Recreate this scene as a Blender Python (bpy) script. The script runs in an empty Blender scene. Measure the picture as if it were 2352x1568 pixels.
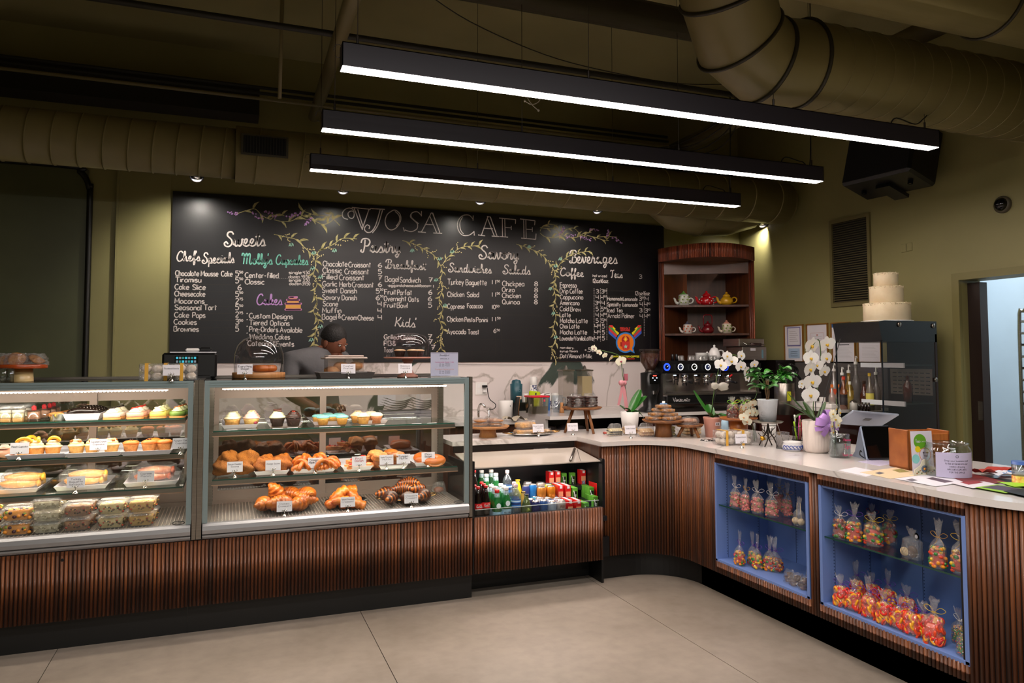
import bpy,math,random
from mathutils import Vector,Matrix
PI=math.pi
SC=bpy.context.scene
COL=SC.collection
rnd=random.Random(7)
# ---------------------------------------------------------------- camera (the photograph is 2352 x 1568)
FPX,YAW,PITCH,ROLL,CX,CY,EYE=1693.569,.3661,.0516,-.0018,1176.,731.7,1.5
FW=Vector((math.sin(YAW)*math.cos(PITCH),math.cos(YAW)*math.cos(PITCH),math.sin(PITCH)))
R0=Vector((math.cos(YAW),-math.sin(YAW),0));U0=R0.cross(FW)
RT=R0*math.cos(ROLL)+U0*math.sin(ROLL);UP=-R0*math.sin(ROLL)+U0*math.cos(ROLL)
cd=bpy.data.cameras.new('camera');cam=bpy.data.objects.new('camera',cd);COL.objects.link(cam)
m3=Matrix((RT,UP,-FW)).transposed()
cam.matrix_world=Matrix.Translation((0,0,EYE))@m3.to_4x4()
cd.sensor_width=36;cd.lens=FPX/2352*36;cd.shift_y=-(784-CY)/2352;cd.clip_start=.05
SC.camera=cam
def on(px,py,ax,v):
 """the real point where a line of sight meets the plane x, y or z = v"""
 d=RT*((px-CX)/FPX)-UP*((py-CY)/FPX)+FW;i='XYZ'.index(ax)
 return Vector((0,0,EYE))+d*((v-(0,0,EYE)[i])/d[i])
def S(px,py,z):p=on(px,py,'Z',z);return p.x,p.y
# ---------------------------------------------------------------- world, exposure
w=bpy.data.worlds.new('world');SC.world=w;w.use_nodes=True
w.node_tree.nodes['Background'].inputs[0].default_value=(.9,.95,1,1)
w.node_tree.nodes['Background'].inputs[1].default_value=.02
SC.view_settings.view_transform='Standard';SC.view_settings.look='None'
SC.view_settings.exposure=0;SC.view_settings.gamma=1;SC.view_settings.use_curve_mapping=False
SC.cycles.max_bounces=10;SC.cycles.transparent_max_bounces=40;SC.cycles.diffuse_bounces=4
SC.cycles.glossy_bounces=4;SC.cycles.sample_clamp_indirect=6;SC.cycles.caustics_reflective=False
SC.cycles.caustics_refractive=False
def area(loc,sx,sy,power,col=(1,1,1),rot=(0,0,0),name='room_light',spread=180):
 l=bpy.data.lights.new(name,'AREA');l.shape='RECTANGLE';l.size=sx;l.size_y=sy;l.energy=power;l.color=col
 l.spread=math.radians(spread)
 o=bpy.data.objects.new(name,l);o.location=loc;o.rotation_euler=rot;COL.objects.link(o);return o
def spot(loc,to,power,ang=70,blend=.6,col=(1,.93,.82),r=.03,name='spot_light'):
 l=bpy.data.lights.new(name,'SPOT');l.energy=power;l.spot_size=math.radians(ang);l.spot_blend=blend
 l.color=col;l.shadow_soft_size=r
 o=bpy.data.objects.new(name,l);o.location=loc
 o.rotation_euler=(Vector(to)-Vector(loc)).to_track_quat('-Z','Y').to_euler();COL.objects.link(o);return o
# rows of ceiling lamps over the customer side, behind the camera
for yy in(-1.2,1.3):
 area((.6,yy,3.1),4.5,.12,112,(1,.95,.9),name='customer_side_lamp')
LAMP_Z=2.75
# ---------------------------------------------------------------- materials
def lin(c):
 if isinstance(c,str):
  c=[int(c[i:i+2],16)/255 for i in(0,2,4)]
  c=[x/12.92 if x<=.04045 else((x+.055)/1.055)**2.4 for x in c]
 return(*c[:3],1)
MATS={}
def nt(name):
 m=bpy.data.materials.new(name);m.use_nodes=True;t=m.node_tree
 return m,t,t.nodes['Principled BSDF'],t.nodes.new,t.links.new
def M(name,c='808080',r=.5,met=0,var=0,vs=8,c2=None,bump=0,bs=40,emit=0,stretch=(1,1,1),coat=0,ramp=(.35,.65),sub=0,glob=False,ecol=None):
 """procedural principled material: c, mottled towards c2 with noise of scale vs, bump noise of scale bs"""
 if name in MATS:return MATS[name]
 m,t,b,N,L=nt(name)
 b.inputs['Base Color'].default_value=lin(c);b.inputs['Roughness'].default_value=r;b.inputs['Metallic'].default_value=met
 b.inputs['Coat Weight'].default_value=coat
 if sub:b.inputs['Subsurface Weight'].default_value=sub;b.inputs['Subsurface Radius'].default_value=(.02,.01,.006);b.inputs['Subsurface Scale'].default_value=1
 tc=N('ShaderNodeTexCoord');mp=N('ShaderNodeMapping');mp.inputs['Scale'].default_value=stretch
 if glob:
  g=N('ShaderNodeNewGeometry');L(g.outputs['Position'],mp.inputs[0])
 else:L(tc.outputs['Object'],mp.inputs[0])
 if var or c2:
  n=N('ShaderNodeTexNoise');n.inputs['Scale'].default_value=vs;n.inputs['Detail'].default_value=5;L(mp.outputs[0],n.inputs[0])
  cr=N('ShaderNodeValToRGB');cr.color_ramp.elements[0].position=ramp[0];cr.color_ramp.elements[1].position=ramp[1]
  a=lin(c);bb=lin(c2)if c2 else tuple(x*(1-var)for x in a[:3])+(1,)
  cr.color_ramp.elements[0].color=a;cr.color_ramp.elements[1].color=bb
  L(n.outputs[0],cr.inputs[0]);L(cr.outputs[0],b.inputs['Base Color'])
 if bump:
  n2=N('ShaderNodeTexNoise');n2.inputs['Scale'].default_value=bs;n2.inputs['Detail'].default_value=4;L(mp.outputs[0],n2.inputs[0])
  bp=N('ShaderNodeBump');bp.inputs['Strength'].default_value=bump;bp.inputs['Distance'].default_value=.01
  L(n2.outputs[0],bp.inputs['Height']);L(bp.outputs[0],b.inputs['Normal'])
 if emit:
  b.inputs['Emission Color'].default_value=lin(ecol or c);b.inputs['Emission Strength'].default_value=emit
 MATS[name]=m;return m
def GLASS(name,tint=(.95,.98,.97),refl=.06,rough=.02,alpha=0,col='ffffff',edge=.5,bump=0,bs=30):
 """thin clear sheet: see-through with a reflective coat that grows at grazing angles, 'alpha' of body colour"""
 if name in MATS:return MATS[name]
 m,t,b,N,L=nt(name);t.nodes.remove(b);out=t.nodes['Material Output']
 tr=N('ShaderNodeBsdfTransparent');tr.inputs[0].default_value=(*tint,1)
 gl=N('ShaderNodeBsdfGlossy');gl.inputs['Roughness'].default_value=rough
 lw=N('ShaderNodeLayerWeight');lw.inputs[0].default_value=.5
 mr=N('ShaderNodeMath');mr.operation='POWER';mr.inputs[1].default_value=4;L(lw.outputs['Facing'],mr.inputs[0])
 ma=N('ShaderNodeMath');ma.operation='MULTIPLY_ADD';ma.inputs[1].default_value=edge;ma.inputs[2].default_value=refl
 L(mr.outputs[0],ma.inputs[0])
 mx=N('ShaderNodeMixShader');L(ma.outputs[0],mx.inputs[0]);L(gl.outputs[0],mx.inputs[2])
 if alpha:
  df=N('ShaderNodeBsdfPrincipled');df.inputs['Base Color'].default_value=lin(col);df.inputs['Roughness'].default_value=.4
  m2=N('ShaderNodeMixShader');m2.inputs[0].default_value=alpha;L(tr.outputs[0],m2.inputs[1]);L(df.outputs[0],m2.inputs[2]);L(m2.outputs[0],mx.inputs[1])
 else:L(tr.outputs[0],mx.inputs[1])
 if bump:
  tc=N('ShaderNodeTexCoord');n2=N('ShaderNodeTexNoise');n2.inputs['Scale'].default_value=bs;n2.inputs['Detail'].default_value=2;n2.inputs['Distortion'].default_value=1.5
  L(tc.outputs['Object'],n2.inputs[0])
  bp=N('ShaderNodeBump');bp.inputs['Strength'].default_value=bump;bp.inputs['Distance'].default_value=.02
  L(n2.outputs[0],bp.inputs['Height']);L(bp.outputs[0],gl.inputs['Normal']);L(bp.outputs[0],lw.inputs['Normal'])
 L(mx.outputs[0],out.inputs[0]);MATS[name]=m;return m
def slat_wood(name,a,b_,c_,r=.42,pitch=.0195):
 """stained wood: tone changes from slat to slat and in long grain streaks"""
 m,t,b,N,L=nt(name);b.inputs['Roughness'].default_value=r;b.inputs['Coat Weight'].default_value=.15
 g=N('ShaderNodeNewGeometry');mp=N('ShaderNodeMapping');mp.inputs['Scale'].default_value=(34,34,.7);L(g.outputs['Position'],mp.inputs[0])
 n=N('ShaderNodeTexNoise');n.inputs['Scale'].default_value=1;n.inputs['Detail'].default_value=3;L(mp.outputs[0],n.inputs[0])
 n2=N('ShaderNodeTexNoise');mp2=N('ShaderNodeMapping');mp2.inputs['Scale'].default_value=(260,260,7);L(g.outputs['Position'],mp2.inputs[0]);L(mp2.outputs[0],n2.inputs[0]);n2.inputs['Scale'].default_value=1
 mx=N('ShaderNodeMath');mx.operation='MULTIPLY_ADD';mx.inputs[1].default_value=.22;L(n2.outputs[0],mx.inputs[0]);L(n.outputs[0],mx.inputs[2])
 cr=N('ShaderNodeValToRGB');e=cr.color_ramp.elements;e[0].position=.42;e[0].color=lin(a);e[1].position=.85;e[1].color=lin(c_)
 x=cr.color_ramp.elements.new(.62);x.color=lin(b_);L(mx.outputs[0],cr.inputs[0]);L(cr.outputs[0],b.inputs['Base Color'])
 MATS[name]=m;return m
def marble(name,base,vein,r=.16,sc=1.1,glob=True,dark=None,seed=0,width=.035):
 m,t,b,N,L=nt(name);b.inputs['Roughness'].default_value=r
 g=N('ShaderNodeNewGeometry');mp=N('ShaderNodeMapping');mp.inputs['Location'].default_value=(seed,seed*1.7,0);mp.inputs['Rotation'].default_value=(.5,.3,.7);L(g.outputs['Position'],mp.inputs[0])
 n=N('ShaderNodeTexNoise');n.inputs['Scale'].default_value=sc;n.inputs['Detail'].default_value=7;n.inputs['Distortion'].default_value=1.6;L(mp.outputs[0],n.inputs[0])
 s=N('ShaderNodeMath');s.operation='SUBTRACT';s.inputs[1].default_value=.5;L(n.outputs[0],s.inputs[0])
 ab=N('ShaderNodeMath');ab.operation='ABSOLUTE';L(s.outputs[0],ab.inputs[0])
 cr=N('ShaderNodeValToRGB');e=cr.color_ramp.elements;e[0].position=0;e[0].color=lin(vein);e[1].position=width;e[1].color=lin(base);L(ab.outputs[0],cr.inputs[0])
 last=cr.outputs[0]
 if dark:
  n2=N('ShaderNodeTexNoise');n2.inputs['Scale'].default_value=.8;n2.inputs['Detail'].default_value=8;n2.inputs['Distortion'].default_value=2.2;L(mp.outputs[0],n2.inputs[0])
  c2=N('ShaderNodeValToRGB');c2.color_ramp.elements[0].position=.615;c2.color_ramp.elements[1].position=.635;L(n2.outputs[0],c2.inputs[0])
  mx=N('ShaderNodeMixRGB');L(c2.outputs[0],mx.inputs[0]);L(last,mx.inputs[1]);mx.inputs[2].default_value=lin(dark);last=mx.outputs[0]
 L(last,b.inputs['Base Color']);MATS[name]=m;return m
# ---------------------------------------------------------------- mesh building
class G:
 def __init__(s):s.v=[];s.f=[];s.mi=[];s.sm=[]
 def face(s,idx,mi=0,sm=False):s.f.append(tuple(idx));s.mi.append(mi);s.sm.append(sm)
 def poly(s,pts,mi=0,sm=False):
  n=len(s.v);s.v+=[tuple(p)for p in pts];s.face(range(n,n+len(pts)),mi,sm);return s
 def box(s,x0,x1,y0,y1,z0,z1,mi=0,b=0):
  if b<=0:
   n=len(s.v)
   s.v+=[(x,y,z)for z in(z0,z1)for y in(y0,y1)for x in(x0,x1)]
   for q in((0,2,3,1),(4,5,7,6),(0,1,5,4),(2,6,7,3),(0,4,6,2),(1,3,7,5)):s.face([n+i for i in q],mi)
   return s
  n=len(s.v);X,Y,Z=(x0,x1),(y0,y1),(z0,z1)
  sg=lambda i:(1,-1)[i]
  for k in(0,1):
   for j in(0,1):
    for i in(0,1):
     s.v+=[(X[i],Y[j]+b*sg(j),Z[k]+b*sg(k)),(X[i]+b*sg(i),Y[j],Z[k]+b*sg(k)),(X[i]+b*sg(i),Y[j]+b*sg(j),Z[k])]
  c=lambda i,j,k,a:n+((k*2+j)*2+i)*3+a
  F=lambda q:s.face(q,mi)
  for i in(0,1):
   q=[c(i,0,0,0),c(i,1,0,0),c(i,1,1,0),c(i,0,1,0)];F(q if i else q[::-1])
   q=[c(0,i,0,1),c(1,i,0,1),c(1,i,1,1),c(0,i,1,1)];F(q[::-1]if i else q)
   q=[c(0,0,i,2),c(1,0,i,2),c(1,1,i,2),c(0,1,i,2)];F(q if i else q[::-1])
  for a in(0,1):
   for d in(0,1):
    F([c(a,d,0,0),c(a,d,1,0),c(a,d,1,1),c(a,d,0,1)])
    F([c(a,0,d,0),c(a,1,d,0),c(a,1,d,2),c(a,0,d,2)])
    F([c(0,a,d,1),c(1,a,d,1),c(1,a,d,2),c(0,a,d,2)])
    for e_ in(0,1):F([c(a,d,e_,0),c(a,d,e_,1),c(a,d,e_,2)])
  return s
 def grid(s,rows,mi=0,sm=True,cu=False,cv=False):
  n=len(s.v);R=len(rows);C=len(rows[0])
  for r in rows:s.v+=[tuple(p)for p in r]
  for i in range(R if cv else R-1):
   for j in range(C if cu else C-1):
    a,b=i,(i+1)%R;c,d=j,(j+1)%C
    s.face((n+a*C+c,n+a*C+d,n+b*C+d,n+b*C+c),mi,sm)
  return s
 def lathe(s,prof,n=20,c=(0,0,0),mi=0,sm=True,wob=0,sq=None,a0=0,fl=0,flw=0):
  rows=[]
  for r,z in prof:
   row=[]
   for k in range(n):
    a=a0+2*PI*k/n;rr=r
    if fl:rr=r*(1+flw*math.cos(a*fl))
    if wob:rr*=1+rnd.uniform(-wob,wob)
    x,y=math.cos(a),math.sin(a)
    if sq:
     q=max(abs(x),abs(y));e=(abs(x)**sq+abs(y)**sq)**(-1/sq);x*=e;y*=e
    row.append((c[0]+rr*x,c[1]+rr*y,c[2]+z))
   rows.append(row)
  return s.grid(rows,mi,sm,cu=True)
 def cyl(s,c,r,z0,z1,n=16,mi=0,r2=None,b=0):
  r2=r if r2 is None else r2
  return s.lathe([(0.0001,z0),(r-b,z0),(r,z0+b),(r2,z1-b),(r2-b,z1),(0.0001,z1)]if b else[(.0001,z0),(r,z0),(r,z0),(r2,z1),(r2,z1),(.0001,z1)],n,c,mi,sm=bool(b)or n>8)
 def tube(s,pts,r,n=6,mi=0,closed=False,cap=True,flat=None):
  P=[Vector(p)for p in pts];rs=r if isinstance(r,(list,tuple))else[r]*len(P);rows=[];N=None
  for i,p in enumerate(P):
   if closed:t=P[(i+1)%len(P)]-P[i-1]
   else:t=P[min(i+1,len(P)-1)]-P[max(i-1,0)]
   t=t.normalized()if t.length>1e-9 else Vector((0,0,1))
   if N is None:
    N=t.orthogonal().normalized()if abs(t.z)>.9 else t.cross(Vector((0,0,1))).normalized()
   N=(N-t*N.dot(t));N=N.normalized()if N.length>1e-6 else t.orthogonal().normalized()
   B=t.cross(N);ry=flat if flat else 1
   rows.append([p+N*math.cos(2*PI*k/n)*rs[i]+B*math.sin(2*PI*k/n)*rs[i]*ry for k in range(n)])
  s.grid(rows,mi,True,cu=True,cv=closed)
  if cap and not closed:
   b0=len(s.v)-len(P)*n
   s.face([b0+k for k in range(n)][::-1],mi);s.face([b0+(len(P)-1)*n+k for k in range(n)],mi)
  return s
 def blob(s,c,r,n=10,m=7,noise=0,mi=0,seed=None,p=1,flatb=None):
  R=random.Random(seed if seed is not None else rnd.random());rx,ry,rz=r if isinstance(r,(tuple,list))else(r,r,r)
  ph=[R.uniform(0,6.28)for _ in range(6)];rows=[]
  for j in range(m+1):
   b=-PI/2+PI*j/m;row=[]
   for k in range(n):
    a=2*PI*k/n
    q=1+noise*(math.sin(3*a+ph[0]+2*b)+math.sin(5*b+ph[1]+2*a)+.6*math.sin(7*a+ph[2])*math.cos(b*4+ph[3]))*.5*math.cos(b)**.5 if noise and 0<j<m else 1
    z=math.sin(b)*rz*q
    if flatb is not None and z<-flatb*rz:z=-flatb*rz
    row.append((c[0]+math.cos(b)*math.cos(a)*rx*q,c[1]+math.cos(b)*math.sin(a)*ry*q,c[2]+z))
   rows.append(row)
  return s.grid(rows,mi,True,cu=True)
 def prism(s,pts,z0,z1,mi=0,ax='z'):
  """outline in a plane, extruded; ax: z (x,y), y (x,z), x (y,z)"""
  f={'z':lambda a,b,h:(a,b,h),'y':lambda a,b,h:(a,h,b),'x':lambda a,b,h:(h,a,b)}[ax]
  n=len(s.v);k=len(pts)
  s.v+=[f(a,b,z0)for a,b in pts]+[f(a,b,z1)for a,b in pts]
  s.face([n+i for i in range(k)][::-1],mi);s.face([n+k+i for i in range(k)],mi)
  for i in range(k):j=(i+1)%k;s.face((n+i,n+j,n+k+j,n+k+i),mi)
  return s
 def ribbon(s,pts,w,nrm,mi=0,closed=False):
  """flat band along pts, width w across, lying in the plane with normal nrm"""
  P=[Vector(p)for p in pts];nrm=Vector(nrm);n=len(P);L_=[];Rr=[]
  ws=w if isinstance(w,(list,tuple))else[w]*n
  for i in range(n):
   a=P[(i+1)%n]if closed or i<n-1 else P[i];b=P[i-1]if closed or i>0 else P[i]
   t=(a-b);t=t.normalized()if t.length>1e-9 else Vector((1,0,0));sd=t.cross(nrm).normalized()*ws[i]/2
   if 0<i<n-1:
    t1=(P[i]-P[i-1]);t2=(P[i+1]-P[i])
    if t1.length>1e-9 and t2.length>1e-9:
     cs=max(.5,math.cos(t1.angle(t2)/2));sd=sd/cs
   L_.append(P[i]+sd);Rr.append(P[i]-sd)
  return s.grid([L_,Rr],mi,False,cu=closed)
 def add(s,g,mat=None,dm=0):
  n=len(s.v);s.v+=[tuple(mat@Vector(p))for p in g.v]if mat is not None else g.v
  s.f+=[tuple(i+n for i in f)for f in g.f];s.mi+=[i+dm for i in g.mi];s.sm+=g.sm;return s
def xf(loc=(0,0,0),rz=0,sc=1,rx=0,ry=0):
 sc=sc if isinstance(sc,(tuple,list))else(sc,sc,sc)
 return Matrix.Translation(loc)@Matrix.Rotation(rz,4,'Z')@Matrix.Rotation(ry,4,'Y')@Matrix.Rotation(rx,4,'X')@Matrix.Diagonal((*sc,1))
def smooth(pts,k=6,closed=False):
 P=[Vector(p)for p in pts];n=len(P);out=[]
 if n<3:return P
 for i in range(n if closed else n-1):
  if closed:a,b,c,d=P[i-1],P[i],P[(i+1)%n],P[(i+2)%n]
  else:a,b,c,d=P[max(i-1,0)],P[i],P[i+1],P[min(i+2,n-1)]
  for j in range(k):
   t=j/k;out.append(.5*((2*b)+(c-a)*t+(2*a-5*b+4*c-d)*t*t+(-a+3*b-3*c+d)*t*t*t))
 if not closed:out.append(P[-1])
 return out
def mesh(name,g,mats):
 me=bpy.data.meshes.new(name);me.from_pydata([tuple(v)for v in g.v],[],g.f)
 for m in(mats if isinstance(mats,(list,tuple))else[mats]):me.materials.append(m)
 me.polygons.foreach_set('material_index',g.mi);me.polygons.foreach_set('use_smooth',g.sm);me.update();return me
def obj(name,g,mats,parent=None,loc=(0,0,0),rz=0,label=None,kind=None,rot=None):
 me=g if isinstance(g,bpy.types.Mesh)else mesh(name,g,mats)
 o=bpy.data.objects.new(name,me);COL.objects.link(o);o.location=loc;o.rotation_euler=rot or(0,0,rz)
 if parent:o.parent=parent
 if label:o['label']=label
 if kind:o['kind']=kind
 return o
def tag(o,label,cat,group=None,kind=None):
 o['label']=label;o['category']=cat
 if group:o['group']=group
 if kind:o['kind']=kind
 return o
def thing(name,label,cat,loc=(0,0,0),rz=0,group=None,rot=None):
 o=bpy.data.objects.new(name,None);COL.objects.link(o);o.location=loc;o.rotation_euler=rot or(0,0,rz)
 o.empty_display_size=.05;return tag(o,label,cat,group)
def dup(root,loc,rz=None,label=None,group=None,sc=None,parent=None,rot=None):
 def cp(o,p):
  c=o.copy();COL.objects.link(c);c.parent=p
  for ch in o.children:cp(ch,c)
  return c
 r=cp(root,parent);r.location=loc
 if rz is not None:r.rotation_euler=(0,0,rz)
 if rot:r.rotation_euler=rot
 if sc:r.scale=(sc,sc,sc)if not isinstance(sc,(tuple,list))else sc
 if label:r['label']=label
 if group:r['group']=group
 return r
def struct(name,g,mats,**k):return obj(name,g,mats,kind='structure',**k)
ORD=['first','second','third','fourth','fifth','sixth','seventh','eighth','ninth','tenth','eleventh','twelfth']
OLIVE=M('olive_paint','8f8859',.5,var=.12,vs=1.5,bump=.04,bs=30)
OLIVE_CEIL=M('olive_ceiling_paint','968e62',.6,var=.15,vs=1.2,bump=.04,bs=20)
OLIVE_DUCT=M('olive_duct_paint','80764e',.42,var=.1,vs=3)
OLIVE_DK=M('dark_green_panel','5a5d40',.4,var=.2,vs=2)
BLACKP=M('black_plastic','0c0c0e',.35)
BLACKM=M('black_metal','17161a',.35,.3)
BLACKG=M('black_gloss','08080a',.08)
TOEK=M('black_toe_laminate','060606',.5)
STEEL=M('brushed_steel','9a938c',.28,.95,var=.15,vs=6,stretch=(1,1,30))
STEELD=M('dark_steel','4c4746',.3,.9)
CHROME=M('chrome','d8d4d0',.08,1)
ALU=M('blue_grey_aluminium','8fa0a4',.35,.55)
ALUL=M('pale_aluminium','a6a6aa',.33,.6)
TAUPE=M('taupe_frame','b4a298',.4,.35)
WHITE=M('white_ceramic','eceae8',.18,coat=.3)
WHITEM=M('white_matt','e6e2de',.6)
MELA=M('white_melamine_tray','d8d4dc',.25)
CREAMC=M('cream_ceramic','d8ba84',.25)
RUST=M('rust_glazed_ceramic','a8471c',.2)
PINKC=M('dusty_pink_ceramic','c08878',.3)
WOOD=slat_wood('dark_slat_wood','3a1e0d','5c3014','84491e',.55)
WOODV=slat_wood('reddish_slat_wood','3a160c','7d3a22','a85a38')
WOODP=M('walnut_panel','4c2814',.35,c2='2c150a',vs=3,stretch=(14,14,.7))
WOODH=M('walnut_shelf_panel','5e331c',.3,c2='3d1f10',vs=3,stretch=(10,10,.5))
WOODBASE=M('dark_groove','100704',.8)
ACACIA=M('acacia_wood','8c5a2e',.4,c2='6a3d1c',vs=12,stretch=(1,6,1))
BAMBOO=M('light_wood','bb8450',.4,c2='a06c3c',vs=10,stretch=(1,8,1))
ORANGEW=M('orange_wood','a8622a',.35,c2='8d4c1e',vs=9,stretch=(8,1,1))
COUNTER=marble('white_quartz','d6cfcb','b0a8a4',r=.1,sc=.55,width=.010)
SPLASH=marble('marble_backsplash','ddd2cf','b0a59e',r=.14,sc=1.0,dark='46504a',seed=5.2,width=.02)
FLOORM=None
PANE=GLASS('clear_pane',refl=.035,edge=.35)
PANE_R=GLASS('mirrored_rear_pane',tint=(.8,.8,.78),refl=.30,edge=.4)
SHELFG=GLASS('glass_shelf',tint=(.86,.93,.9),refl=.07,edge=.5)
EDGEG=M('glass_green_edge','1f4238',.15)
TOPG=GLASS('dark_glass_top',tint=(.35,.38,.36),refl=.12,edge=.6)
DOME=GLASS('clear_dome',tint=(.92,.92,.93),refl=.09,edge=.7)
FILM=GLASS('cellophane',tint=(.98,.98,.98),refl=.12,rough=.1,edge=.55,alpha=.07,col='ffffff',bump=1,bs=35)
FILM2=GLASS('cling_wrap',tint=(.98,.98,.98),refl=.08,rough=.1,edge=.4,alpha=.06,bump=1,bs=60)
TUBP=GLASS('clear_tub_plastic',tint=(.95,.95,.95),refl=.06,rough=.08,edge=.4,alpha=.10,bump=.3,bs=40)
JARG=GLASS('jar_glass',tint=(.88,.91,.91),refl=.13,edge=.9)
CARD=M('white_card','e4e0e6',.5)
INK=M('dark_ink','35303a',.7)
BLUEP=M('blue_painted_interior','6c86c2',.5,var=.05,vs=2)
BLUEL=M('blue_painted_edge','6f88cc',.4)
CHALKB=M('chalkboard','0f0e11',.34,c2='18161a',vs=2.5,bump=.02,bs=60)
CHALKW=M('white_chalk','d6ccc8',.9,c2='b8afac',vs=60)
CHALKD=M('faint_chalk','38342f',.9)
CHALKT=M('teal_chalk','74bcab',.9)
CHALKP=M('purple_chalk','b98ac8',.9)
CHALKG=M('olive_chalk','c4b985',.9,c2='8c8250',vs=40)
CHALKY=M('pale_yellow_chalk','cfbf88',.9)
CHALKO=M('orange_chalk','dca04e',.9)
CHALKM=M('pink_chalk','cc86b4',.9)
CHALKV=M('mint_chalk','8fb8a8',.9)
# ================================================================ SETTING
# floor: polished concrete, saw-cut joints between slabs
def floor_mat():
 m,t,b,N,L=nt('polished_concrete');b.inputs['Roughness'].default_value=.42
 g=N('ShaderNodeNewGeometry')
 n=N('ShaderNodeTexNoise');n.inputs['Scale'].default_value=.9;n.inputs['Detail'].default_value=9;n.inputs['Roughness'].default_value=.62;L(g.outputs['Position'],n.inputs[0])
 cr=N('ShaderNodeValToRGB');e=cr.color_ramp.elements;e[0].position=.3;e[0].color=lin('7d7165');e[1].position=.72;e[1].color=lin('a09386');x=e.new(.5);x.color=lin('918579');L(n.outputs[0],cr.inputs[0])
 n2=N('ShaderNodeTexNoise');n2.inputs['Scale'].default_value=14;n2.inputs['Detail'].default_value=6;L(g.outputs['Position'],n2.inputs[0])
 c2=N('ShaderNodeValToRGB');c2.color_ramp.elements[0].position=.25;c2.color_ramp.elements[0].color=(.72,.72,.72,1);c2.color_ramp.elements[1].position=.6;L(n2.outputs[0],c2.inputs[0])
 mx=N('ShaderNodeMixRGB');mx.blend_type='MULTIPLY';mx.inputs[0].default_value=.55;L(cr.outputs[0],mx.inputs[1]);L(c2.outputs[0],mx.inputs[2]);L(mx.outputs[0],b.inputs['Base Color'])
 return m
FLM=floor_mat()
fl=struct('floor',G().box(-5.2,8.2,-4.2,6.8,-.12,-.006),M('joint_filler','2c2723',.9))
xs=[-5.2,-3.9,-2.35,-.8,.75,2.3,3.85,5.2];ys=[-4.2,-1.4,1.4,6.6]
for i in range(len(xs)-1):
 for j in range(len(ys)-1):
  obj('concrete_slab',G().box(xs[i]+.002,xs[i+1]-.002,ys[j]+.002,ys[j+1]-.002,-.05,0),FLM,fl)
obj('concrete_slab',G().box(5.2,8.2,-4.2,6.6,-.05,0),FLM,fl)
CH=4.1
wb=struct('wall_back',G().box(-5.2,5.4,6.6,6.8,0,CH),OLIVE)
struct('wall_left',G().box(-5.4,-5.2,-4.2,6.8,0,CH),OLIVE)
struct('wall_front',G().box(-5.4,5.4,-4.4,-4.2,0,CH),OLIVE)
DY0,DY1,DZ=2.95,4.0,2.075
g=G().box(5.2,5.4,DY1,6.6,0,CH).box(5.2,5.4,-4.2,DY0,0,CH).box(5.2,5.4,DY0,DY1,DZ,CH)
wr=struct('wall_right',g,OLIVE)
struct('ceiling',G().box(-5.4,8.4,-4.4,6.8,CH,CH+.15),OLIVE_CEIL)
DARKB=M('dark_bronze_frame','241611',.4,.2)
d=struct('door_1',G().box(5.26,5.34,DY1-.10,DY1-.002,0,DZ-.02).box(5.26,5.34,DY0,DY0+.05,0,DZ-.02),DARKB)
obj('casing',G().box(5.17,5.2,DY1,DY1+.06,0,DZ).box(5.17,5.2,DY0-.06,DY1+.06,DZ,DZ+.055),M('olive_casing','7c7447',.45),d)
obj('hinge_plate',G().box(5.255,5.262,DY1-.095,DY1-.06,1.02,1.16),STEEL,d)
# the cold, shiny room beyond the doorway
COLD=M('cold_room_steel','d3dde6',.16,.5,var=.06,vs=2)
struct('wall_cold_room',G().box(6.75,6.9,-2,6.8,0,CH),COLD)
struct('wall_cold_room_end',G().box(5.4,6.75,5.4,5.5,0,CH),M('cold_room_side','b4c0c8',.5))
area((6.05,3.4,3.3),.9,2.6,150,(.78,.88,1),name='cold_room_lamp')
# back-wall dark panel with a rounded black rim at far left
dp=struct('trim_1',G().box(-3.4,-1.06,6.575,6.6,0,2.98),OLIVE_DK)
rim=smooth([(-3.4,6.565,3.0),(-1.3,6.565,3.0),(-1.12,6.565,2.96),(-1.05,6.565,2.83),(-1.045,6.565,2.6),(-1.045,6.565,.02)],6)
obj('rounded_rim',G().tube(rim,.022,8),M('rim_black','12100c',.4),dp)
struct('trim_2',G().box(-.86,-.845,6.57,6.6,0,3.3).box(-.86,-.47,6.585,6.6,0,3.25),OLIVE)
# marble splash between back counter and board
sp=struct('backsplash_back',G().box(-.47,4.16,6.585,6.6,.93,1.452),SPLASH)
obj('edge_line',G().box(-.47,4.16,6.58,6.6,1.45,1.458),M('splash_edge','c9a894',.4),sp)
struct('backsplash_right',G().box(5.185,5.2,4.45,5.9,1.05,1.45),M('grey_stainless_splash','8a8480',.25,.7))
# ---------------------------------------------------------------- overhead: ducts, pipes, beams
def duct(name,a,b,r,label,ribs,mat=OLIVE_DUCT,caps=True,group=None):
 a,b=Vector(a),Vector(b);L_=(b-a).length;q=(b-a).to_track_quat('Z','Y')
 t=thing(name,label,'duct',a,rot=q.to_euler(),group=group)
 obj('duct_body',G().cyl((0,0,0),r,0,L_,36),mat,t)
 rb=None
 for i in range(ribs):
  z=L_*(i+.5)/ribs
  if rb is None:
   gg=G().lathe([(r,-.006),(r+.006,-.003),(r+.006,.003),(r,.006)],36);rb=mesh('spiral_seam',gg,mat)
  obj('spiral_seam',rb,None,t,(0,0,z),rot=(.10,0,0))
 return t
dk=duct('spiral_duct',(-5.1,5.7,2.985),(.02,5.7,2.985),.182,'round olive spiral duct along the back wall, left run',34)
d2=duct('spiral_duct',(0.02,5.7,2.985),(5.0,5.7,2.985),.205,'wider round olive duct run with an air grille, above the chalkboard',16)
obj('end_cap',G().blob((0,0,4.98),(.205,.205,.08),24,8),OLIVE_DUCT,d2)
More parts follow.
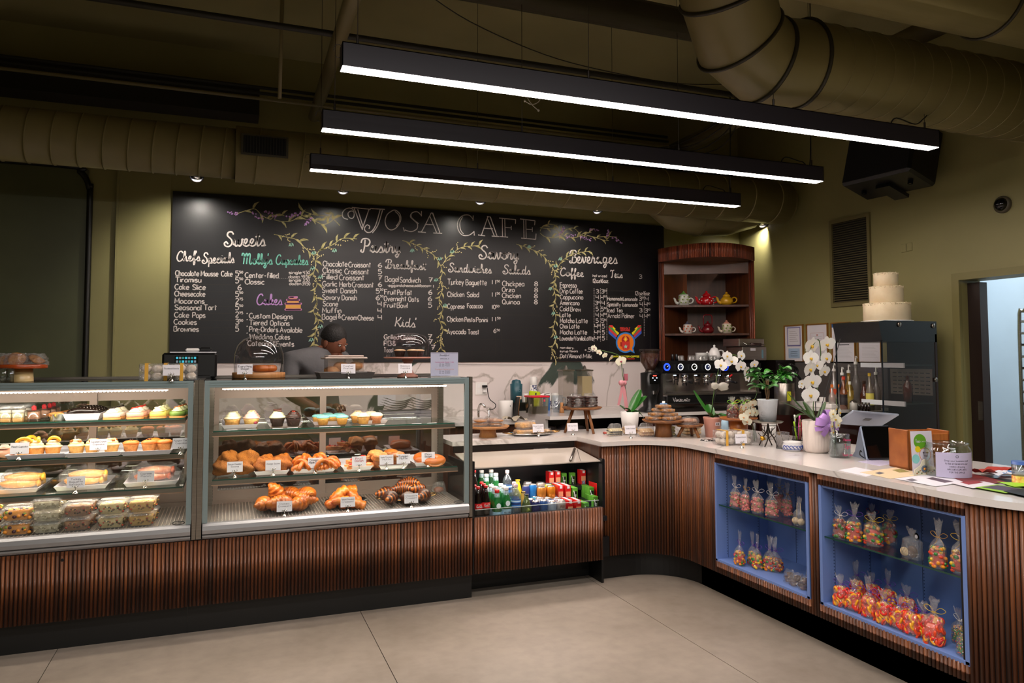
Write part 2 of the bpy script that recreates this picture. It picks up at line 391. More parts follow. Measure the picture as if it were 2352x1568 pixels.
gr=thing('air_grille','black louvred air grille set in the back duct','grille',(0,0,0))
gg=on(609,333,'Y',5.46)
gr.location=(gg.x,5.488,gg.z)
obj('frame',G().box(-.16,.16,-.012,.0,-.075,.075),M('grille_frame','3a3420',.5),gr)
obj('opening',G().box(-.145,.145,-.014,-.012,-.062,.062),M('grille_dark','0a0908',.8),gr)
bl=mesh('blade',G().box(-.002,.002,-.024,-.012,-.06,.06),M('grille_blade','1e1b12',.5))
for i in range(15):obj('blade',bl,None,gr,(-.135+.27*i/14,0,0))
# branch that dips above the corner cabinet
bd=thing('branch_duct','fat olive duct branch bulging low above the corner shelf cabinet','duct',(0,0,0))
pts=smooth([on(1560,430,'Y',6.15),on(1500,490,'Y',6.15)+Vector((.05,0,.03)),on(1590,507,'Y',6.15),on(1680,505,'Y',6.15),on(1790,490,'Y',6.0)],8)
obj('duct_body',G().tube([on(1440,425,'Y',6.2),on(1500,460,'Y',6.2),on(1545,492,'Y',6.15),on(1600,506,'Y',6.1),on(1665,506,'Y',6.05),on(1725,492,'Y',6.0)],[.10,.13,.155,.155,.155,.14],28),OLIVE_DUCT,bd)
for px,py in((1600,506),(1665,506)):
 p=on(px,py,'Y',6.08);obj('seam',G().tube([(p.x,p.y+.158*math.cos(a),p.z+.158*math.sin(a))for a in[2*PI*k/28 for k in range(28)]],.004,5,closed=True),OLIVE_DUCT,bd)
# foreground duct with gored elbow, upper right
fd=thing('spiral_duct','huge round olive duct at upper right dropping through a gored elbow','duct',(0,0,0))
YD=3.3;rr=.242
pc=[on(1640,-140,'Y',YD-.25),on(1668,-20,'Y',YD-.15),on(1697,88,'Y',YD-.03),on(1753,140,'Y',YD),on(1836,148,'Y',YD)]
pe=Vector((8.0,YD,pc[-1].z))
pc.append(Vector((5.19,YD,pc[-1].z)))
obj('duct_body',G().tube(pc,rr,40),OLIVE_DUCT,fd)
def ring(p,t,r,w=.008):
 t=t.normalized();n=t.orthogonal().normalized();b_=t.cross(n)
 return G().tube([p+(n*math.cos(a)+b_*math.sin(a))*r for a in[2*PI*k/40 for k in range(40)]],w,5,closed=True)
for i in(1,2,3,4):
 tt=(pc[i]-pc[i-1]).normalized()+(pc[i+1]-pc[i]).normalized();obj('collar',ring(pc[i],tt,rr+.004,.012),M('collar_dark','2a2618',.5),fd)
for k in range(14):
 p=pc[4]+(pc[5]-pc[4])*((k+1)/14.5);obj('spiral_seam',ring(p,Vector((1,.12,0)),rr+.001,.004),OLIVE_DUCT,fd)
fd2=thing('spiral_duct','round olive duct crossing the top right corner, nearest the camera','duct',(0,0,0))
zc=on(2352,57,'Y',2.5).z+.2
obj('duct_body',G().tube([(-1.5,2.65,zc),(5.19,2.65,zc)],.2,36),OLIVE_DUCT,fd2)
p=on(2336,30,'Y',2.5);obj('collar',ring(Vector((p.x,2.65,zc)),Vector((1,0,0)),.204,.01),M('collar_dark'),fd2)
def pipe(name,pts,r,label,cat='pipe',mat=OLIVE_CEIL,n=12,**k):
 o=obj(name,G().tube(pts,r,n),mat);return tag(o,label,cat,**k)
PIPEM=M('olive_pipe','7a7050',.4)
DKP=M('dark_conduit','1d1a10',.6)
pipe('ceiling_pipe',[(.66,6.55,3.6),(.63,3.0,3.6)],.05,'pale olive pipe running front to back, left end of the strip lamps',mat=PIPEM)
pipe('ceiling_pipe',[(4.2,6.55,3.6),(4.17,2.9,3.6)],.07,'pale olive pipe running front to back above the lamps\' right ends',mat=PIPEM)
pipe('ceiling_pipe',[(-5.1,4.15,3.75),(3.1,4.15,3.75)],.1,'fat dark pipe across the ceiling, left of the elbow duct',mat=M('dark_olive_pipe','3b3522',.5))
pipe('conduit',[(-5.1,4.85,3.62),(4.9,4.85,3.62)],.022,'thin dark conduit across the ceiling above the strip lamps','conduit',DKP,8)
for i,dz in enumerate((0,.05,.1)):
 pipe('conduit',[(-5.1,6.12+dz*.3,3.56+dz),(4.0,6.12+dz*.3,3.56+dz)],.014,('lowest','middle','topmost')[i]+' of three thin conduits bundled high near the back wall','conduit',(PIPEM,DKP,DKP)[i],8)
for x0,lab in((on(655,100,'Y',5.0).x,'slim vertical hanger rod pair left of the strip lamps'),):
 pipe('hanger_rod',[(x0-.02,5.0,CH),(x0-.03,5.0,3.2)],.013,lab,'rod',PIPEM,6)
bm_=obj('soffit_beam',G().box(-5.1,.2,6.35,6.6,3.5,3.72),M('dark_soffit','1c160d',.7));tag(bm_,'dark beam band high on the back wall at left','beam')
bm_=obj('soffit_beam',G().box(3.3,4.9,6.3,6.6,3.35,3.52),M('dark_soffit'));tag(bm_,'short dark beam on the back wall above the lamps\' right ends','beam')
# clamp at pipe top
ck=thing('pipe_clamp','black bolted clamp round the pale pipe at top left of the lamps','clamp',(.63,3.55,3.6))
obj('strap',ring(Vector((0,0,0)),Vector((0,1,0)),.06,.014),BLACKM,ck)
for s in(-1,1):obj('bolt',G().cyl((s*.085,0,-.03),.008,0,.07,8),BLACKM,ck)
for s in(-1,1):obj('lug',G().box(s*.06-.02+s*.02,s*.06+.02+s*.02,-.02,.02,-.008,.008),BLACKM,ck)
# loose cable loop with zip ties over the lamps
cb=thing('loose_cable','short pale cable loop with plug ends dangling above the second lamp','cable',on(1222,240,'Y',4.3))
obj('wire',G().tube(smooth([(-.04,0,.12),(-.035,0,.05),(0,0,.0),(.04,0,-.03)],5),.003,6),WHITEM,cb)
obj('wire',G().tube(smooth([(.07,0,.1),(.05,0,.03),(0,0,.0),(-.045,0,.015)],5),.003,6),WHITEM,cb)
for p in((.045,0,-.033),(-.05,0,.017)):obj('plug',G().blob(p,.008,8,6),WHITEM,cb)
cab=pipe('ceiling_cable',smooth([on(960,-30,'Y',4.6),on(1080,50,'Y',4.7),on(1250,125,'Y',4.9),on(1400,165,'Y',5),on(1560,192,'Y',5),on(1690,193,'Y',5)],5),.004,'thin dark cable drooping in an arc below the ceiling','cable',DKP,5)
# cables bunched round the right pipe
for i in range(4):
 p0=on(1440-40*i,345+6*i,'Y',5.9);p1=on(1560+20*i,330,'Y',5.5);p2=on(1700,250+8*i,'Y',4.7)
 pipe('ceiling_cable',smooth([p0,p1+Vector((0,0,-.03*i)),p2],6),.006,('first','second','third','fourth')[i]+' cable from the top in the dark bunch strung along the right ceiling pipe','cable',DKP,5)
# ---------------------------------------------------------------- lamps
LEDM=M('lamp_diffuser','fff4ea',.5,emit=44,ecol='ffeee4')
LB=M('lamp_black','26222a',.45,.2)
def lamp(px0,py0,px1,py1,label):
 a,b=on(px0,py0,'Z',LAMP_Z),on(px1,py1,'Z',LAMP_Z);y=(a.y+b.y)/2;L_=b.x-a.x
 t=thing('linear_pendant_lamp',label,'lamp',(a.x,y,LAMP_Z),group='three long black strip lamps')
 H,W=.105,.04
 obj('housing',G().box(0,L_,-W,-W+.004,0,H).box(0,L_,W-.004,W,0,H).box(0,L_,-W,W,H-.004,H).box(0,.004,-W,W,0,H).box(L_-.004,L_,-W,W,0,H),LB,t)
 obj('diffuser',G().box(.003,L_-.003,-W+.004,W-.004,-.001,.012),LEDM,t)
 for f in(.02,.34,.66,.98):
  obj('suspension_wire',G().tube([(L_*f,0,H),(L_*f,0,.205 if f>.5 and y<3.4 else CH-LAMP_Z)],.0018,5),STEELD,t)
  obj('wire_grip',G().cyl((L_*f,0,0),.006,H,H+.05,8),STEELD,t)
 obj('power_cord',G().tube(smooth([(L_-.35,0,H),(L_-.3,.0,H+.05),(L_-.15,0,H+.03),(L_-.08,0,H+.07),(L_-.05,0,.2 if y<3.4 else CH-LAMP_Z)],5),.004,6),BLACKP,t)
 obj('end_loop',G().tube([(-.0,0,.07+.03*math.sin(a))if 0 else(-.012-.02*math.cos(a),0,.075+.03*math.sin(a))for a in[k*.5 for k in range(12)]],.0015,5),STEELD,t)
lamp(783,157,2145,342,'front and largest of three long black strip lamps hanging overhead')
lamp(738,299,1885,418,'middle of three long black strip lamps hanging overhead')
lamp(711,391,1697,474,'rear and shortest-looking of three long black strip lamps hanging overhead')
# wall-wash spots below the duct
SPX=[(452,398,-.25,130),(788,428,.9,60),(1103,453,2.0,50),(1372,475,3.1,55),(1752,508,4.6,110)]
for i,(px,py,tx,pw)in enumerate(SPX):
 p=on(px,py,'Y',6.15)
 t=thing('spot_lamp',('leftmost','second from left','middle','fourth from left','rightmost')[i]+' of the black half-round spotlights along the top of the back wall','lamp',p,group='row of wall-wash spotlights')
 gcan=G().lathe([(.001,.055),(.03,.05),(.05,.03),(.055,0),(.05,-.045),(.045,-.045),(.048,0),(.04,.02),(.001,.03)],16)
 obj('can',gcan,BLACKM,t,rot=(-.45,0,0));obj('lens',G().cyl((0,0,0),.044,-.03,-.026,16),M('spot_lens','2a2622',.5),t,rot=(-.45,0,0))
 obj('wall_arm',G().tube([(0,0,.04),(0,.2,.08),(0,6.599-p.y,.08)],.01,8),BLACKM,t)
 spot((p.x,p.y+.0,p.z-.03),(p.x,6.6,p.z-.5),pw,115,.8,name='wall_wash')
# speaker, camera dome, vent on the right wall
sk=thing('wall_speaker','black loudspeaker tilted high on the right wall','speaker',(4.93,4.36,3.08),rot=(0,.28,.12))
obj('cabinet',G().box(-.17,.17,-.30,.30,-.24,.22,b=.02),BLACKP,sk)
obj('grille',G().box(-.178,-.168,-.28,.28,-.22,.2),M('speaker_cloth','0c0c10',.9),sk)
obj('bracket',G().box(.17,.24,-.05,.05,-.03,.06).box(-.05,.2,-.06,.06,-.27,-.24),BLACKM,sk)
for s in(-1,1):obj('rubber_foot',G().cyl((0,s*.2,0),.02,-.262,-.24,10),BLACKP,sk)
p=on(2305,470,'X',5.2)
dc=thing('dome_camera','small black dome security camera on the right wall','camera',(5.2,p.y,p.z))
obj('base_ring',G().lathe([(.062,0),(.062,.02),(.05,.03),(.04,.03)],20),M('camera_ring','514a3c',.5),dc,rot=(0,-PI/2,0))
obj('dome',G().blob((-.02,0,0),.05,14,10),BLACKG,dc)
vy0,vy1,vz0,vz1=4.83,5.29,1.95,2.753
vt=thing('wall_vent','tall olive louvred return-air vent on the right wall','vent',(5.2,(vy0+vy1)/2,(vz0+vz1)/2))
hw,hh=(vy1-vy0)/2,(vz1-vz0)/2
obj('frame',G().box(-.02,0,-hw,-hw+.03,-hh,hh).box(-.02,0,hw-.03,hw,-hh,hh).box(-.02,0,-hw+.03,hw-.03,-hh,-hh+.035).box(-.02,0,-hw+.03,hw-.03,hh-.035,hh),M('vent_paint','6d6540',.45),vt)
obj('duct_opening',G().box(-.002,.0,-hw+.03,hw-.03,-hh+.03,hh-.03),M('grille_dark'),vt)
lv=mesh('louvre',G().poly([(-.019,-hw+.03,-.008),(-.019,hw-.03,-.008),(-.003,hw-.03,.003),(-.003,-hw+.03,.003)]).poly([(-.019,-hw+.03,-.0045),(-.019,-hw+.03,-.008),(-.019,hw-.03,-.008),(-.019,hw-.03,-.0045)]),M('vent_louvre','5c5436',.5))
nl=36
for i in range(nl):obj('louvre',lv,None,vt,(0,0,-hh+.045+(2*hh-.085)*i/(nl-1)))
for px,py,k in((2077,570,0),(2090,567,1)):
 p=on(px,py,'X',5.2);o=obj('wall_plate',G().box(5.19,5.2,p.y-.025,p.y+.025,p.z-.035,p.z+.035,b=.004),OLIVE);tag(o,('left' if not k else 'right')+' of two tiny painted-over plates on the right wall above the cake','plate','painted plates')
# framed certificates
FRG=M('gold_wood_frame','8a5f24',.4)
def cert(px0,py0,px1,py1,label,kind,X=5.2):
 a,b=on(px0,py0,'X',X),on(px1,py1,'X',X);y0,y1,z0,z1=min(a.y,b.y),max(a.y,b.y),min(a.z,b.z),max(a.z,b.z)
 t=thing('framed_certificate',label,'certificate',(X,(y0+y1)/2,(z0+z1)/2),group='certificates pinned on the right wall');w_,h_=(y1-y0)/2,(z1-z0)/2;f=.012
 obj('frame',G().box(-.015,0,-w_,-w_+f,-h_,h_).box(-.015,0,w_-f,w_,-h_,h_).box(-.015,0,-w_+f,w_-f,-h_,-h_+f).box(-.015,0,-w_+f,w_-f,h_-f,h_),FRG,t)
 obj('paper',G().box(-.006,0,-w_+f,w_-f,-h_+f,h_-f),CARD,t)
 def bar(nm,u0,u1,v0,v1,mat):obj(nm,G().box(-.0065,-.006,w_-f-(2*w_-2*f)*u1,w_-f-(2*w_-2*f)*u0,-h_+f+(2*h_-2*f)*v0,-h_+f+(2*h_-2*f)*v1),mat,t)
 LIL=M('lilac_print','7d78a8',.6);SKY=M('pale_blue_print','a9c2dc',.6);GRYP=M('grey_print','b1a9ae',.6)
 if kind==0:
  for q in((.12,.88,.94,.97),(.12,.88,.42,.46),(.12,.16,.42,.97),(.84,.88,.42,.97)):bar('printed_border',*q,LIL)
  for k in range(6):bar('printed_line',.25,.75-.07*(k%3),.56+k*.055,.57+k*.055,GRYP)
  bar('printed_panel',.18,.82,.08,.36,SKY)
  for k in range(3):bar('printed_line',.3,.7,.14+k*.06,.155+k*.06,LIL)
 elif kind==1:
  RP=M('red_print','c89a98',.6)
  for q in((.18,.82,.77,.78),(.18,.82,.4,.41),(.18,.19,.4,.78),(.81,.82,.4,.78)):bar('printed_border',*q,RP)
  for k in range(5):bar('printed_line',.28,.72,.45+k*.055,.457+k*.055,GRYP)
  bar('printed_seal',.46,.54,.69,.74,RP)
 elif kind==2:
  bar('printed_corner',0,.9,.78,1,M('blue_print','2f5a92',.6));bar('printed_stripe',.45,.62,.78,1,CARD)
  for k in range(4):bar('printed_line',.2,.8,.3+k*.1,.31+k*.1,GRYP)
  bar('printed_band',0,1,.0,.05,LIL)
 else:
  bar('printed_title',.25,.75,.86,.9,INK)
  for k in range(9):bar('printed_line',.14,.86-.05*(k%4),.2+k*.065,.208+k*.065,GRYP)
 return t
cert(1802,747,1848,832,'leftmost certificate in a thin gold frame, lilac border over a pale blue panel',0)
cert(1853,744,1905,832,'certificate in a thin gold frame with a fine red border, behind the tall orchid',1)
cert(1909,741,1956,784,'certificate with a blue striped corner, beside the black merchandiser hood',2)
cert(1912,784,1968,834,'lower certificate behind the syrup pumps, in a gold frame',3)
cert(1971,778,2028,834,'rightmost certificate of dense grey text, seen through the merchandiser glass',3)
# ================================================================ CHALKBOARD
YB=6.572
bt,bb=on(900,471,'Y',YB).z,1.452
bt=2.862
bx0,bx1=on(391,700,'Y',YB).x,4.22
cbd=thing('menu_chalkboard','wide black chalkboard menu hand-lettered VJOSA CAFE above the marble splash','chalkboard',(0,0,0))
obj('board',G().box(bx0,bx1,YB,6.598,bb,bt),CHALKB,cbd)
# single-stroke hand lettering; cap height 10, '~' marks a smooth stroke
PF=dict(A='0,0 3,10 6,0|1,3.6 5,3.6',B='0,0 0,10|~0,10 4,9.8 4.6,7.6 3,5.5 0,5.2|~0,5.3 4.8,4.8 5.4,2.4 3.8,.2 0,0',C='~6,8.4 4.2,10 1.6,9 0,5 1.6,1 4.2,0 6,1.6',D='0,0 0,10|~0,10 4,9 6,5 4,1 0,0',E='5,10 0,10 0,0 5,0|0,5.4 4,5.4',F='5,10 0,10 0,0|0,5.4 4,5.4',G='~6,8.4 4.2,10 1.6,9 0,5 1.6,1 4.2,0 6,2 6,4.4|6,4.4 3.6,4.4',H='0,10 0,0|5.5,10 5.5,0|0,5.2 5.5,5.2',I='0,10 0,0',K='0,10 0,0|5,10 0,4.6 5,0',L='0,10 0,0 4.6,0',M='0,0 1,10 3.6,3 6.2,10 7.2,0',N='0,0 0,10 5.5,0 5.5,10',O='~3,10 .8,8.4 0,5 .8,1.6 3,0 5.2,1.6 6,5 5.2,8.4 3,10',P='0,0 0,10|~0,10 4.4,9.6 5,7.3 4,5 0,4.6',Q='~3,10 .8,8.4 0,5 .8,1.6 3,0 5.2,1.6 6,5 5.2,8.4 3,10|3.5,2.6 6.2,-.6',R='0,0 0,10|~0,10 4.4,9.6 5,7.3 4,5.2 0,4.8|2.2,4.8 5.2,0',S='~5.2,8.6 3,10 .6,8.6 .9,6.3 4.6,4 5.2,1.6 3,0 0,1.4',T='0,10 6.4,10|3.2,10 3.2,0',U='~0,10 0,2.4 2.8,0 5.6,2.4 5.6,10',V='0,10 3,0 6,10',W='0,10 2,0 4.2,8 6.4,0 8.4,10',Y='0,10 3,5 6,10|3,5 3,0',a='~4.2,5 2.2,6.2 .2,4.4 0,1.6 1.8,0 4.2,1.6|4.2,6.1 4.3,0',b='0,10 0,0|~0,4.5 2.2,6.2 4.3,4.2 4,1 1.8,0 0,1.4',c='~4.2,5.2 2.2,6.2 .2,4.3 .3,1.4 2.2,0 4.3,1',d='4.3,10 4.3,0|~4.3,5 2.2,6.2 .2,4.4 0,1.6 1.8,0 4.3,1.6',e='~0,3.2 4.3,3.5 3.8,5.6 2,6.2 .1,4.2 .3,1.2 2.3,0 4.3,1.1',f='~4.2,9.4 2.8,10 1.6,8.6 1.5,0|0,6 3.6,6',g='~4.2,5 2.2,6.2 .2,4.4 0,1.8 1.8,.3 4.2,1.9|~4.3,6.1 4.3,-1.6 2.4,-3.2 .3,-2.4',h='0,10 0,0|~0,4.2 2.2,6.2 4,4.8 4.1,0',i='0,6 0,0|0,8.4 0,9',k='0,10 0,0|3.8,6 0,2.6 4.1,0',l='0,10 0,0',m='0,6 0,0|~0,4.3 1.8,6.2 3.2,4.8 3.2,0|~3.2,4.3 5,6.2 6.4,4.8 6.4,0',n='0,6 0,0|~0,4.2 2.2,6.2 4,4.8 4.1,0',o='~2.2,6.2 .3,4.8 0,3 .4,1 2.2,0 4,1 4.4,3 4,4.8 2.2,6.2',p='0,6 0,-3.6|~0,4.6 2.2,6.2 4.3,4.2 4,1 1.8,0 0,1.4',q='4.3,6 4.3,-3.6|~4.3,5 2.2,6.2 .2,4.4 0,1.6 1.8,0 4.3,1.6',r='0,6 0,0|~0,3.8 1.4,5.8 3,5.8',s='~3.8,5.2 2,6.2 .3,5.2 .6,3.7 3.4,2.6 3.8,1.1 2,0 0,.9',t='1.6,9.4 1.6,0|0,7.2 3.6,7.2',u='~0,6 0,1.6 1.9,0 4,1.8|4.1,6 4.1,0',v='0,6 2,0 4,6',w='0,6 1.4,0 2.9,5 4.4,0 5.8,6',x='0,6 4,0|4,6 0,0',y='0,6 2.2,.6|4.4,6 1.4,-3.4',z='0,6 4,6 0,0 4.2,0')
PF.update({'0':'~2.6,10 .6,8 .1,5 .6,2 2.6,0 4.6,2 5.1,5 4.6,8 2.6,10','1':'0,10 0,0','2':'~.2,8 2.4,10 4.8,8.4 4,5.4 .2,0|.2,0 5.2,0','3':'~.2,8.6 2.4,10 4.6,8.4 4.2,6.2 2,5.4 4.8,4 4.8,1.4 2.4,0 0,1.4','4':'0,10 0,4.6 4,4.6|4,10 4,0','5':'4.6,10 .6,10 .3,5.8|~.3,5.8 3.2,6.4 5,3.6 3.8,.6 1.8,0 0,1','6':'~4,10 1.2,7 .1,3.2 1.6,.2 3.8,.4 4.8,2.8 3.4,5 .4,3.6','7':'0,10 5,10 1.8,0|.8,5 4.4,5','8':'~2.4,5.3 .5,7.4 2.4,10 4.3,7.4 2.4,5.3 .1,2.6 2.4,0 4.7,2.6 2.4,5.3','9':'~4.4,7 2.6,5 .4,7 2.2,10 4.4,8.6 4,3 3,0','.':'0,0 .5,.5',',':'.5,.8 0,-1','-':'0,4 3,4',"'":'.4,10.4 0,8','&':'~5,0 1,7.6 2.4,10 3.8,7.8 .4,3 1.6,.2 4.2,1 5.2,4','+':'0,4 4,4|2,6 2,2','/':'0,-1 4,11','*':'0,5 .8,5.6','|':'0,-3 0,10'})
# cursive for the headings; joins run along y=.8
CF=dict(S='~6.6,8.2 5.2,10 2.8,9.6 2.2,7.4 5,4.8 5.6,2 3.4,0 .8,.4 0,2.2 1.4,3.2 2.6,1.6',C='~6.4,8.2 5.4,10 3,9.4 1,6 .6,2.6 2.4,.1 5,.6 6.8,2.6',M='~0,7.6 .4,9.8 2,9.4 2.2,5 1.6,0|~2.2,6 4.2,9.8 5.2,8.6 4.6,0|~5,6 7,9.8 8.2,8.4 7.6,2 8.4,0 9.8,.8',P='~2.4,9.4 1.8,3 .8,0 -.8,.8 0,2|~-.6,7 .6,9.8 4.2,10.2 6,8 4.6,5 2.2,4.8',B='~2.4,9.4 1.8,3 .8,0 -.8,.8 0,2|~-.6,7 .8,10 4.4,10.2 5.4,8 3.6,5.6 2.2,5.4 5.2,4.4 5.4,1.6 3.4,0 1.4,.6',T='~-.4,8 .8,9.8 3,9.2 6.4,10.2|~3.6,9.4 3.2,4 2.2,0 .6,.4',K='~1.8,10 1.4,5 .4,0|~6.2,10 4,6.6 1.6,4.8 3.6,3 5,.2 6.4,.8',a='~0,.8 1,3 3,4.9 3.9,4.6|~3.9,4.6 1.6,4.8 .8,2 2,.1 3.8,1.8 4.3,4.8|~4.3,4.8 4,1 5,.1 6,.8',c='~0,.8 .8,2 3.4,4.9 4.2,4 3.2,4.9 1,3.6 1.2,.8 2.8,0 5,.9',d='~3.9,4.6 1.6,4.8 .8,2 2,.1 3.8,1.8|~5,9.6 4,3 4.2,.6 5,.1 6,.8',e='~0,.8 2.4,2.4 3.2,4.4 2,5 .9,3.2 1.2,.6 2.8,0 4.6,.9',f='~0,.8 2.6,6 3.4,9.4 2.4,9.8 1.9,6 1.6,-2.6 2.4,-3.4 2.8,-1 2,1 4,1',g='~3.9,4.6 1.6,4.8 .8,2 2,.4 3.9,2.2|~4.3,4.8 3.6,-1.6 2.2,-3.4 1.2,-2 3,-.4 5.6,.8',h='~0,.8 2,5.4 2.4,9.4 1.4,9.4 1,4 .8,0|~.9,1.6 2.6,4.8 3.6,3.6 3.6,.8 4.6,.1 5.4,.8',i='~0,.8 1.2,4.8 1.2,1.2 2,.1 3,.8|1.5,6.8 1.7,7.2',k='~0,.8 2,5.4 2.4,9.4 1.4,9.4 1,4 .8,0|~.9,1.6 2.8,4.8 3.6,3.8 1.4,2.2 3.2,.3 4.6,.8',l='~0,.8 1.8,5.4 2.2,9.2 1.2,9.4 .9,4 1.2,.8 2,.1 3,.8',m='~0,.8 1,4.8 .9,0|~.9,1.6 2.4,4.8 3.2,3.6 3.1,0|~3.1,1.6 4.6,4.8 5.4,3.6 5.4,.8 6.2,.1 7,.8',n='~0,.8 1,4.8 .9,0|~.9,1.6 2.6,4.8 3.6,3.6 3.6,.8 4.6,.1 5.4,.8',o='~0,.8 1,3.6 2.4,4.9|~2.6,4.9 .9,3.8 .9,1.2 2.4,0 4,1.2 4,3.8 2.6,4.9|~2.6,4.9 3.6,4 5.2,4.2',p='~0,.8 1.2,4.8 .7,-3.4|~1,3 2.6,4.9 4.2,3.6 3.8,.8 2,0 1,.8|~3,.1 4.4,.1 5.2,.8',r='~0,.8 1,5 1.4,4.2 2.8,4.2 2.6,1 3.2,.1 4.2,.8',s='~0,.8 1.8,4 2.2,4.9|~2.2,4.9 3.4,2.2 2.8,.3 1,.2|~2.8,.2 3.6,.3 4.4,.8',t='~0,.8 1.8,5 2,8.6|~2,8.6 1.4,2 2,.1 3.2,.8|0,6.4 3.6,6.8',u='~0,.8 1,4.8 .9,1.4 2,.1 3.6,2 4,4.8|~4,4.8 3.8,1 4.6,.1 5.6,.8',v='~0,.8 1,4.8 1.6,1.6 2.2,.1 3.6,2.4 3.6,4.8 4.8,4.4',w='~0,.8 1,4.8 .9,1.4 2,.1 3.4,1.8 3.6,4.6|~3.6,4.6 3.5,1.2 4.6,.1 6,2 6.2,4.8 7.2,4.4',y='~0,.8 1,4.8 .9,1.6 2,.4 3.6,2.2 4,4.8|~4,4.8 3.4,-1.4 2,-3.4 1,-2 3,-.3 5,.8',b='~0,.8 1.8,5.4 2.2,9.2 1.2,9.4 .9,3 1.4,.2 3.4,.4 3.8,2.6 2.6,3.6|~2.6,3.6 4,3.2 5,3.6')
CF["'"]=PF["'"]
CADV=dict(o=4.9,v=4.5,w=6.9,b=4.7)
def strokes(s,font='p'):
 """text -> list of polylines and total advance, in glyph units"""
 F=PF if font=='p' else CF;x=0;out=[]
 for ch in s:
  if ch==' ':x+=3.4 if font=='p' else 4;continue
  gl=F.get(ch)or PF.get(ch)
  if gl is None:continue
  mxx=0
  for st in gl.split('|'):
   sm_=st[0]=='~';pts=[tuple(float(q)for q in a.split(','))for a in st.lstrip('~').split()]
   mxx=max(mxx,max(a for a,_ in pts))
   P=[Vector((a+x,b,0))for a,b in pts]
   out.append(smooth(P,4)if sm_ else P)
  if font=='p':x+=mxx+1.7
  else:x+=CADV.get(ch,mxx-(0 if ch.islower()else-.2))+.0
 return out,max(x-(1.7 if font=='p' else 0),.1)
def write(s,a,b,cap,w,mat,parent,font='p',nrm=(0,-1,0),off=.002,name='chalk_lettering',shear=0,up=None):
 """letter s between the 3-D baseline points a and b with capital height cap"""
 a,b=Vector(a),Vector(b);st,adv=strokes(s,font);ex=(b-a)/adv;n=Vector(nrm);upv=Vector(up)if up else Vector((0,0,1));g=G()
 for P in st:
  g.ribbon([a+ex*(p.x+shear*p.y)+upv*(p.y*cap/10)+n*off for p in P],w,nrm)
 return obj(name,g,mat,parent)
ZR={1:(380,420,.2679),2:(720,440,.25506),3:(1160,480,.26782),4:(1280,760,.15941)}
def zp(z,x,y):o=ZR[z];return on(o[0]+x*o[2],o[1]+y*o[2],'Y',YB)
def chalk(z,s,x0,y0,x1,y1,cap,font='p',mat=None,w=None,shear=0):
 a,b=zp(z,x0,y0),zp(z,x1,y1);c=zp(z,x0,y0-cap).z-a.z
 return write(s,a,b,c,w or(.0075 if font=='p' else .0095),mat or CHALKW,cbd,font,shear=shear)
for t in[(1,'Sweets',505,545,860,540,125),(1,"Chef's",95,672,300,668,85),(1,'Specials',315,690,592,684,90),(2,'Pastry',435,545,785,552,120),(2,'Breakfast',655,690,1015,705,78),(2,"Kids'",730,1212,925,1222,85),(2,'Savory',1490,605,1850,612,120),(2,'Sandwiches',1215,722,1605,735,80),(2,'Salads',1705,740,1955,746,82),(3,'Beverages',560,462,965,468,105),(3,'Coffee',472,572,675,580,68),(3,'Teas',905,585,1008,590,62)]:
 z,s,x0,y0,x1,y1,cap=t
 o=chalk(z,s,x0,y0,x1,y1,cap,'c',w=.012 if cap>100 else .0095);o.name='cursive_heading'
chalk(1,"Molly's",655,695,920,698,92,'c',CHALKT);chalk(1,'Cupcakes',945,698,1225,702,82,'c',CHALKT);chalk(1,'Cakes',780,1045,1003,1045,92,'c',CHALKP)
L1=[('Chocolate',85,795,285),('Mousse',305,798,450),('Cake',478,800,572),('Tiramisu',85,850,305),('Cake',80,912,200),('Slice',232,915,342),('Cheesecake',78,970,338),('Macarons',80,1032,332),('Seasonal',80,1088,305),('Tart',330,1088,438),('Cake',76,1152,200),('Pops',232,1154,340),('Cookies',72,1212,266),('Brownies',72,1272,283),('Center-filled',682,812,968),('Classic',682,868,847),('Custom',718,1160,895),('Designs',918,1164,1090),('Tiered',718,1218,870),('Options',898,1222,1062),('Pre-Orders',720,1275,965),('Available',982,1280,1170),('Wedding',722,1338,915),('Cakes',940,1340,1065),('Catering',705,1395,905),('&Events',918,1400,1100)]
for s,x,y,x1 in L1:chalk(1,s,x,y,x1,y+(x1-x)*.012,44)
for y in(1142,1195,1252,1310,1370):chalk(1,'*',695,y,705,y,44)
for s,y in(('5',800),('5',858),('6',918),('5',975),('2',1034),('5',1088),('2',1150),('3',1212),('5',1272)):chalk(1,s,600 if s!='6' else 620,y,628 if s!='6' else 650,y,46)
for s,y in(('50',775),('50',832),('50',950),('75',1005),('50',1062),('75',1124),('50',1188)):chalk(1,s,633,y,664,y,20,w=.005)
for s,x,y,x1 in(('single',1058,780,1165),('4.50',1180,780,1236),('dozen',1056,815,1150),('49.50',1168,815,1240),('single',1058,845,1160),('3.50',1178,845,1234),('dozen',1062,875,1162),('39.50',1172,877,1240)):chalk(1,s,x,y,x1,y,25,w=.0055)
chalk(1,'............',972,818,1165,822,25,w=.005)
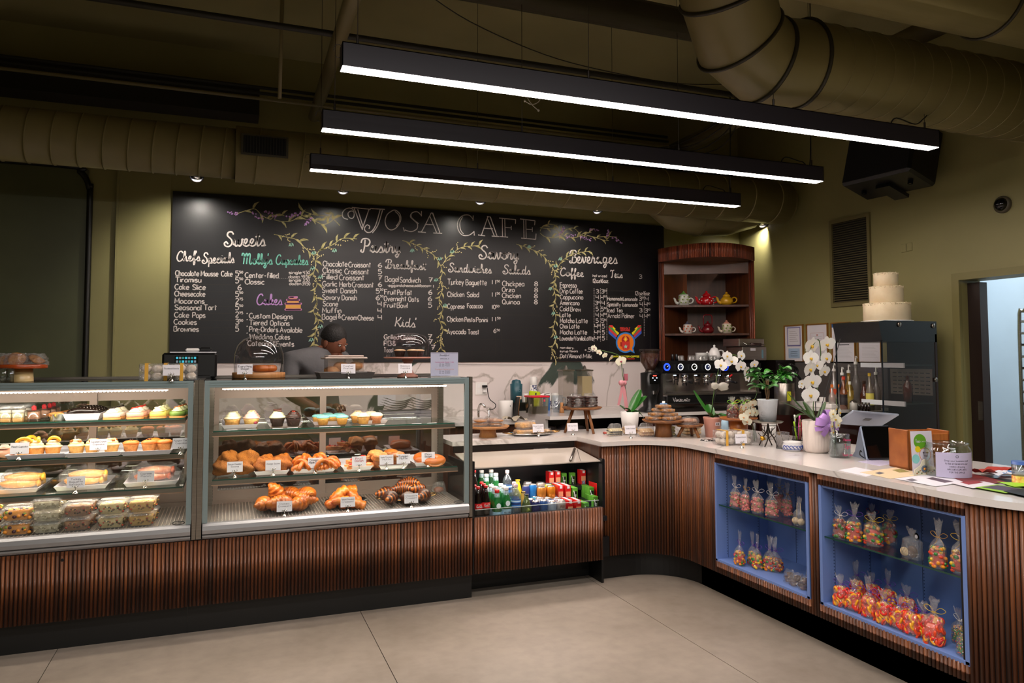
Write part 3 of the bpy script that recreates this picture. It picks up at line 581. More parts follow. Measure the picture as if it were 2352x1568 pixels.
L2=[('Chocolate',85,672,302,48),('Croissant',315,680,515,46),('Classic',82,732,255,48),('Croissant',280,742,498,48),('Filled',80,788,212,46),('Croissant',232,796,455,48),('Garlic',80,852,212,46),('Herb',235,856,335,46),('Croissant',348,860,540,46),('Sweet',78,910,218,46),('Danish',245,914,388,46),('Savory',80,972,235,46),('Danish',256,976,388,46),('Scone',85,1030,218,44),('Muffin',80,1090,248,44),('Bagel',78,1150,205,48),('&',222,1140,245,44),('Cream',255,1155,388,46),('Cheese',398,1158,540,46),('Bagel',645,810,765,48),('Sandwich',778,818,962,48),('Fruit',640,925,742,46),('Parfait',755,930,885,46),('Overnight',635,985,835,46),('Oats',855,990,946,44),('Fruit',635,1042,740,44),('Bowl',752,1045,845,44),('Grilled',635,1328,768,42),('Cheese',785,1332,918,42),('PB&J',635,1385,740,42),('Toast',635,1445,720,42),('Turkey',1208,836,1350,50),('Baguette',1372,840,1558,48),('Chicken',1205,945,1355,44),('Salad',1382,948,1488,44),('Caprese',1205,1052,1358,42),('Focaccia',1385,1048,1520,40),('Chicken',1202,1168,1345,44),('Pesto',1362,1172,1450,42),('Panini',1465,1174,1566,42),('Avocado',1203,1280,1372,44),('Toast',1390,1283,1490,42),('Chickpea',1700,850,1896,46),('Orzo',1698,902,1810,42),('Chicken',1698,956,1866,44),('Quinoa',1700,1012,1855,42)]
for s,x,y,x1,c in L2:chalk(2,s,x,y,x1,y+(x1-x)*.01,c)
for s,x,y in(('6',582,682),('5',582,740),('7',582,796),('6',582,855),('5',562,915),('6',562,975),('4',578,1030),('4',578,1092),('4',580,1152),('7',1038,815),('6',1035,925),('6',1032,984),('5',1033,1042),('7',1032,1325),('7',1036,1372),('7',1060,1422),('8',1988,850),('8',1988,905),('8',1986,958),('8',1986,1012)):chalk(2,s,x,y,x+32,y,40)
for s,x,y in(('11',1610,832),('11',1610,944),('10',1610,1056),('11',1610,1165),('6',1622,1270)):chalk(2,s,x,y,x+(30 if s!='6' else 22),y,36)
for x,y in((1650,815),(1650,925),(1645,1040),(1655,1148),(1650,1255),(600,890),(600,950)):chalk(2,'50',x,y,x+28,y,18,w=.005)
for s,x,y,x1 in(('*egg',668,856,735),('and',745,856,792),('cheese,add',802,857,958),('bacon+',965,858,1062),('1',1080,864,1084)):chalk(2,s,x,y,x1,y,24,w=.006)
for y in(860,968,1086,1196,1308):chalk(2,'*',1235,y,1244,y,40)
L3=[('Espresso',472,672,612,42),('Drip',470,722,540,40),('Coffee',555,724,662,40),('Cappuccino',472,772,668,38),('Americano',472,822,636,38),('Cold',470,874,545,38),('Brew',560,876,648,36),('Latte',470,925,560,38),('Matcha',472,974,592,38),('Latte',610,976,706,38),('Chai',470,1022,535,36),('Latte',552,1023,636,38),('Mocha',472,1073,580,38),('Latte',598,1074,700,38),('Lavender',470,1125,590,36),('Vanilla',592,1126,678,36),('Latte',685,1126,756,38),('Homemade',878,782,1005,30),('Lemonade',1012,785,1134,30),('Specialty',878,832,990,32),('Lemonade',1010,836,1136,34),('Iced',880,884,935,34),('Tea',955,884,1005,34),('Arnold',880,932,985,36),('Palmer',1002,934,1108,38),('non-dairy,',472,1196,590,18),('syrup',470,1226,540,18),('flavors',550,1226,622,18),('+.50',682,1222,762,34),('Oat/Almond',472,1276,652,34),('Milk',668,1278,745,34),('hot',752,582,790,22),('or',800,582,820,18),('iced',828,584,872,22),('12oz',755,632,815,34),('16oz.',822,632,888,34),('12oz',1118,738,1180,34),('16oz',1190,738,1238,34)]
for s,x,y,x1,c in L3:chalk(3,s,x,y,x1,y+(x1-x)*.01,c,w=.007 if c>25 else .005)
for s,x,y in[('3',780,722),('4',778,772),('3',770,822),('5',778,874),('4',778,924),('5',778,974),('4',768,1022),('4',768,1074),('4',768,1124),('3',825,722),('4',820,774),('4',830,822),('5',822,874),('4',820,924),('5',825,974),('5',832,1022),('5',832,1074),('5',832,1124),('3',1148,784),('4',1205,786),('4',1156,832),('4',1196,834),('3',1152,884),('3',1198,886),('4',1156,934),('4',1196,934),('3',1150,596)]:chalk(3,s,x,y,x+22,y,34,w=.0065)
for x,y in((846,706),(846,756),(794,806),(848,856),(846,906),(848,956),(794,1004),(794,1056),(794,1106),(1172,766),(1220,816),(1220,868),(1218,916)):chalk(3,'50',x,y,x+24,y,14,w=.004)
g=G()
for x,y0,y1 in((763,680,1130),(818,680,1130),(873,680,1125),(1192,745,1085)):
 y=y0
 while y<y1:a,b=zp(3,x,y),zp(3,x,y+7);g.ribbon([a-Vector((0,.002,0)),b-Vector((0,.002,0))],.006,(0,-1,0));y+=14
obj('dotted_rule',g,CHALKW,cbd)
g=G()
def fl_(z,x0,y0,x1,y1):g.ribbon([zp(z,x0,y0)-Vector((0,.001,0)),zp(z,x1,y1)-Vector((0,.001,0))],.0025,(0,-1,0))
for k in range(8):fl_(2,1210,770+k*112,2060,775+k*112)
for x in(1100,2070,2125):fl_(2,x,560,x-6,1490)
for x in(560,632,1640,1695):fl_(2,x,640,x-3,1480)
for k in range(9):fl_(1,90,810+k*61,640,812+k*61)
for k in range(6):fl_(3,890,700+k*50,1240,703+k*50)
fl_(3,1243,440,1246,1200)
obj('guide_line',g,CHALKD,cbd,kind='stuff')
# the big title: thin strokes doubled on one side, with serifs
TT={'V':(['~-2.2,2 -5,3.4 -6.4,6 -5.4,9 -2.6,10 0,8.6 .2,6 -1.6,4.6 -3.4,5.4 -3.6,7.2','-3.4,9.9 1.8,10 5.2,0 5.7,0 9.2,10','2.8,10 6,1.4'],['7.6,10 11,10']),}
def title(segs,z,serif=()):
 g=G()
 for st in segs:
  sm_=st[0]=='~';pts=[tuple(float(q)for q in a.split(','))for a in st.lstrip('~').split()]
  P=[zp(z,x,y)for x,y in pts];P=smooth(P,6)if sm_ else P
  g.ribbon([p-Vector((0,.002,0))for p in P],.0085,(0,-1,0))
 obj('title_letter',g,CHALKW,cbd)
title(['~365,190 350,175 325,180 310,200 322,232 350,240 366,215 358,165 325,148 285,160 260,195 270,235 310,250','345,142 500,158','~366,150 385,200 435,330 440,332','398,160 448,322','440,332 500,160','485,155 515,160'],2)
title(['510,152 642,160','~600,162 560,300 520,360 480,365 458,335 480,300 505,312 500,335','~622,165 580,300 530,372'],2)
title(['~715,168 665,205 645,265 660,320 700,345 750,320 785,260 780,205 745,170 715,168','~735,178 770,215 775,262 745,312'],2)
title(['972,175 972,222','~972,215 935,182 890,190 872,225 900,255 935,290 930,335 880,360 822,345','808,322 818,358','~880,200 885,235 948,290'],2)
title(['~1060,192 985,340 965,362','940,362 1012,368','1060,192 1072,192 1138,370','1046,218 1108,368','1078,372 1158,376','1005,295 1085,298'],2)
title(['1438,215 1436,262','~1438,250 1400,212 1340,218 1300,270 1302,340 1340,390 1400,392 1445,360','1445,355 1448,395','~1345,225 1318,280 1325,345 1350,380'],2)
title(['1570,228 1512,392','1482,390 1545,398','1562,225 1592,228 1652,398','1570,250 1628,400','1605,400 1675,405','1535,330 1615,334'],2)
title(['1672,238 1820,252','1820,250 1818,290','1700,240 1702,402','1722,242 1726,404','1680,404 1752,410','1724,322 1780,326','1780,308 1780,345'],2)
title(['1860,246 1995,262','1995,262 1990,302','1892,250 1895,418','1912,252 1915,420','1870,418 2000,430','2000,430 2004,378','1914,338 1970,342','1970,322 1970,362'],2)
# ---- botanical drawing
def leaf(g,p,ang,L_,wd=.3):
 d=Vector((math.cos(ang),0,math.sin(ang)));n=Vector((-d.z,0,d.x));pts=[]
 for t in(0,.25,.55,.8,1):pts.append((p+d*L_*t+n*L_*.18*math.sin(t*3)*(.8),wd*L_*math.sin(PI*min(t+.08,1))*.8+.002))
 g.ribbon([a for a,_ in pts],[b for _,b in pts],(0,-1,0))
def vine(z,pts,mat_leaf=CHALKG,lw=.006,every=.05,ll=.05,berries=0,name='vine'):
 P=smooth([zp(z,x,y)-Vector((0,.002,0))for x,y in pts],10);g=G();g.ribbon(P,lw,(0,-1,0));gb=G();acc=0;side=1
 for i in range(1,len(P)):
  acc+=(P[i]-P[i-1]).length
  if acc>every*.72:
   acc=0;side=-side;t=P[i]-P[i-1];a=math.atan2(t.z,t.x)+side*rnd.uniform(.5,.9)
   if rnd.random()<berries:
    for k in range(7):
     q=P[i]+Vector((math.cos(a)*.011*k+rnd.uniform(-.006,.006),0,math.sin(a)*.011*k+rnd.uniform(-.006,.006)));gb.poly([q+Vector((.005*math.cos(b),-.0005,.005*math.sin(b)))for b in(0,1.05,2.1,3.14,4.2,5.2)])
   else:leaf(g,P[i],a,ll*rnd.uniform(.9,1.5))
 obj('drawn_vine',g,mat_leaf,cbd)
 if gb.v:obj('drawn_berries',gb,CHALKY,cbd,kind='stuff')
def bells(z,L_):
 g=G()
 for x,y in L_:
  p=zp(z,x,y)-Vector((0,.0032,0))
  for a in(-2.2,-1.57,-.9):leaf(g,p,a,.035,.5)
 obj('drawn_bellflowers',g,CHALKV,cbd)
def sprigs(z,L_):
 g=G()
 for x0,y0,x1,y1 in L_:
  a,b=zp(z,x0,y0),zp(z,x1,y1)
  for k in range(14):
   p=a+(b-a)*(k/13)+Vector((rnd.uniform(-.012,.012),-.0035,rnd.uniform(-.014,.014)));r=rnd.uniform(.004,.009)
   g.poly([p+Vector((r*math.cos(c),0,r*math.sin(c)))for c in(0,1.05,2.1,3.14,4.2,5.2)])
 obj('drawn_lavender',g,CHALKP,cbd)
vine(1,[(610,265),(700,235),(770,225),(830,280),(900,310),(940,280),(1010,275)],berries=0,every=.09,ll=.07)
vine(1,[(930,315),(1000,330),(1080,325),(1160,285),(1220,280),(1290,330),(1360,355),(1430,320),(1440,270),(1410,245)],every=.08,ll=.07)
vine(1,[(1495,365),(1430,305),(1350,280),(1280,275),(1180,240)],every=.09,ll=.06)
sprigs(1,[(540,255,625,270),(745,265,835,305),(860,235,945,295),(1045,290,1160,262),(1200,355,1248,300)])
vine(3,[(300,205),(340,235),(420,245),(480,225),(520,180),(590,165),(650,220),(700,235)],every=.09,ll=.06)
vine(3,[(300,160),(350,165),(420,170),(470,205),(540,240),(620,240),(680,205),(740,200)],every=.09,ll=.06)
vine(3,[(300,190),(320,150),(370,130),(420,135)],every=.08,ll=.05);vine(3,[(700,225),(780,245),(840,265),(890,270)],every=.07,ll=.05);vine(3,[(800,240),(880,235),(960,240)],every=.07,ll=.05)
sprigs(3,[(462,230,500,155),(530,238,600,222),(725,178,800,185),(650,240,730,262),(885,180,872,232),(915,240,1000,285)])
vine(1,[(930,440),(1040,465),(1130,490),(1200,560),(1260,620),(1290,700),(1270,780),(1300,860),(1275,940),(1300,1020),(1270,1100),(1310,1190),(1285,1290),(1270,1430)],every=.042,ll=.055,berries=.25)
vine(1,[(1295,680),(1310,590),(1370,560),(1450,520),(1520,475),(1640,480)],every=.042,ll=.055,berries=.3)
bells(1,[(1075,515),(1268,585),(1258,715),(1325,790),(1445,565),(1325,1215),(1247,1330)])
vine(2,[(800,440),(900,470),(1000,520),(1080,570),(1130,640),(1160,720),(1140,800),(1160,880),(1130,980),(1165,1060),(1135,1150),(1165,1240),(1140,1340),(1160,1430)],every=.042,ll=.05,berries=.3)
vine(2,[(1160,660),(1200,600),(1260,550),(1340,500),(1490,485)],every=.042,ll=.05,berries=.3)
bells(2,[(885,515),(1133,590),(1245,525),(1100,780),(1180,1010)])
vine(3,[(95,300),(200,335),(300,380),(360,440),(410,510),(435,590),(415,670),(435,760),(410,850),(435,930),(410,1040),(435,1130),(400,1200),(435,1300)],every=.04,ll=.05,berries=.3)
vine(3,[(430,560),(470,470),(520,420),(600,380),(730,360)],every=.04,ll=.05,berries=.3)
bells(3,[(202,310),(470,415),(430,475),(385,670),(410,880),(430,1085)])
# small three-tier cake drawing
def dq(z,pts,mat,dy=.003,name='drawn_cake_tier'):
 obj(name,G().poly([zp(z,x,y)-Vector((0,dy,0))for x,y in pts][::-1]),mat,cbd)
for(x0,x1,y0,y1)in((1030,1160,1035,1085),(1043,1143,1003,1035),(1062,1126,980,1003)):
 dq(1,[(x0,y0),(x1,y0),(x1,y1),(x0,y1)],CHALKO)
 g=G();n=int((x1-x0)/9)
 for k in range(n+1):
  p=zp(1,x0+(x1-x0)*k/n,y0)-Vector((0,.004,0));g.poly([p+Vector((.01*math.cos(c),0,.01*math.sin(c)))for c in(0,1.05,2.1,3.14,4.2,5.2)])
  if y1>1080:p=zp(1,x0+(x1-x0)*k/n,y1)-Vector((0,.004,0));g.poly([p+Vector((.01*math.cos(c),0,.01*math.sin(c)))for c in(0,1.05,2.1,3.14,4.2,5.2)])
 obj('drawn_icing',g,CHALKM,cbd)
# ---- coffee roaster's poster, a cut-out decal
ps=thing('coffee_poster','colourful decal PROUDLY SERVING with a red mug in an orange circle, on the chalkboard','poster',(0,0,0))
def pq(pts,c,dy,name='printed_shape',sm_=False):
 P=[on(*((1160+x*.26782,480+y*.26782)),'Y',YB)-Vector((0,dy,0))for x,y in pts];obj(name,G().poly(P[::-1]),M('decal_'+c,c,.45),ps)
def circ(cx,cy,r,c,dy,n=40,name='printed_disc'):pq([(cx+r*math.cos(2*PI*k/n),cy+r*math.sin(2*PI*k/n)*1.08)for k in range(n)],c,dy,name)
pq([(882,992),(1168,992),(1168,1300),(882,1300)],'100e12',.0022,'black_backing')
pq([(886,1065),(950,1120),(950,1080),(888,1030)],'3f62c8',.003);pq([(888,1040),(955,1100),(962,1075),(886,1005)],'d23c40',.0032);pq([(888,1010),(960,1080),(972,1060),(890,995)],'2fa04a',.0034)
pq([(905,995),(965,1080),(978,1062),(935,1030),(950,1030),(920,1000)],'f0dc20',.0038);pq([(888,995),(910,1020),(925,1015),(920,995)],'e03034',.0042)
pq([(1170,1065),(1108,1120),(1106,1080),(1168,1030)],'3f62c8',.003);pq([(1168,1040),(1105,1100),(1098,1075),(1168,1005)],'d23c40',.0032);pq([(1168,1010),(1098,1080),(1088,1060),(1166,995)],'2fa04a',.0034)
pq([(1152,998),(1095,1080),(1084,1062),(1120,1030),(1105,1030),(1136,1002)],'f0dc20',.0038);pq([(1168,995),(1145,1020),(1132,1015),(1138,995)],'e03034',.0042)
circ(1031,1144,82,'3d88d8',.0046);pq([(1060,1215),(1110,1236),(1095,1180)],'3d88d8',.0047,'speech_tail');circ(1031,1144,70,'f58220',.0052);pq([(1062,1200),(1096,1222),(1084,1180)],'f58220',.0053,'speech_tail')
circ(1031,1124,34,'b02a20',.0056);pq([(1000,1135),(1070,1135),(1066,1195),(1050,1206),(1012,1206),(1004,1195)],'e03a34',.006,'printed_mug');pq([(986,1140),(1002,1140),(1002,1180),(986,1176)],'b02a20',.0061,'printed_handle')
pq([(1031,1080),(1050,1118),(1031,1140),(1012,1118)],'f0932a',.0063,'printed_flame');pq([(1031,1098),(1040,1118),(1031,1130),(1022,1118)],'f8d24a',.0066,'printed_flame')
pq([(1032+(20 if k%2==0 else 9)*math.sin(PI*k/5),1178-(20 if k%2==0 else 9)*math.cos(PI*k/5))for k in range(10)],'a8d8c0',.0066,'printed_star')
RP_,YP_=M('decal_red_text','d83c34',.5),M('decal_yellow_text','e2dc30',.5)
def ptx(s,x0,y,x1,cap,m,w=.006):
 a,b=on(1160+x0*.26782,480+y*.26782,'Y',YB),on(1160+x1*.26782,480+y*.26782,'Y',YB);c=cap*.26782/1693*6.9
 write(s,a,b,c,w,m,ps,off=.005,name='printed_words')
ptx('PROUDLY',986,1027,1070,13,RP_);ptx('SERVING',988,1045,1068,13,RP_);ptx('DARK MATTER COFFEE',920,1270,1150,13,YP_,.007);ptx('CHICAGO ROASTER',1000,1288,1108,8,RP_,.003)
# ================================================================ COUNTERS AND CASES
PITCH_=.0195
gs=G();prof=[(-.0082,.002),(-.0075,-.004),(-.0045,-.0078),(0,-.009),(.0045,-.0078),(.0075,-.004),(.0082,.002)]
n0=len(gs.v);gs.v+=[(x,y,0)for x,y in prof]+[(x,y,1)for x,y in prof]
for i in range(6):gs.face((i,i+1,8+i,7+i),0,True)
gs.face(tuple(range(6,-1,-1)));gs.face(tuple(range(7,14)))
SLAT=mesh('slat',gs,WOOD)
def slats(path,z0,z1,parent,skip=None,msh=SLAT,pitch=PITCH_,joined=None):
 """half-round slats along a plan path, round side to the customers (left of travel is behind)"""
 P=[Vector((x,y,0))for x,y in path];seg=[(P[i+1]-P[i]).length for i in range(len(P)-1)];tot=sum(seg);n=int(tot/pitch);k=0;acc=0
 for i in range(n):
  d=(i+.5)*tot/n
  while k<len(seg)-1 and acc+seg[k]<d:acc+=seg[k];k+=1
  t=(P[k+1]-P[k]).normalized();p=P[k]+t*(d-acc);rz=math.atan2(t.y,t.x)
  spans=[(z0,z1)]
  if skip:spans=skip(p)or spans
  for a,b in spans:
   if joined is not None:joined.add(gs,Matrix.Translation((p.x,p.y,a))@Matrix.Rotation(rz,4,'Z')@Matrix.Diagonal((1,1,b-a,1)))
   else:
    o=obj('slat',msh,None,parent,(p.x,p.y,a),rz);o.scale=(1,1,b-a)
YP=4.405
# --- base under the two cases
cb1=thing('case_base','fluted dark wood base on a black plinth under both glass display cases','counter',(0,0,0))
obj('carcass',G().box(-3.2,1.425,YP+.004,5.05,.16,.515),WOODBASE,cb1)
obj('plinth',G().box(-3.2,1.44,YP+.065,5.0,0,.16),TOEK,cb1)
obj('plinth_joint',G().box(-.19,-.187,YP+.063,YP+.066,0,.16),BLACKG,cb1)
slats([(-1.32,YP),(1.425,YP)],.16,.508,cb1)
hs=on(143,1286,'Y',YP-.01);obj('lock_hole',G().cyl((0,0,0),.008,0,.003,14),BLACKG,cb1,(hs.x,YP-.006,hs.z),rot=(PI/2,0,0))
# --- drinks cooler front
cl=thing('drinks_cooler','open-top drinks cooler let into the fluted wood counter, black inside','cooler',(0,0,0))
CX0,CX1=1.43,2.335;WX=2.395
obj('carcass',G().box(CX0,CX1,YP+.004,YP+.03,.16,.505),WOODBASE,cl)
slats([(CX0+.004,YP),(CX1-.004,YP)],.162,.505,cl)
obj('toe_board',G().box(CX0,CX1,YP+.22,YP+.24,0,.17).box(CX1,CX1+.015,YP+.03,YP+.5,0,.17),TOEK,cl)
obj('well',G().box(CX0,CX0+.012,YP+.03,4.98,.17,.82).box(WX-.012,WX,YP+.09,4.98,.17,.79).box(CX0,WX,4.95,4.98,.17,.79).box(CX0,WX,YP+.03,4.98,.17,.3),M('cooler_black','0b0a0c',.35),cl)
obj('side_post',G().box(CX1-.006,CX1+.012,YP-.002,YP+.05,.5,.82),BLACKP,cl);obj('side_post',G().box(CX0-.01,CX0+.008,YP-.002,YP+.05,.5,.85),BLACKP,cl)
TIERS=[(4.44,.435),(4.545,.52),(4.70,.60)]
for i,(y,z)in enumerate(TIERS):
 y1=TIERS[i+1][0]if i<2 else 4.95
 obj('tier_shelf',G().box(CX0+.012,WX-.012,y-.0,y1,z-.03,z),M('cooler_tier','141317',.4),cl)
obj('product_guard',G().box(CX0+.02,CX1-.02,4.428,4.432,.5,.545),PANE,cl)
obj('guard_rail',G().box(CX0+.02,CX1-.02,4.427,4.433,.545,.548),M('rail_clear','b8c0bc',.2),cl)
obj('light_tube',G().box(CX0+.1,CX0+.40,4.6,4.62,.79,.795),M('cooler_led','fff0dc',.5,emit=12),cl)
area((1.88,4.55,.79),.8,.06,3.5,(1,.93,.86),name='cooler_lamp')
# sloping glass top over the well, bright wall reflection painted in as cream
CRP=M('cream_gloss_panel','b8ada2',.12)
obj('top_panel',G().poly([(CX0,4.43,.806),(CX1-.005,4.43,.806),(CX1-.005,4.81,.852),(CX0,4.81,.852)]).poly([(CX0,4.81,.846),(CX1-.005,4.81,.846),(CX1-.005,4.43,.800),(CX0,4.43,.800)]).poly([(CX0,4.43,.8),(CX1-.005,4.43,.8),(CX1-.005,4.43,.806),(CX0,4.43,.806)]),CRP,cl)
obj('panel_brace',G().tube([on(1320,1030,'Z',.858),on(1310,1058,'Z',.825)],.009,4).tube([on(1326,1032,'Z',.858),on(1333,1057,'Z',.825)],.002,4),STEEL,cl)
obj('rear_strip',G().box(CX0,CX1,4.84,4.85,.852,.897),M('dark_reflective_strip','2b2624',.08,.3),cl)
# --- long curved counter: worktop + fluted body with two blue display niches
def arc(cx,cy,r,a0,a1,n=14):return[(cx+r*math.cos(a0+(a1-a0)*i/n),cy+r*math.sin(a0+(a1-a0)*i/n))for i in range(n+1)]
CT=.925
wt=[(1.42,4.835),(2.352,4.835),(2.352,4.452)]+[(2.54,4.452)]+arc(2.54,4.152,.3,PI/2,0)[1:]+arc(3.36,2.25,.52,PI,1.5*PI)+[(3.83,1.73),(3.83,5.3),(1.42,5.3)]
g=G();n=len(wt);b_=.003
g.v+=[(x,y,CT)for x,y in wt]+[(x,y,CT-.029)for x,y in wt]
g.face(list(range(n))[::-1]);g.face([n+i for i in range(n)])
for i in range(n):j=(i+1)%n;g.face((i,j,n+j,n+i))
wk=obj('worktop',g,COUNTER);tag(wk,'continuous white quartz worktop curving round from the cooler to the till','worktop')
bc=thing('corner_counter','curved dark fluted wood counter with two blue candy niches under the worktop','counter',(0,0,0))
XP=2.862
pth=[(2.355,4.472),(2.54,4.472)]+arc(2.54,4.15,.322,PI/2,0,16)[1:]+arc(3.36,2.25,.498,PI,1.42*PI,16)
N1,N2=(3.108,3.908),(2.216,3.031);NZ0,NZ1=.236,.838
def skipf(p):
 if abs(p.x-XP)<.004 and(N1[0]<p.y<N1[1]or N2[0]<p.y<N2[1]):return[(.162,NZ0-.004),(NZ1,.896)]
slats(pth,.162,.896,bc,skipf)
g=G()
def wall(g,path,off,z0,z1,th=.02):
 P=[Vector((x,y))for x,y in path];A=[];B=[]
 for i,p in enumerate(P):
  t=(P[min(i+1,len(P)-1)]-P[max(i-1,0)]).normalized();nn=Vector((-t.y,t.x));A.append(p+nn*off);B.append(p+nn*(off+th))
 for i in range(len(P)-1):
  if abs(P[i].x-P[i+1].x)<1e-4 and abs(P[i].x-XP)<.01:continue
  g.poly([(A[i].x,A[i].y,z0),(A[i+1].x,A[i+1].y,z0),(A[i+1].x,A[i+1].y,z1),(A[i].x,A[i].y,z1)])
wall(g,pth,.003,.162,.896)
for a,b in((NZ1,.896),(.162,NZ0)):g.box(XP+.003,XP+.02,2.25,4.15,a,b)
for a,b in((N1[1],4.15),(N2[1],N1[0]),(2.2,N2[0])):g.box(XP+.003,XP+.02,a,b,NZ0,NZ1)
obj('carcass',g,WOODBASE,bc)
g=G();wall(g,[(2.355,4.515),(2.6,4.515)]+arc(2.6,4.175,.34,PI/2,0,14)[1:]+arc(3.36,2.25,.42,PI,1.45*PI,14),0,0,.163)
g.poly([(2.94,4.175,0),(2.94,2.25,0),(2.94,2.25,.163),(2.94,4.175,.163)]).box(2.352,2.358,4.46,4.52,0,.163)
pl=obj('plinth',g,TOEK,bc)
g=G()
g.poly([(x,y,.163)for x,y in pth+[(3.8,1.9),(3.8,4.6),(2.36,4.6)]]);obj('underside',g,TOEK,bc)
obj('end_panel',G().box(2.338,2.352,4.462,4.83,.80,.896),WOODP,bc)
for q,(y0,y1)in enumerate((N1,N2)):
 D=.40;x1=XP+D
 nb=obj('display_niche',G().box(XP-.006,x1,y0-.001,y0+.018,NZ0-.004,NZ1).box(XP-.006,x1,y1-.018,y1+.001,NZ0-.004,NZ1).box(x1-.01,x1,y0,y1,NZ0,NZ1).box(XP-.006,x1,y0,y1,NZ0-.008,NZ0+.008).box(XP+.002,x1,y0,y1,NZ1-.012,NZ1),BLUEP,bc,label=('left','right')[q]+' niche, painted cornflower blue, with one glass shelf')
 g=G()
 for yy,ax in((y0+.0185,1),(y1-.0185,-1)):
  for xx in(XP+.07,XP+.31):
   for k in range(34):g.box(xx-.002,xx+.002,yy-.0005,yy+.0005,NZ0+.03+k*.0165,NZ0+.035+k*.0165)
   g.box(xx+.006,xx+.007,yy-.001,yy+.001,NZ0+.01,NZ1-.01)
 for yy in(y0+(y1-y0)*.35,y0+(y1-y0)*.66):
  for k in range(34):g.box(x1-.0108,x1-.0098,yy-.002,yy+.002,NZ0+.03+k*.0165,NZ0+.035+k*.0165)
  g.box(x1-.0115,x1-.0098,yy+.006,yy+.008,NZ0,NZ1)
 obj('shelf_pin_holes',g,M('pin_hole_dark','1d2c52',.7),nb,kind='stuff')
 sh=obj('glass_shelf',G().box(XP+.012,x1-.012,y0+.02,y1-.02,.572,.579),SHELFG,nb)
 obj('glass_shelf_edge',G().box(XP+.009,XP+.0119,y0+.02,y1-.02,.572,.579),EDGEG,nb)
SHZ=.5795;NFZ=NZ0+.0085
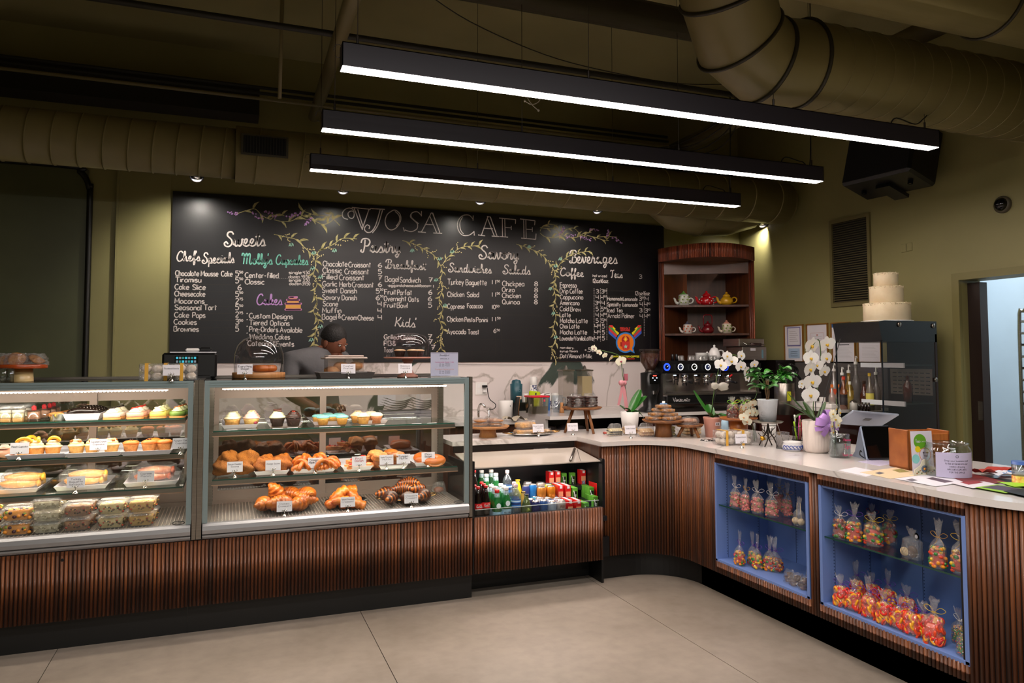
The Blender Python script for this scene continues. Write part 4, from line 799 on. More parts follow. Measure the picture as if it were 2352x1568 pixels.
# --- glass display cases
def case(name,label,x0,x1,levels,div,stile=True):
 t=thing(name,label,'display case',(0,0,0),group='glass pastry display cases');y0,y1=4.40,5.08;zt=1.372;zb=.512
 pr=[(y0+.004,zb),(y0-.004,zb+.012),(y0-.004,zb+.02),(y0+.002,zb+.022),(y0-.016,zb+.03),(y0-.022,zb+.05),(y0-.018,zb+.072),(y0-.004,zb+.084),(y0+.02,zb+.086),(y0+.02,zb)]
 g=G().prism(pr[::-1],x0+.002,x1-.002,ax='x');g.sm=[False]*len(g.sm);obj('bottom_rail',g,ALUL,t)
 f=.026
 obj('front_frame',G().box(x0,x0+f,y0-.003,y0+.02,zb+.086,zt).box(x1-f,x1,y0-.003,y0+.02,zb+.086,zt).box(x0+f,x1-f,y0-.003,y0+.02,zt-.038,zt).box(x0+f,x1-f,y0-.006,y0-.003,zt-.012,zt-.009).box(x0+f,x1-f,y0-.006,y0-.003,zt-.026,zt-.023),ALU,t)
 obj('front_glass',G().poly([(x0+f,y0+.006,zb+.086),(x1-f,y0+.006,zb+.086),(x1-f,y0+.006,zt-.038),(x0+f,y0+.006,zt-.038)]),PANE,t)
 obj('side_glass',G().poly([(x1-.004,y0+.02,zb+.06),(x1-.004,y1-.06,zb+.06),(x1-.004,y1-.06,zt-.03),(x1-.004,y0+.02,zt-.03)]),PANE,t)
 obj('side_glass',G().poly([(x0+.004,y0+.02,zb+.06),(x0+.004,y1-.06,zb+.06),(x0+.004,y1-.06,zt-.03),(x0+.004,y0+.02,zt-.03)]),PANE,t)
 obj('top_glass',G().box(x0+f,x1-f,y0+.03,y1-.12,zt-.008,zt),TOPG,t)
 obj('top_frame',G().box(x0,x1,y0+.02,y0+.03,zt-.01,zt).box(x0,x0+f,y0+.03,y1,zt-.012,zt).box(x1-f,x1,y0+.03,y1,zt-.012,zt).box(x0+f,x1-f,y1-.12,y1,zt-.05,zt),STEELD,t)
 obj('rear_top_lip',G().box(x0,x1,y1-.012,y1,zt,zt+.012),STEEL,t)
 obj('deck',G().box(x0+.004,x1-.004,y0+.02,y1-.02,zb+.05,zb+.075),M('case_deck_steel','a49c96',.35,.55),t)
 g=G();k=0;xx=x0+.04
 while xx<x1-.04:g.box(xx,xx+.006,y0+.05,y1-.1,zb+.075,zb+.0785);xx+=.019
 obj('deck_ribs',g,M('deck_rib_steel','d0c6be',.2,.7),t,kind='stuff')
 obj('air_slots',G().box(x0+.03,x1-.03,y0+.022,y0+.045,zb+.075,zb+.08),STEEL,t)
 rt=obj('rear_track',G().box(x0+.03,x1-.03,y1-.075,y1-.02,zb+.075,zb+.10).box(x0+.03,x1-.03,y1-.08,y1-.02,zt-.085,zt-.05),TAUPE,t)
 xm=div;fr=.04
 for a,b,yy in((x0+.03,xm+.02,y1-.07),(xm-.02,x1-.03,y1-.05)):
  dr=obj('sliding_door',G().box(a,a+fr,yy,yy+.016,zb+.1,zt-.085).box(b-fr,b,yy,yy+.016,zb+.1,zt-.085).box(a+fr,b-fr,yy,yy+.016,zb+.1,zb+.155).box(a+fr,b-fr,yy,yy+.016,zt-.13,zt-.085),TAUPE,t)
  obj('mirror_pane',G().poly([(a+fr,yy+.008,zb+.155),(b-fr,yy+.008,zb+.155),(b-fr,yy+.008,zt-.13),(a+fr,yy+.008,zt-.13)]),PANE_R,dr)
 obj('side_post',G().box(x0+.006,x0+.04,y1-.12,y1-.085,zb+.075,zt-.05).box(x1-.04,x1-.006,y1-.12,y1-.085,zb+.075,zt-.05),STEEL,t)
 g=G()
 for xs_ in(x0+.041,x1-.042):
  for k in range(36):g.box(xs_,xs_+.001,y1-.108,y1-.100,zb+.1+k*.019,zb+.112+k*.019)
 obj('shelf_slots',g,BLACKP,t,kind='stuff')
 for i,(z,dy)in enumerate(levels):
  sx0,sx1=x0+.045,x1-.05;fy=y0+dy;by=y1-.11
  s=obj('glass_shelf',G().box(sx0,sx1,fy,by,z-.008,z),SHELFG,t)
  obj('shelf_front_edge',G().box(sx0,sx1,fy-.0015,fy,z-.008,z),EDGEG,s)
  obj('shelf_rail',G().box(sx0-.005,sx1+.005,fy+.004,fy+.018,z-.032,z-.009),STEEL,s)
  obj('shelf_lip',G().box(sx0-.005,sx1+.005,fy-.002,fy+.004,z-.035,z-.031),M('warm_lip','b58e76',.3,.6),s)
  for sx in(sx0,sx1-.01):obj('shelf_bracket',G().box(sx,sx+.01,fy+.02,by,z-.03,z-.009),STEELD,s)
  obj('led_strip',G().box(sx0+.03,sx1-.03,fy+.02,fy+.028,z-.013,z-.009),M('shelf_led','ffe6cc',.5,emit=9),s)
  area(((sx0+sx1)/2,fy+.06,z-.035),sx1-sx0-.05,.02,3.0,(1,.84,.68),rot=(.25,0,0),name='shelf_lamp')
 ls=obj('top_led_strip',G().box(x0+.09,x1-.13,y0+.045,y0+.055,zt-.052,zt-.047),M('case_led_strip','ffdcc0',.5,emit=5),t)
 g=G();xx=x0+.1
 while xx<x1-.14:g.box(xx,xx+.008,y0+.0435,y0+.0565,zt-.0545,zt-.0525);xx+=.0175
 obj('led_chips',g,M('led_chip','fff6ea',.5,emit=40),ls,kind='stuff')
 area(((x0+x1)/2,y0+.07,zt-.06),x1-x0-.12,.03,6.5,(1,.86,.72),rot=(.3,0,0),name='case_lamp')
 bx=x1-.062;obj('badge',G().tube([(bx+.03*math.cos(a),y0-.001,zb+.098+.009*math.sin(a))for a in[2*PI*k/24 for k in range(24)]],.0022,5,closed=True).tube([(bx-.017,y0-.001,zb+.098),(bx+.017,y0-.001,zb+.098)],.0014,4),BLACKP,t)
 return t
ZD=.512+.0785
C2X0,C2X1=-.122,1.398;C1X0,C1X1=-1.70,-.178
case('display_case','right glass display case of cupcakes, scones and croissants',C2X0,C2X1,[(1.083,.14),(.818,.08)],.585)
case('display_case','left glass display case of tarts, cheesecakes and salad tubs',C1X0,C1X1,[(1.162,.14),(.972,.12),(.788,.10)],-.75)
pm=obj('steel_mullion',G().box(C1X1+.004,C1X1+.025,4.393,5.05,.515,1.376).box(C1X1+.027,C2X0-.004,4.393,5.05,.515,1.376),STEEL);tag(pm,'upright steel joining strip between the two display cases','strip')
pm=obj('steel_mullion',G().box(C2X1+.002,C2X1+.022,4.393,4.45,.515,1.376),STEEL);tag(pm,'steel end post at the right edge of the right display case','post')
# --- back counters
bk=thing('back_counter','low dark back counter with white marble top and sink under the chalkboard','counter',(0,0,0))
obj('cabinet_body',G().box(-1.0,2.5,6.0,6.58,0,.92),WOODP,bk);obj('marble_top',G().box(-1.0,2.5,5.96,6.584,.92,.95),COUNTER,bk)
be=thing('espresso_counter','raised marble-topped back counter with open shelf below, holding the espresso machine','counter',(0,0,0))
obj('marble_top',G().box(2.5,5.19,5.64,6.584,.975,1.003),COUNTER,be);obj('side_leg',G().box(2.5,2.525,5.74,6.584,.6,.975),COUNTER,be)
obj('cabinet_body',G().box(2.53,5.19,5.7,6.58,0,.80).box(2.53,5.19,6.3,6.58,.8,.975).box(3.45,5.19,5.7,6.3,.8,.975),M('dark_red_brown','3c1c16',.35),be)
br=thing('right_back_counter','white-topped back counter along the right wall below the certificates','counter',(0,0,0))
obj('marble_top',G().box(4.58,5.185,4.62,5.6,1.045,1.07),COUNTER,br)
obj('cabinet_body',G().box(4.62,5.185,4.64,5.6,0,1.0).box(4.6,4.62,4.64,5.6,0,1.045).box(4.62,5.185,5.2,5.6,1.0,1.045),M('dark_red_brown'),br)
# ================================================================ THINGS IN AND ON THE CASES
MC={}
def mc(key,fn,mats):
 if key not in MC:MC[key]=mesh(key.split('/')[0],fn(),mats)
 return MC[key]
def part(name,key,fn,mats,parent,loc=(0,0,0),rz=0,label=None,rot=None,sc=None,kind=None):
 o=obj(name,mc(key,fn,mats),None,parent,loc,rz,label,kind,rot)
 if sc:o.scale=(sc,sc,sc)if not isinstance(sc,(tuple,list))else sc
 return o
# ---- name card on a clip foot
def card_g():
 return G().box(-.042,.042,-.001,.001,.03,.088)
def clipfoot():
 g=G().lathe([(.0001,.016),(.004,.016),(.011,.006),(.014,.001),(.014,0),(.0001,0)],12).tube([(0,0,.014),(0,0,.034)],.002,6)
 for s in(-1,1):g.tube([(0,-.003,.03)]+[(s*(.007+.006*math.cos(a)),-.003,.04+.006*math.sin(a))for a in[PI+k*.7 if s>0 else-k*.7 for k in range(7)]],.0016,5)
 return g
def card(px,py,z,lines,label,ink=INK,rz=-.05,w=1.,tilt=.12,hand=False):
 x,y=S(px,py,z);t=thing('name_card',label,'sign',(x,y,z),rz,group='white name cards on clip feet')
 c=part('card','card',card_g,CARD,t,rot=(-tilt,0,0),sc=(w,1,1))
 part('clip_foot','clip_foot',clipfoot,CHROME,t)
 n=len(lines)
 for i,s in enumerate(lines):
  half=min(.036,.0034*len(s)+.004);zz=.07-.0135*i if n>1 else .064
  write(s,(-half,0,zz),(half,0,zz),.0085 if not hand else .011,.0011 if not hand else .0018,ink,c,nrm=(0,-1,0),off=.0014,name='lettering')
 return t
# ---- trays
def tray_g(w,d,h=.024):
 g=G();x,y=w/2,d/2
 L1=[(-x,-y),(x,-y),(x,y),(-x,y)]
 def loop(k,z):return[(a*(1-k/x),b*(1-k/y),z)for a,b in L1]
 rows=[loop(.016,0),loop(.014,.002),loop(.002,h-.002),loop(0,h),loop(.004,h+.0005),loop(.018,.004)]
 g.grid(rows,0,False,cu=True);n=len(g.v)
 g.face((0,3,2,1));g.face((n-4,n-3,n-2,n-1));return g
def tray(xl,xr,yf,yb,z,label,group,dy=0):
 zz=z+.022;a,b=on(xl,yf,'Z',zz),on(xr,yf,'Z',zz);bk_=on(xl,yb,'Z',zz);y0=(a.y+b.y)/2+dy;d=min(max(.26,bk_.y-y0),.40)
 t=thing('serving_tray',label,'tray',((a.x+b.x)/2,y0+d/2,z),group=group)
 obj('tray_body',tray_g(b.x-a.x,d),MELA,t);return t
# ---- cupcake
def swirl(r,h,n=4,seed=1,lumps=.08):
 R=random.Random(seed);prof=[(r*.9,0)]
 for i in range(n):
  k=1-i/n*.72;prof+=[(r*k*1.0,h*(i+.2)/n),(r*k*1.03,h*(i+.55)/n),(r*k*.82,h*(i+.95)/n)]
 prof.append((.0005,h));return G().lathe(prof,16,wob=lumps)
CAKES={}
def bits(r,h,n,size,seed,flat=.6,mi=0,dome=True):
 R=random.Random(seed);g=G()
 for k in range(n):
  a=R.uniform(0,2*PI);q=R.uniform(0,1)**.5;rr=r*q;z=h*(1-q*q*.75)if dome else h
  g.blob((rr*math.cos(a),rr*math.sin(a),z),(size*R.uniform(.7,1.3),size*R.uniform(.7,1.3),size*flat),5,4,mi=R.randrange(3)if mi=='r' else mi)
 return g
SPR=[M('sprinkle_red','d8503c',.4),M('sprinkle_orange','f09a48',.4),M('sprinkle_white','f2e8dc',.4)]
def cupcake(kind,loc,label,group,rz=0,sc=1.):
 K=dict(chip=('d8a458','efe4bc','2a140c'),pink=('dcb46a','f0bfb0','f4e2a0'),cookie=('2c1712','e6e2bc','5a3328'),choc=('2e1512','2a120c','8e2c14'),teal=('d09a4a','7fc4c2',None),cream=('d09a50','f0dcb0','d8863c'),creamtall=('c07a50','f2dfc0',None),peach=('e09a48','f2dcb4','f4b022'),caramel=('e6b060','f4ddA0','c8742a'),glaze=('d8904a','e07a2c','3a2018'),dome=('26100a','e6c89c',None))[kind]
 t=thing('cupcake',label,'cupcake',loc,rz,group=group);t.scale=(sc,sc,sc)
 part('cake','cake/'+kind,lambda:G().lathe([(.0001,0),(.026,0),(.0335,.034),(.036,.040),(.0001,.044)],28,fl=14,flw=.025),M('cake_'+kind,K[0],.75,var=.25,vs=60,bump=.3,bs=120,sub=.1),t)
 hh={'teal':.018,'dome':.012,'creamtall':.022,'cream':.024,'glaze':.020,'choc':.03}.get(kind,.034)
 fm=M('frosting_'+kind,K[1],.45,var=.06,vs=40,bump=.2,bs=90,sub=.15)
 if kind in('teal','glaze','dome','creamtall'):part('frosting','frost/'+kind,lambda:G().lathe([(.034,0),(.0385,.004),(.037,hh*.55),(.026,hh*.9),(.012,hh),(.0005,hh*1.02)],18,wob=.03),fm,t,(0,0,.040))
 else:part('frosting','frost/'+kind,lambda:swirl(.038,hh,3,lumps=.06),fm,t,(0,0,.040))
 if kind=='teal':part('sprinkles','spr',lambda:bits(.028,.019,38,.0022,4,.5,'r'),SPR,t,(0,0,.041),kind='stuff')
 elif kind in('chip','cream','choc'):part('topping','top/'+kind,lambda:bits(.026,hh*.95,{'chip':26,'cream':16,'choc':46}[kind],{'choc':.005}.get(kind,.0034),3),M('bits_'+kind,K[2],.5),t,(0,0,.042),kind='stuff')
 elif kind=='cookie':part('cookie_disc','top/cookie',lambda:G().cyl((0,0,0),.021,0,.008,16,b=.002),M('bits_cookie',K[2],.5),t,(0,0,.073),rot=(.2,.1,0))
 elif kind=='pink':
  part('sugar_star','top/pink',lambda:G().prism([((.013 if k%2==0 else .006)*math.sin(PI*k/5),(.013 if k%2==0 else .006)*math.cos(PI*k/5))for k in range(10)],0,.004),M('bits_pink',K[2],.5),t,(0,0,.074))
  part('jam_spot','jam',lambda:G().blob((.0,-.031,.022),(.012,.004,.007),8,6,.2),M('berry_jam','7a1c34',.3),t)
 elif kind=='peach':part('peach_slice','top/peach',lambda:G().tube(smooth([(-.032,.0,.0),(-.02,0,.014),(0,0,.019),(.02,0,.014),(.034,0,-.004)],4),[.003]+[.008]*14+[.009,.003],8),M('peach_flesh','f8ac1c',.3,c2='f0c040',vs=30),t,(0,-.006,.068),rz=.2)
 elif kind=='caramel':
  for k,a in enumerate((.4,2.3,4.4)):part('crumble_cube','cube',lambda:G().box(-.007,.007,-.007,.007,-.006,.006,b=.0015),M('caramel_cube','b86a28',.5),t,(.021*math.cos(a),.021*math.sin(a),.066),rot=(.4*k,.5,a))
 elif kind=='glaze':part('chocolate_curls','curl',lambda:G().blob((-.006,0,.022),(.006,.004,.004),6,4).blob((.005,.003,.023),(.005,.004,.004),6,4),M('bits_glaze',K[2],.3),t,(0,0,.04),kind='stuff')
 return t
# ---------------- right case, upper shelf
z1=1.083
tray(509,594,976,959,z1,'white tray holding cream and pink frosted cupcakes, far left of the upper shelf','white trays on the upper shelf, right case')
tray(614,697,972,956,z1,'white tray holding chocolate cupcakes, second on the upper shelf','white trays on the upper shelf, right case')
tray(716,802,968,956,z1,'white tray holding teal frosted cupcakes on the upper shelf','white trays on the upper shelf, right case')
tray(822,894,966,953,z1,'white tray of cream cupcakes at the right of the upper shelf','white trays on the upper shelf, right case')
GC='cupcakes on the upper shelf, right case'
for k,(kx,kind,lab)in enumerate(((533,'chip','cream-frosted cupcake with chocolate chips'),(577,'pink','pink-frosted cupcake with a pale sugar star'),(637,'cookie','chocolate cupcake with cream swirl and cookie disc'),(674,'choc','dark chocolate cupcake topped with red-brown shavings'))):
 x,y=S(kx,972-k*1.2,z1)
 y=4.665-.012*k
 x=on(kx,955,'Y',y).x
 cupcake(kind,(x,y,z1+.005),lab+', front one on its tray',GC,k*.7,1.22)
 cupcake(kind,(x+.01,y+.12,z1+.005),lab+', the one behind on its tray',GC,k+2,1.18)
for i,(kx,yy,lab)in enumerate(((742,4.64,'front left'),(786,4.63,'front right'),(762,4.72,'centre'),(731,4.74,'rear left'),(779,4.80,'rear right'),(752,4.84,'rearmost'))):
 cupcake('teal',(on(kx,950,'Y',yy).x,yy,z1+.005),'teal-frosted cupcake with red and white sprinkles, '+lab+' of its tray',GC,i)
for i,(kx,yy,kind,lab)in enumerate(((835,4.62,'cream','cream-topped cupcake with orange crumbs, front left of the right tray'),(864,4.63,'creamtall','tan cupcake with a smooth cream cap, front right of the right tray'),(820,4.71,'cream','cream-topped cupcake with orange crumbs, middle left of the right tray'),(822,4.80,'cream','cream-topped cupcake with orange crumbs, rear left of the right tray'),(852,4.75,'creamtall','tan cupcake with a smooth cream cap, rear of the right tray'))):
 cupcake(kind,(on(kx,950,'Y',yy).x,yy,z1+.005),lab,GC,i,1.08)
for i,px in enumerate((533,577,638,672,745,770,840,872,957,992)):
 x,y=S(px,985-i*1.25,z1);o=obj('price_strip',G().box(-.03,.03,-.006,.006,0,.0012),CARD,None,(on(px,980,'Y',4.556).x,4.556,z1),label=None);tag(o,'small white price strip lying on the glass shelf edge, '+(ORD+['last'])[i]+' from the left','label','price strips on the upper shelf edge')
# ---------------- right case, lower shelf
z2=.818;GT2='white trays on the lower shelf, right case'
for a,lab in(((492,577,1084,1060),'white tray of herb-flecked scones, leftmost on the lower shelf'),((583,666,1082,1056),'white tray of cheese scones, second on the lower shelf'),((668,775,1077,1055),'wide white tray of twisted pastries on the lower shelf'),((784,860,1072,1051),'white tray of fruit danishes on the lower shelf'),((868,941,1068,1046),'white tray of muffins on the lower shelf'),((949,1022,1062,1041),'white tray of bagels, rightmost on the lower shelf')):
 tray(*a,z2,lab,GT2)
BAKE=dict(scone=M('golden_scone','c07820',.6,c2='985012',vs=26,bump=1,bs=45),scone2=M('cheese_scone','cc7814',.45,c2='a04e0e',vs=20,bump=1,bs=40),twist=M('orange_puff_pastry','b04a0c',.35,c2='cc7420',vs=40,stretch=(1,4,1)),danish=M('danish_pastry','d87c38',.4,c2='f0b478',vs=22),crumb=M('crumb_muffin','d08848',.7,c2='b46c34',vs=40,bump=.8,bs=70),pecan=M('pecan_muffin','b8702c',.3,c2='7c4014',vs=22),bagel=M('plain_bagel','a84e16',.35,c2='c4702c',vs=6),muff=M('muffin_base','8a4c22',.6),crois=M('golden_croissant','8c3e0a',.35,c2='c06e1e',vs=25),chocs=M('chocolate_stripe','3c1c10',.35))
HERB=M('herb_flecks','5a5a22',.7)
def lump(name,label,cat,loc,r,mat,group,noise=.12,seed=0,flecks=None,rz=0,key=None):
 t=thing(name,label,cat,loc,rz,group=group)
 part('crust',f'crust/{name}{seed%3}{mat.name}',lambda:G().blob((0,0,.46),(.5,.5,.5),26,18,noise,seed=seed,flatb=.92),mat,t,sc=(r[0]*2,r[1]*2,r[2]*2))
 if flecks:part('flecks',f'flk/{seed%3}',lambda:bits(.42,.9,40,.022,seed),flecks,t,sc=(r[0]*2,r[1]*2,r[2]*2),kind='stuff')
 return t
for i,(px,y,r,lab)in enumerate(((513,4.60,.055,'front left'),(561,4.59,.055,'front right'),(525,4.72,.06,'rear left'),(571,4.72,.06,'rear right'))):lump('scone','large herb-flecked golden scone, '+lab+' of the leftmost tray','scone',(on(px,1060,'Y',y).x,y,z2+.006),(r,r,r*.85+(.012 if y>4.65 else-.006)),BAKE['scone'],'herb scones',.3,i,HERB,i)
for i,(px,y,r,lab)in enumerate(((604,4.59,.055,'front left'),(646,4.59,.056,'front right'),(612,4.70,.055,'rear left'),(650,4.70,.056,'rear right'))):lump('scone','glossy orange cheese scone, '+lab+' of the second tray','scone',(on(px,1060,'Y',y).x,y,z2+.006),(r,r,.048),BAKE['scone2'],'cheese scones',.26,i+4,None,i)
def twist_g(seed):
 R=random.Random(seed);g=G()
 for k in range(7):
  a=R.uniform(-.5,.5)+k*.45;L_=R.uniform(.04,.062);c=(R.uniform(-.018,.018),R.uniform(-.02,.02))
  g.tube(smooth([(c[0]-L_*math.cos(a),c[1]-L_*math.sin(a),.012),(c[0]-.4*L_*math.cos(a),c[1]-.4*L_*math.sin(a),.03+.004*k),(c[0]+.4*L_*math.cos(a),c[1]+.4*L_*math.sin(a),.034+.004*k),(c[0]+L_*math.cos(a),c[1]+L_*math.sin(a),.012)],3),[.006]+[.013]*8+[.006],7)
 return g
for i,(px,y,lab)in enumerate(((692,4.56,'front left'),(742,4.54,'front right'),(700,4.66,'rear left'),(735,4.66,'rear middle'),(762,4.6,'far right'))):
 t=thing('twisted_pastry','knotted orange puff pastry, '+lab+' of the wide tray','pastry',(on(px,1055,'Y',y).x,y,z2+.006+(.02 if y>4.6 else 0)),i,group='twisted pastries');part('dough_strands',f'twist/{i%3}',lambda:twist_g(i),BAKE['twist'],t,sc=1.05)
for i,(px,y,dz,rz,lab)in enumerate(((812,4.55,0,.5,'front left'),(840,4.58,0,-.6,'front right'),(815,4.66,.01,.2,'rear left'),(835,4.63,.034,.9,'topmost'),(850,4.7,0,-.3,'rear right'))):
 t=thing('fruit_danish','flat fruit danish strip, '+lab+' of the danish tray','pastry',(on(px,1050,'Y',y).x,y,z2+.008+dz),rz,group='fruit danishes')
 part('pastry','danish',lambda:G().box(-.055,.055,-.022,.022,0,.022,b=.008).tube([(-.05,-.018,.022),(.05,-.018,.022)],.007,6).tube([(-.05,.018,.022),(.05,.018,.022)],.007,6),BAKE['danish'],t)
 part('berry','dberry',lambda:G().blob((-.02,0,.028),.010,8,6).blob((.0,0,.026),.009,8,6),M('red_berry','c42620',.2),t,kind='stuff')
for i,(px,y,mt,lab)in enumerate(((872,4.56,'crumb','large crumb-topped muffin, front left of the muffin tray'),(862,4.68,'crumb','large crumb-topped muffin, rear left of the muffin tray'),(912,4.55,'pecan','glossy nut-topped muffin, front right of the muffin tray'),(897,4.68,'pecan','glossy nut-topped muffin, rear right of the muffin tray'))):
 t=thing('muffin',lab,'muffin',(on(px,1045,'Y',y).x,y,z2+.006),group='muffins in the right case')
 part('muffin_base','mbase',lambda:G().lathe([(.0001,0),(.03,0),(.042,.045),(.0001,.05)],24,fl=12,flw=.03),BAKE['muff'],t)
 part('muffin_top','mtop/'+mt,lambda:G().blob((0,0,.062),(.052,.052,.032),18,12,.16,seed=3),BAKE[mt],t)
for i,(px,y,lab)in enumerate(((996,4.56,'front'),(975,4.68,'rear'))):
 t=thing('bagel','smooth plain bagel, '+lab+' one on the rightmost tray','bagel',(on(px,1040,'Y',y).x,y,z2+.008),rot=(.25,0,.1),group='plain bagels')
 part('dough_ring','bagel',lambda:G().lathe([(.021+.032*(1-math.cos(a))/1 if 0 else .038+.026*math.cos(a),.026+.024*math.sin(a))for a in[2*PI*k/12 for k in range(13)]],24),BAKE['bagel'],t,sc=(1.2,1,1))
for px,py,ln,lab,kw in((539,1096,['Bacon Cheddar','Scone'],'name card before the herb-flecked scones',{}),(627,1092,['Asiago Scone'],'name card before the glossy cheese scones',{}),(724,1086,['Cinnamon','Maple Danish'],'name card in bold hand lettering before the twisted pastries',dict(hand=True)),(825,1082,['Fruit','Danish'],'name card with red hand lettering before the fruit danishes',dict(hand=True,ink=M('red_ink','b0303a',.6))),(888,1078,['Apple Cinnamon','Muffin'],'name card before the crumb-topped muffins',{}),(927,1076,['Pumpkin','Muffin'],'hand-lettered name card before the nut-topped muffins',dict(hand=True)),(984,1071,['Plain','Bagel'],'hand-lettered name card before the bagels',dict(hand=True))):
 card(px,py,z2,ln,lab,**kw)
# ---------------- right case, deck: platters of croissants
def platter(name,label,px,py,rx,ry,z,mat,handles=False,rim=None):
 x,y=S(px,py,z);t=thing(name,label,'platter',(x,y,z),.05,group='dark oval platters on the case deck')
 g=G().lathe([(.0001,0),(.72,0),(.98,.014),(1,.018),(.985,.019),(.72,.004),(.0001,.004)],36);o=obj('platter_body',g,mat,t);o.scale=(rx,ry,1)
 o=obj('platter_rim',G().tube([(rx*math.cos(2*PI*k/40),ry*math.sin(2*PI*k/40),.019)for k in range(40)],.0028,6,closed=True),rim or CHROME,t)
 if handles:
  for s in(-1,1):obj('handle',G().tube(smooth([(s*rx*.97,-.03,.018),(s*(rx+.025),-.03,.024),(s*(rx+.04),0,.028),(s*(rx+.025),.03,.024),(s*rx*.97,.03,.018)],4),.0045,6).tube(smooth([(s*(rx+.01),-.015,.022),(s*(rx+.03),0,.026),(s*(rx+.01),.015,.022)],3),.003,5),rim or CHROME,t)
 return t
PB=M('dark_platter','1c1a1c',.15,.6);BR=M('warm_brass','b08a58',.2,.9)
platter('oval_platter','dark oval platter piled with plain croissants',654,1164,.178,.115,ZD,PB)
platter('oval_platter','dark round-ended platter of folded almond pastries, centre of the deck',795,1155,.135,.115,ZD,PB)
platter('oval_platter','dark oval platter with brass handles under the striped croissants',934,1147,.158,.115,ZD,PB,True,BR)
def crois_g(stripe=False,L_=.155,R_=.042,bend=.9,seed=0):
 n=54;pts=[];rs=[];R=random.Random(seed)
 for i in range(n+1):
  t=i/n;a=(t-.5)*bend*2;rad=L_/(2*bend);pts.append((rad*math.sin(a)*1.0,rad*(1-math.cos(a)),0))
  env=max(.12,math.sin(PI*(t*.94+.03))**.75);q=(t*9)%1;rs.append(R_*env*(1.04-.26*q if t<.5 else .78+.26*q))
 g=G().tube(pts,rs,14)
 if stripe:
  for i in range(n):
   if int(i*9/n*2)%2:
    for k in range(14):g.mi[i*14+k]=1
 for i,v in enumerate(g.v):g.v[i]=(v[0],v[1],v[2]*.92+R_*.85)
 return g
def croissant(px,py,zc,label,rz,stripe=False,rot=None,sc=1.,y=None):
 """centre placed on the line of sight at height zc"""
 p=on(px,py,'Z',zc)if y is None else on(px,py,'Y',y)
 t=thing('croissant',label,'croissant',(p.x,p.y,p.z-.03*sc),rot=rot or(0,0,rz),group='chocolate-striped croissants' if stripe else 'plain croissants')
 part('crust','crois'+('s' if stripe else 'p'),lambda:crois_g(stripe,seed=2),[BAKE['crois'],BAKE['chocs']],t,sc=sc);return t
Y0=4.60
for px,py,y,rot,sc,lab in((644,1158,4.545,(0,0,.5),1.25,'large plain croissant lying in front, behind the name card'),(606,1158,4.58,(0,0,1.3),1.1,'plain croissant at the front left of the pile'),(689,1158,4.56,(0,0,.9),1.15,'plain croissant at the front right of the pile'),(665,1136,4.66,(0,0,2.6),1.15,'plain croissant at the back of the pile'),(629,1134,4.60,(.2,1.0,1.2),1.25,'plain croissant standing on end on top of the pile'),(703,1138,4.62,(0,.2,2.4),1.2,'plain croissant overhanging the right rim of the platter'),(700,1148,4.58,(0,.1,-.5),1.0,'plain croissant tucked low at the right of the pile')):
 croissant(px,py,0,lab,0,False,rot,sc,y)
for px,py,y,rot,lab in((897,1144,4.54,(0,0,1.5),'front left'),(937,1146,4.53,(0,0,1.6),'front middle'),(973,1139,4.55,(0,0,1.3),'front right'),(887,1133,4.63,(0,0,.7),'rear left'),(924,1124,4.60,(0,0,2.9),'second layer, left'),(958,1125,4.60,(0,0,.3),'second layer, right'),(937,1110,4.64,(0,0,3.0),'topmost of the pile')):
 croissant(px,py,0,'chocolate-striped croissant, '+lab,0,True,rot,1.08 if 'front' in lab else 1.0,y)
ALM=M('almond_pastry','a4440a',.35,c2='cc741e',vs=22,stretch=(1,5,1))
for i,(px,py,y,rot,sc,lab)in enumerate(((778,1140,4.58,(0,-.75,.35),1.2,'left leaning'),(805,1140,4.6,(0,.7,-.3),1.25,'right leaning'),(795,1128,4.63,(.3,-.3,.2),1.05,'topmost'),(775,1152,4.55,(0,-.2,.1),1.1,'lower left'),(808,1158,4.54,(0,.1,-.1),1.25,'lowest, behind the card'))):
 p=on(px,py,'Y',y);t=thing('almond_pastry','flaky orange almond pastry, '+lab+' of its pile','pastry',(p.x,p.y,p.z-.012),rot=rot,group='almond pastries')
 part('flaky_crust',f'alm{i%2}',lambda:(lambda g:g.tube(smooth([(-.062,0,0),(-.03,.004,.012),(0,-.004,.017),(.03,0,.012),(.062,0,0)],4),[.012]+[.022,.025,.027]*5+[.012],10).tube([(-.05,.012,.012),(0,.010,.03),(.05,.012,.012)],.008,6).tube([(-.05,-.01,.012),(0,-.012,.03),(.05,-.01,.012)],.008,6))(G()),ALM,t,sc=(sc,sc*1.3,sc))
card(653,1187,ZD,['Classic','Croissant'],'name card before the plain croissants');card(799,1176,ZD,['Almond Chocolate','Croissant'],'name card before the almond pastries');card(945,1167,ZD,['Chocolate','Croissant'],'name card before the chocolate-striped croissants')
# ---- crinkled film wraps
def film_g(rx,ry,rz,seed,top=.3):
 R=random.Random(seed);g=G();rows=[]
 for j in range(9):
  b=j/8;row=[]
  for k in range(18):
   a=2*PI*k/18;q=1+R.uniform(-.1,.1);w_=(1-.25*b*b)if b<.8 else .8-top*(b-.8)*5*.5
   row.append((rx*w_*math.cos(a)*q,ry*w_*math.sin(a)*q,rz*b*(1+R.uniform(-.06,.06))))
  rows.append(row)
 g.grid(rows,0,False,cu=True);g.face([len(g.v)-18+k for k in range(18)]);return g
x,y=S(1008,1122,ZD);t=thing('wrapped_sweet','small cellophane bag of sweets at the back right of the croissant deck','bag',(x,4.85,ZD));t.location.x=on(1008,1110,'Y',4.85).x
obj('cellophane',film_g(.05,.03,.07,3),FILM,t);obj('sweets',G().blob((0,0,.02),(.035,.02,.02),10,6,.2),M('caramel_sweets','a8603c',.4),t)
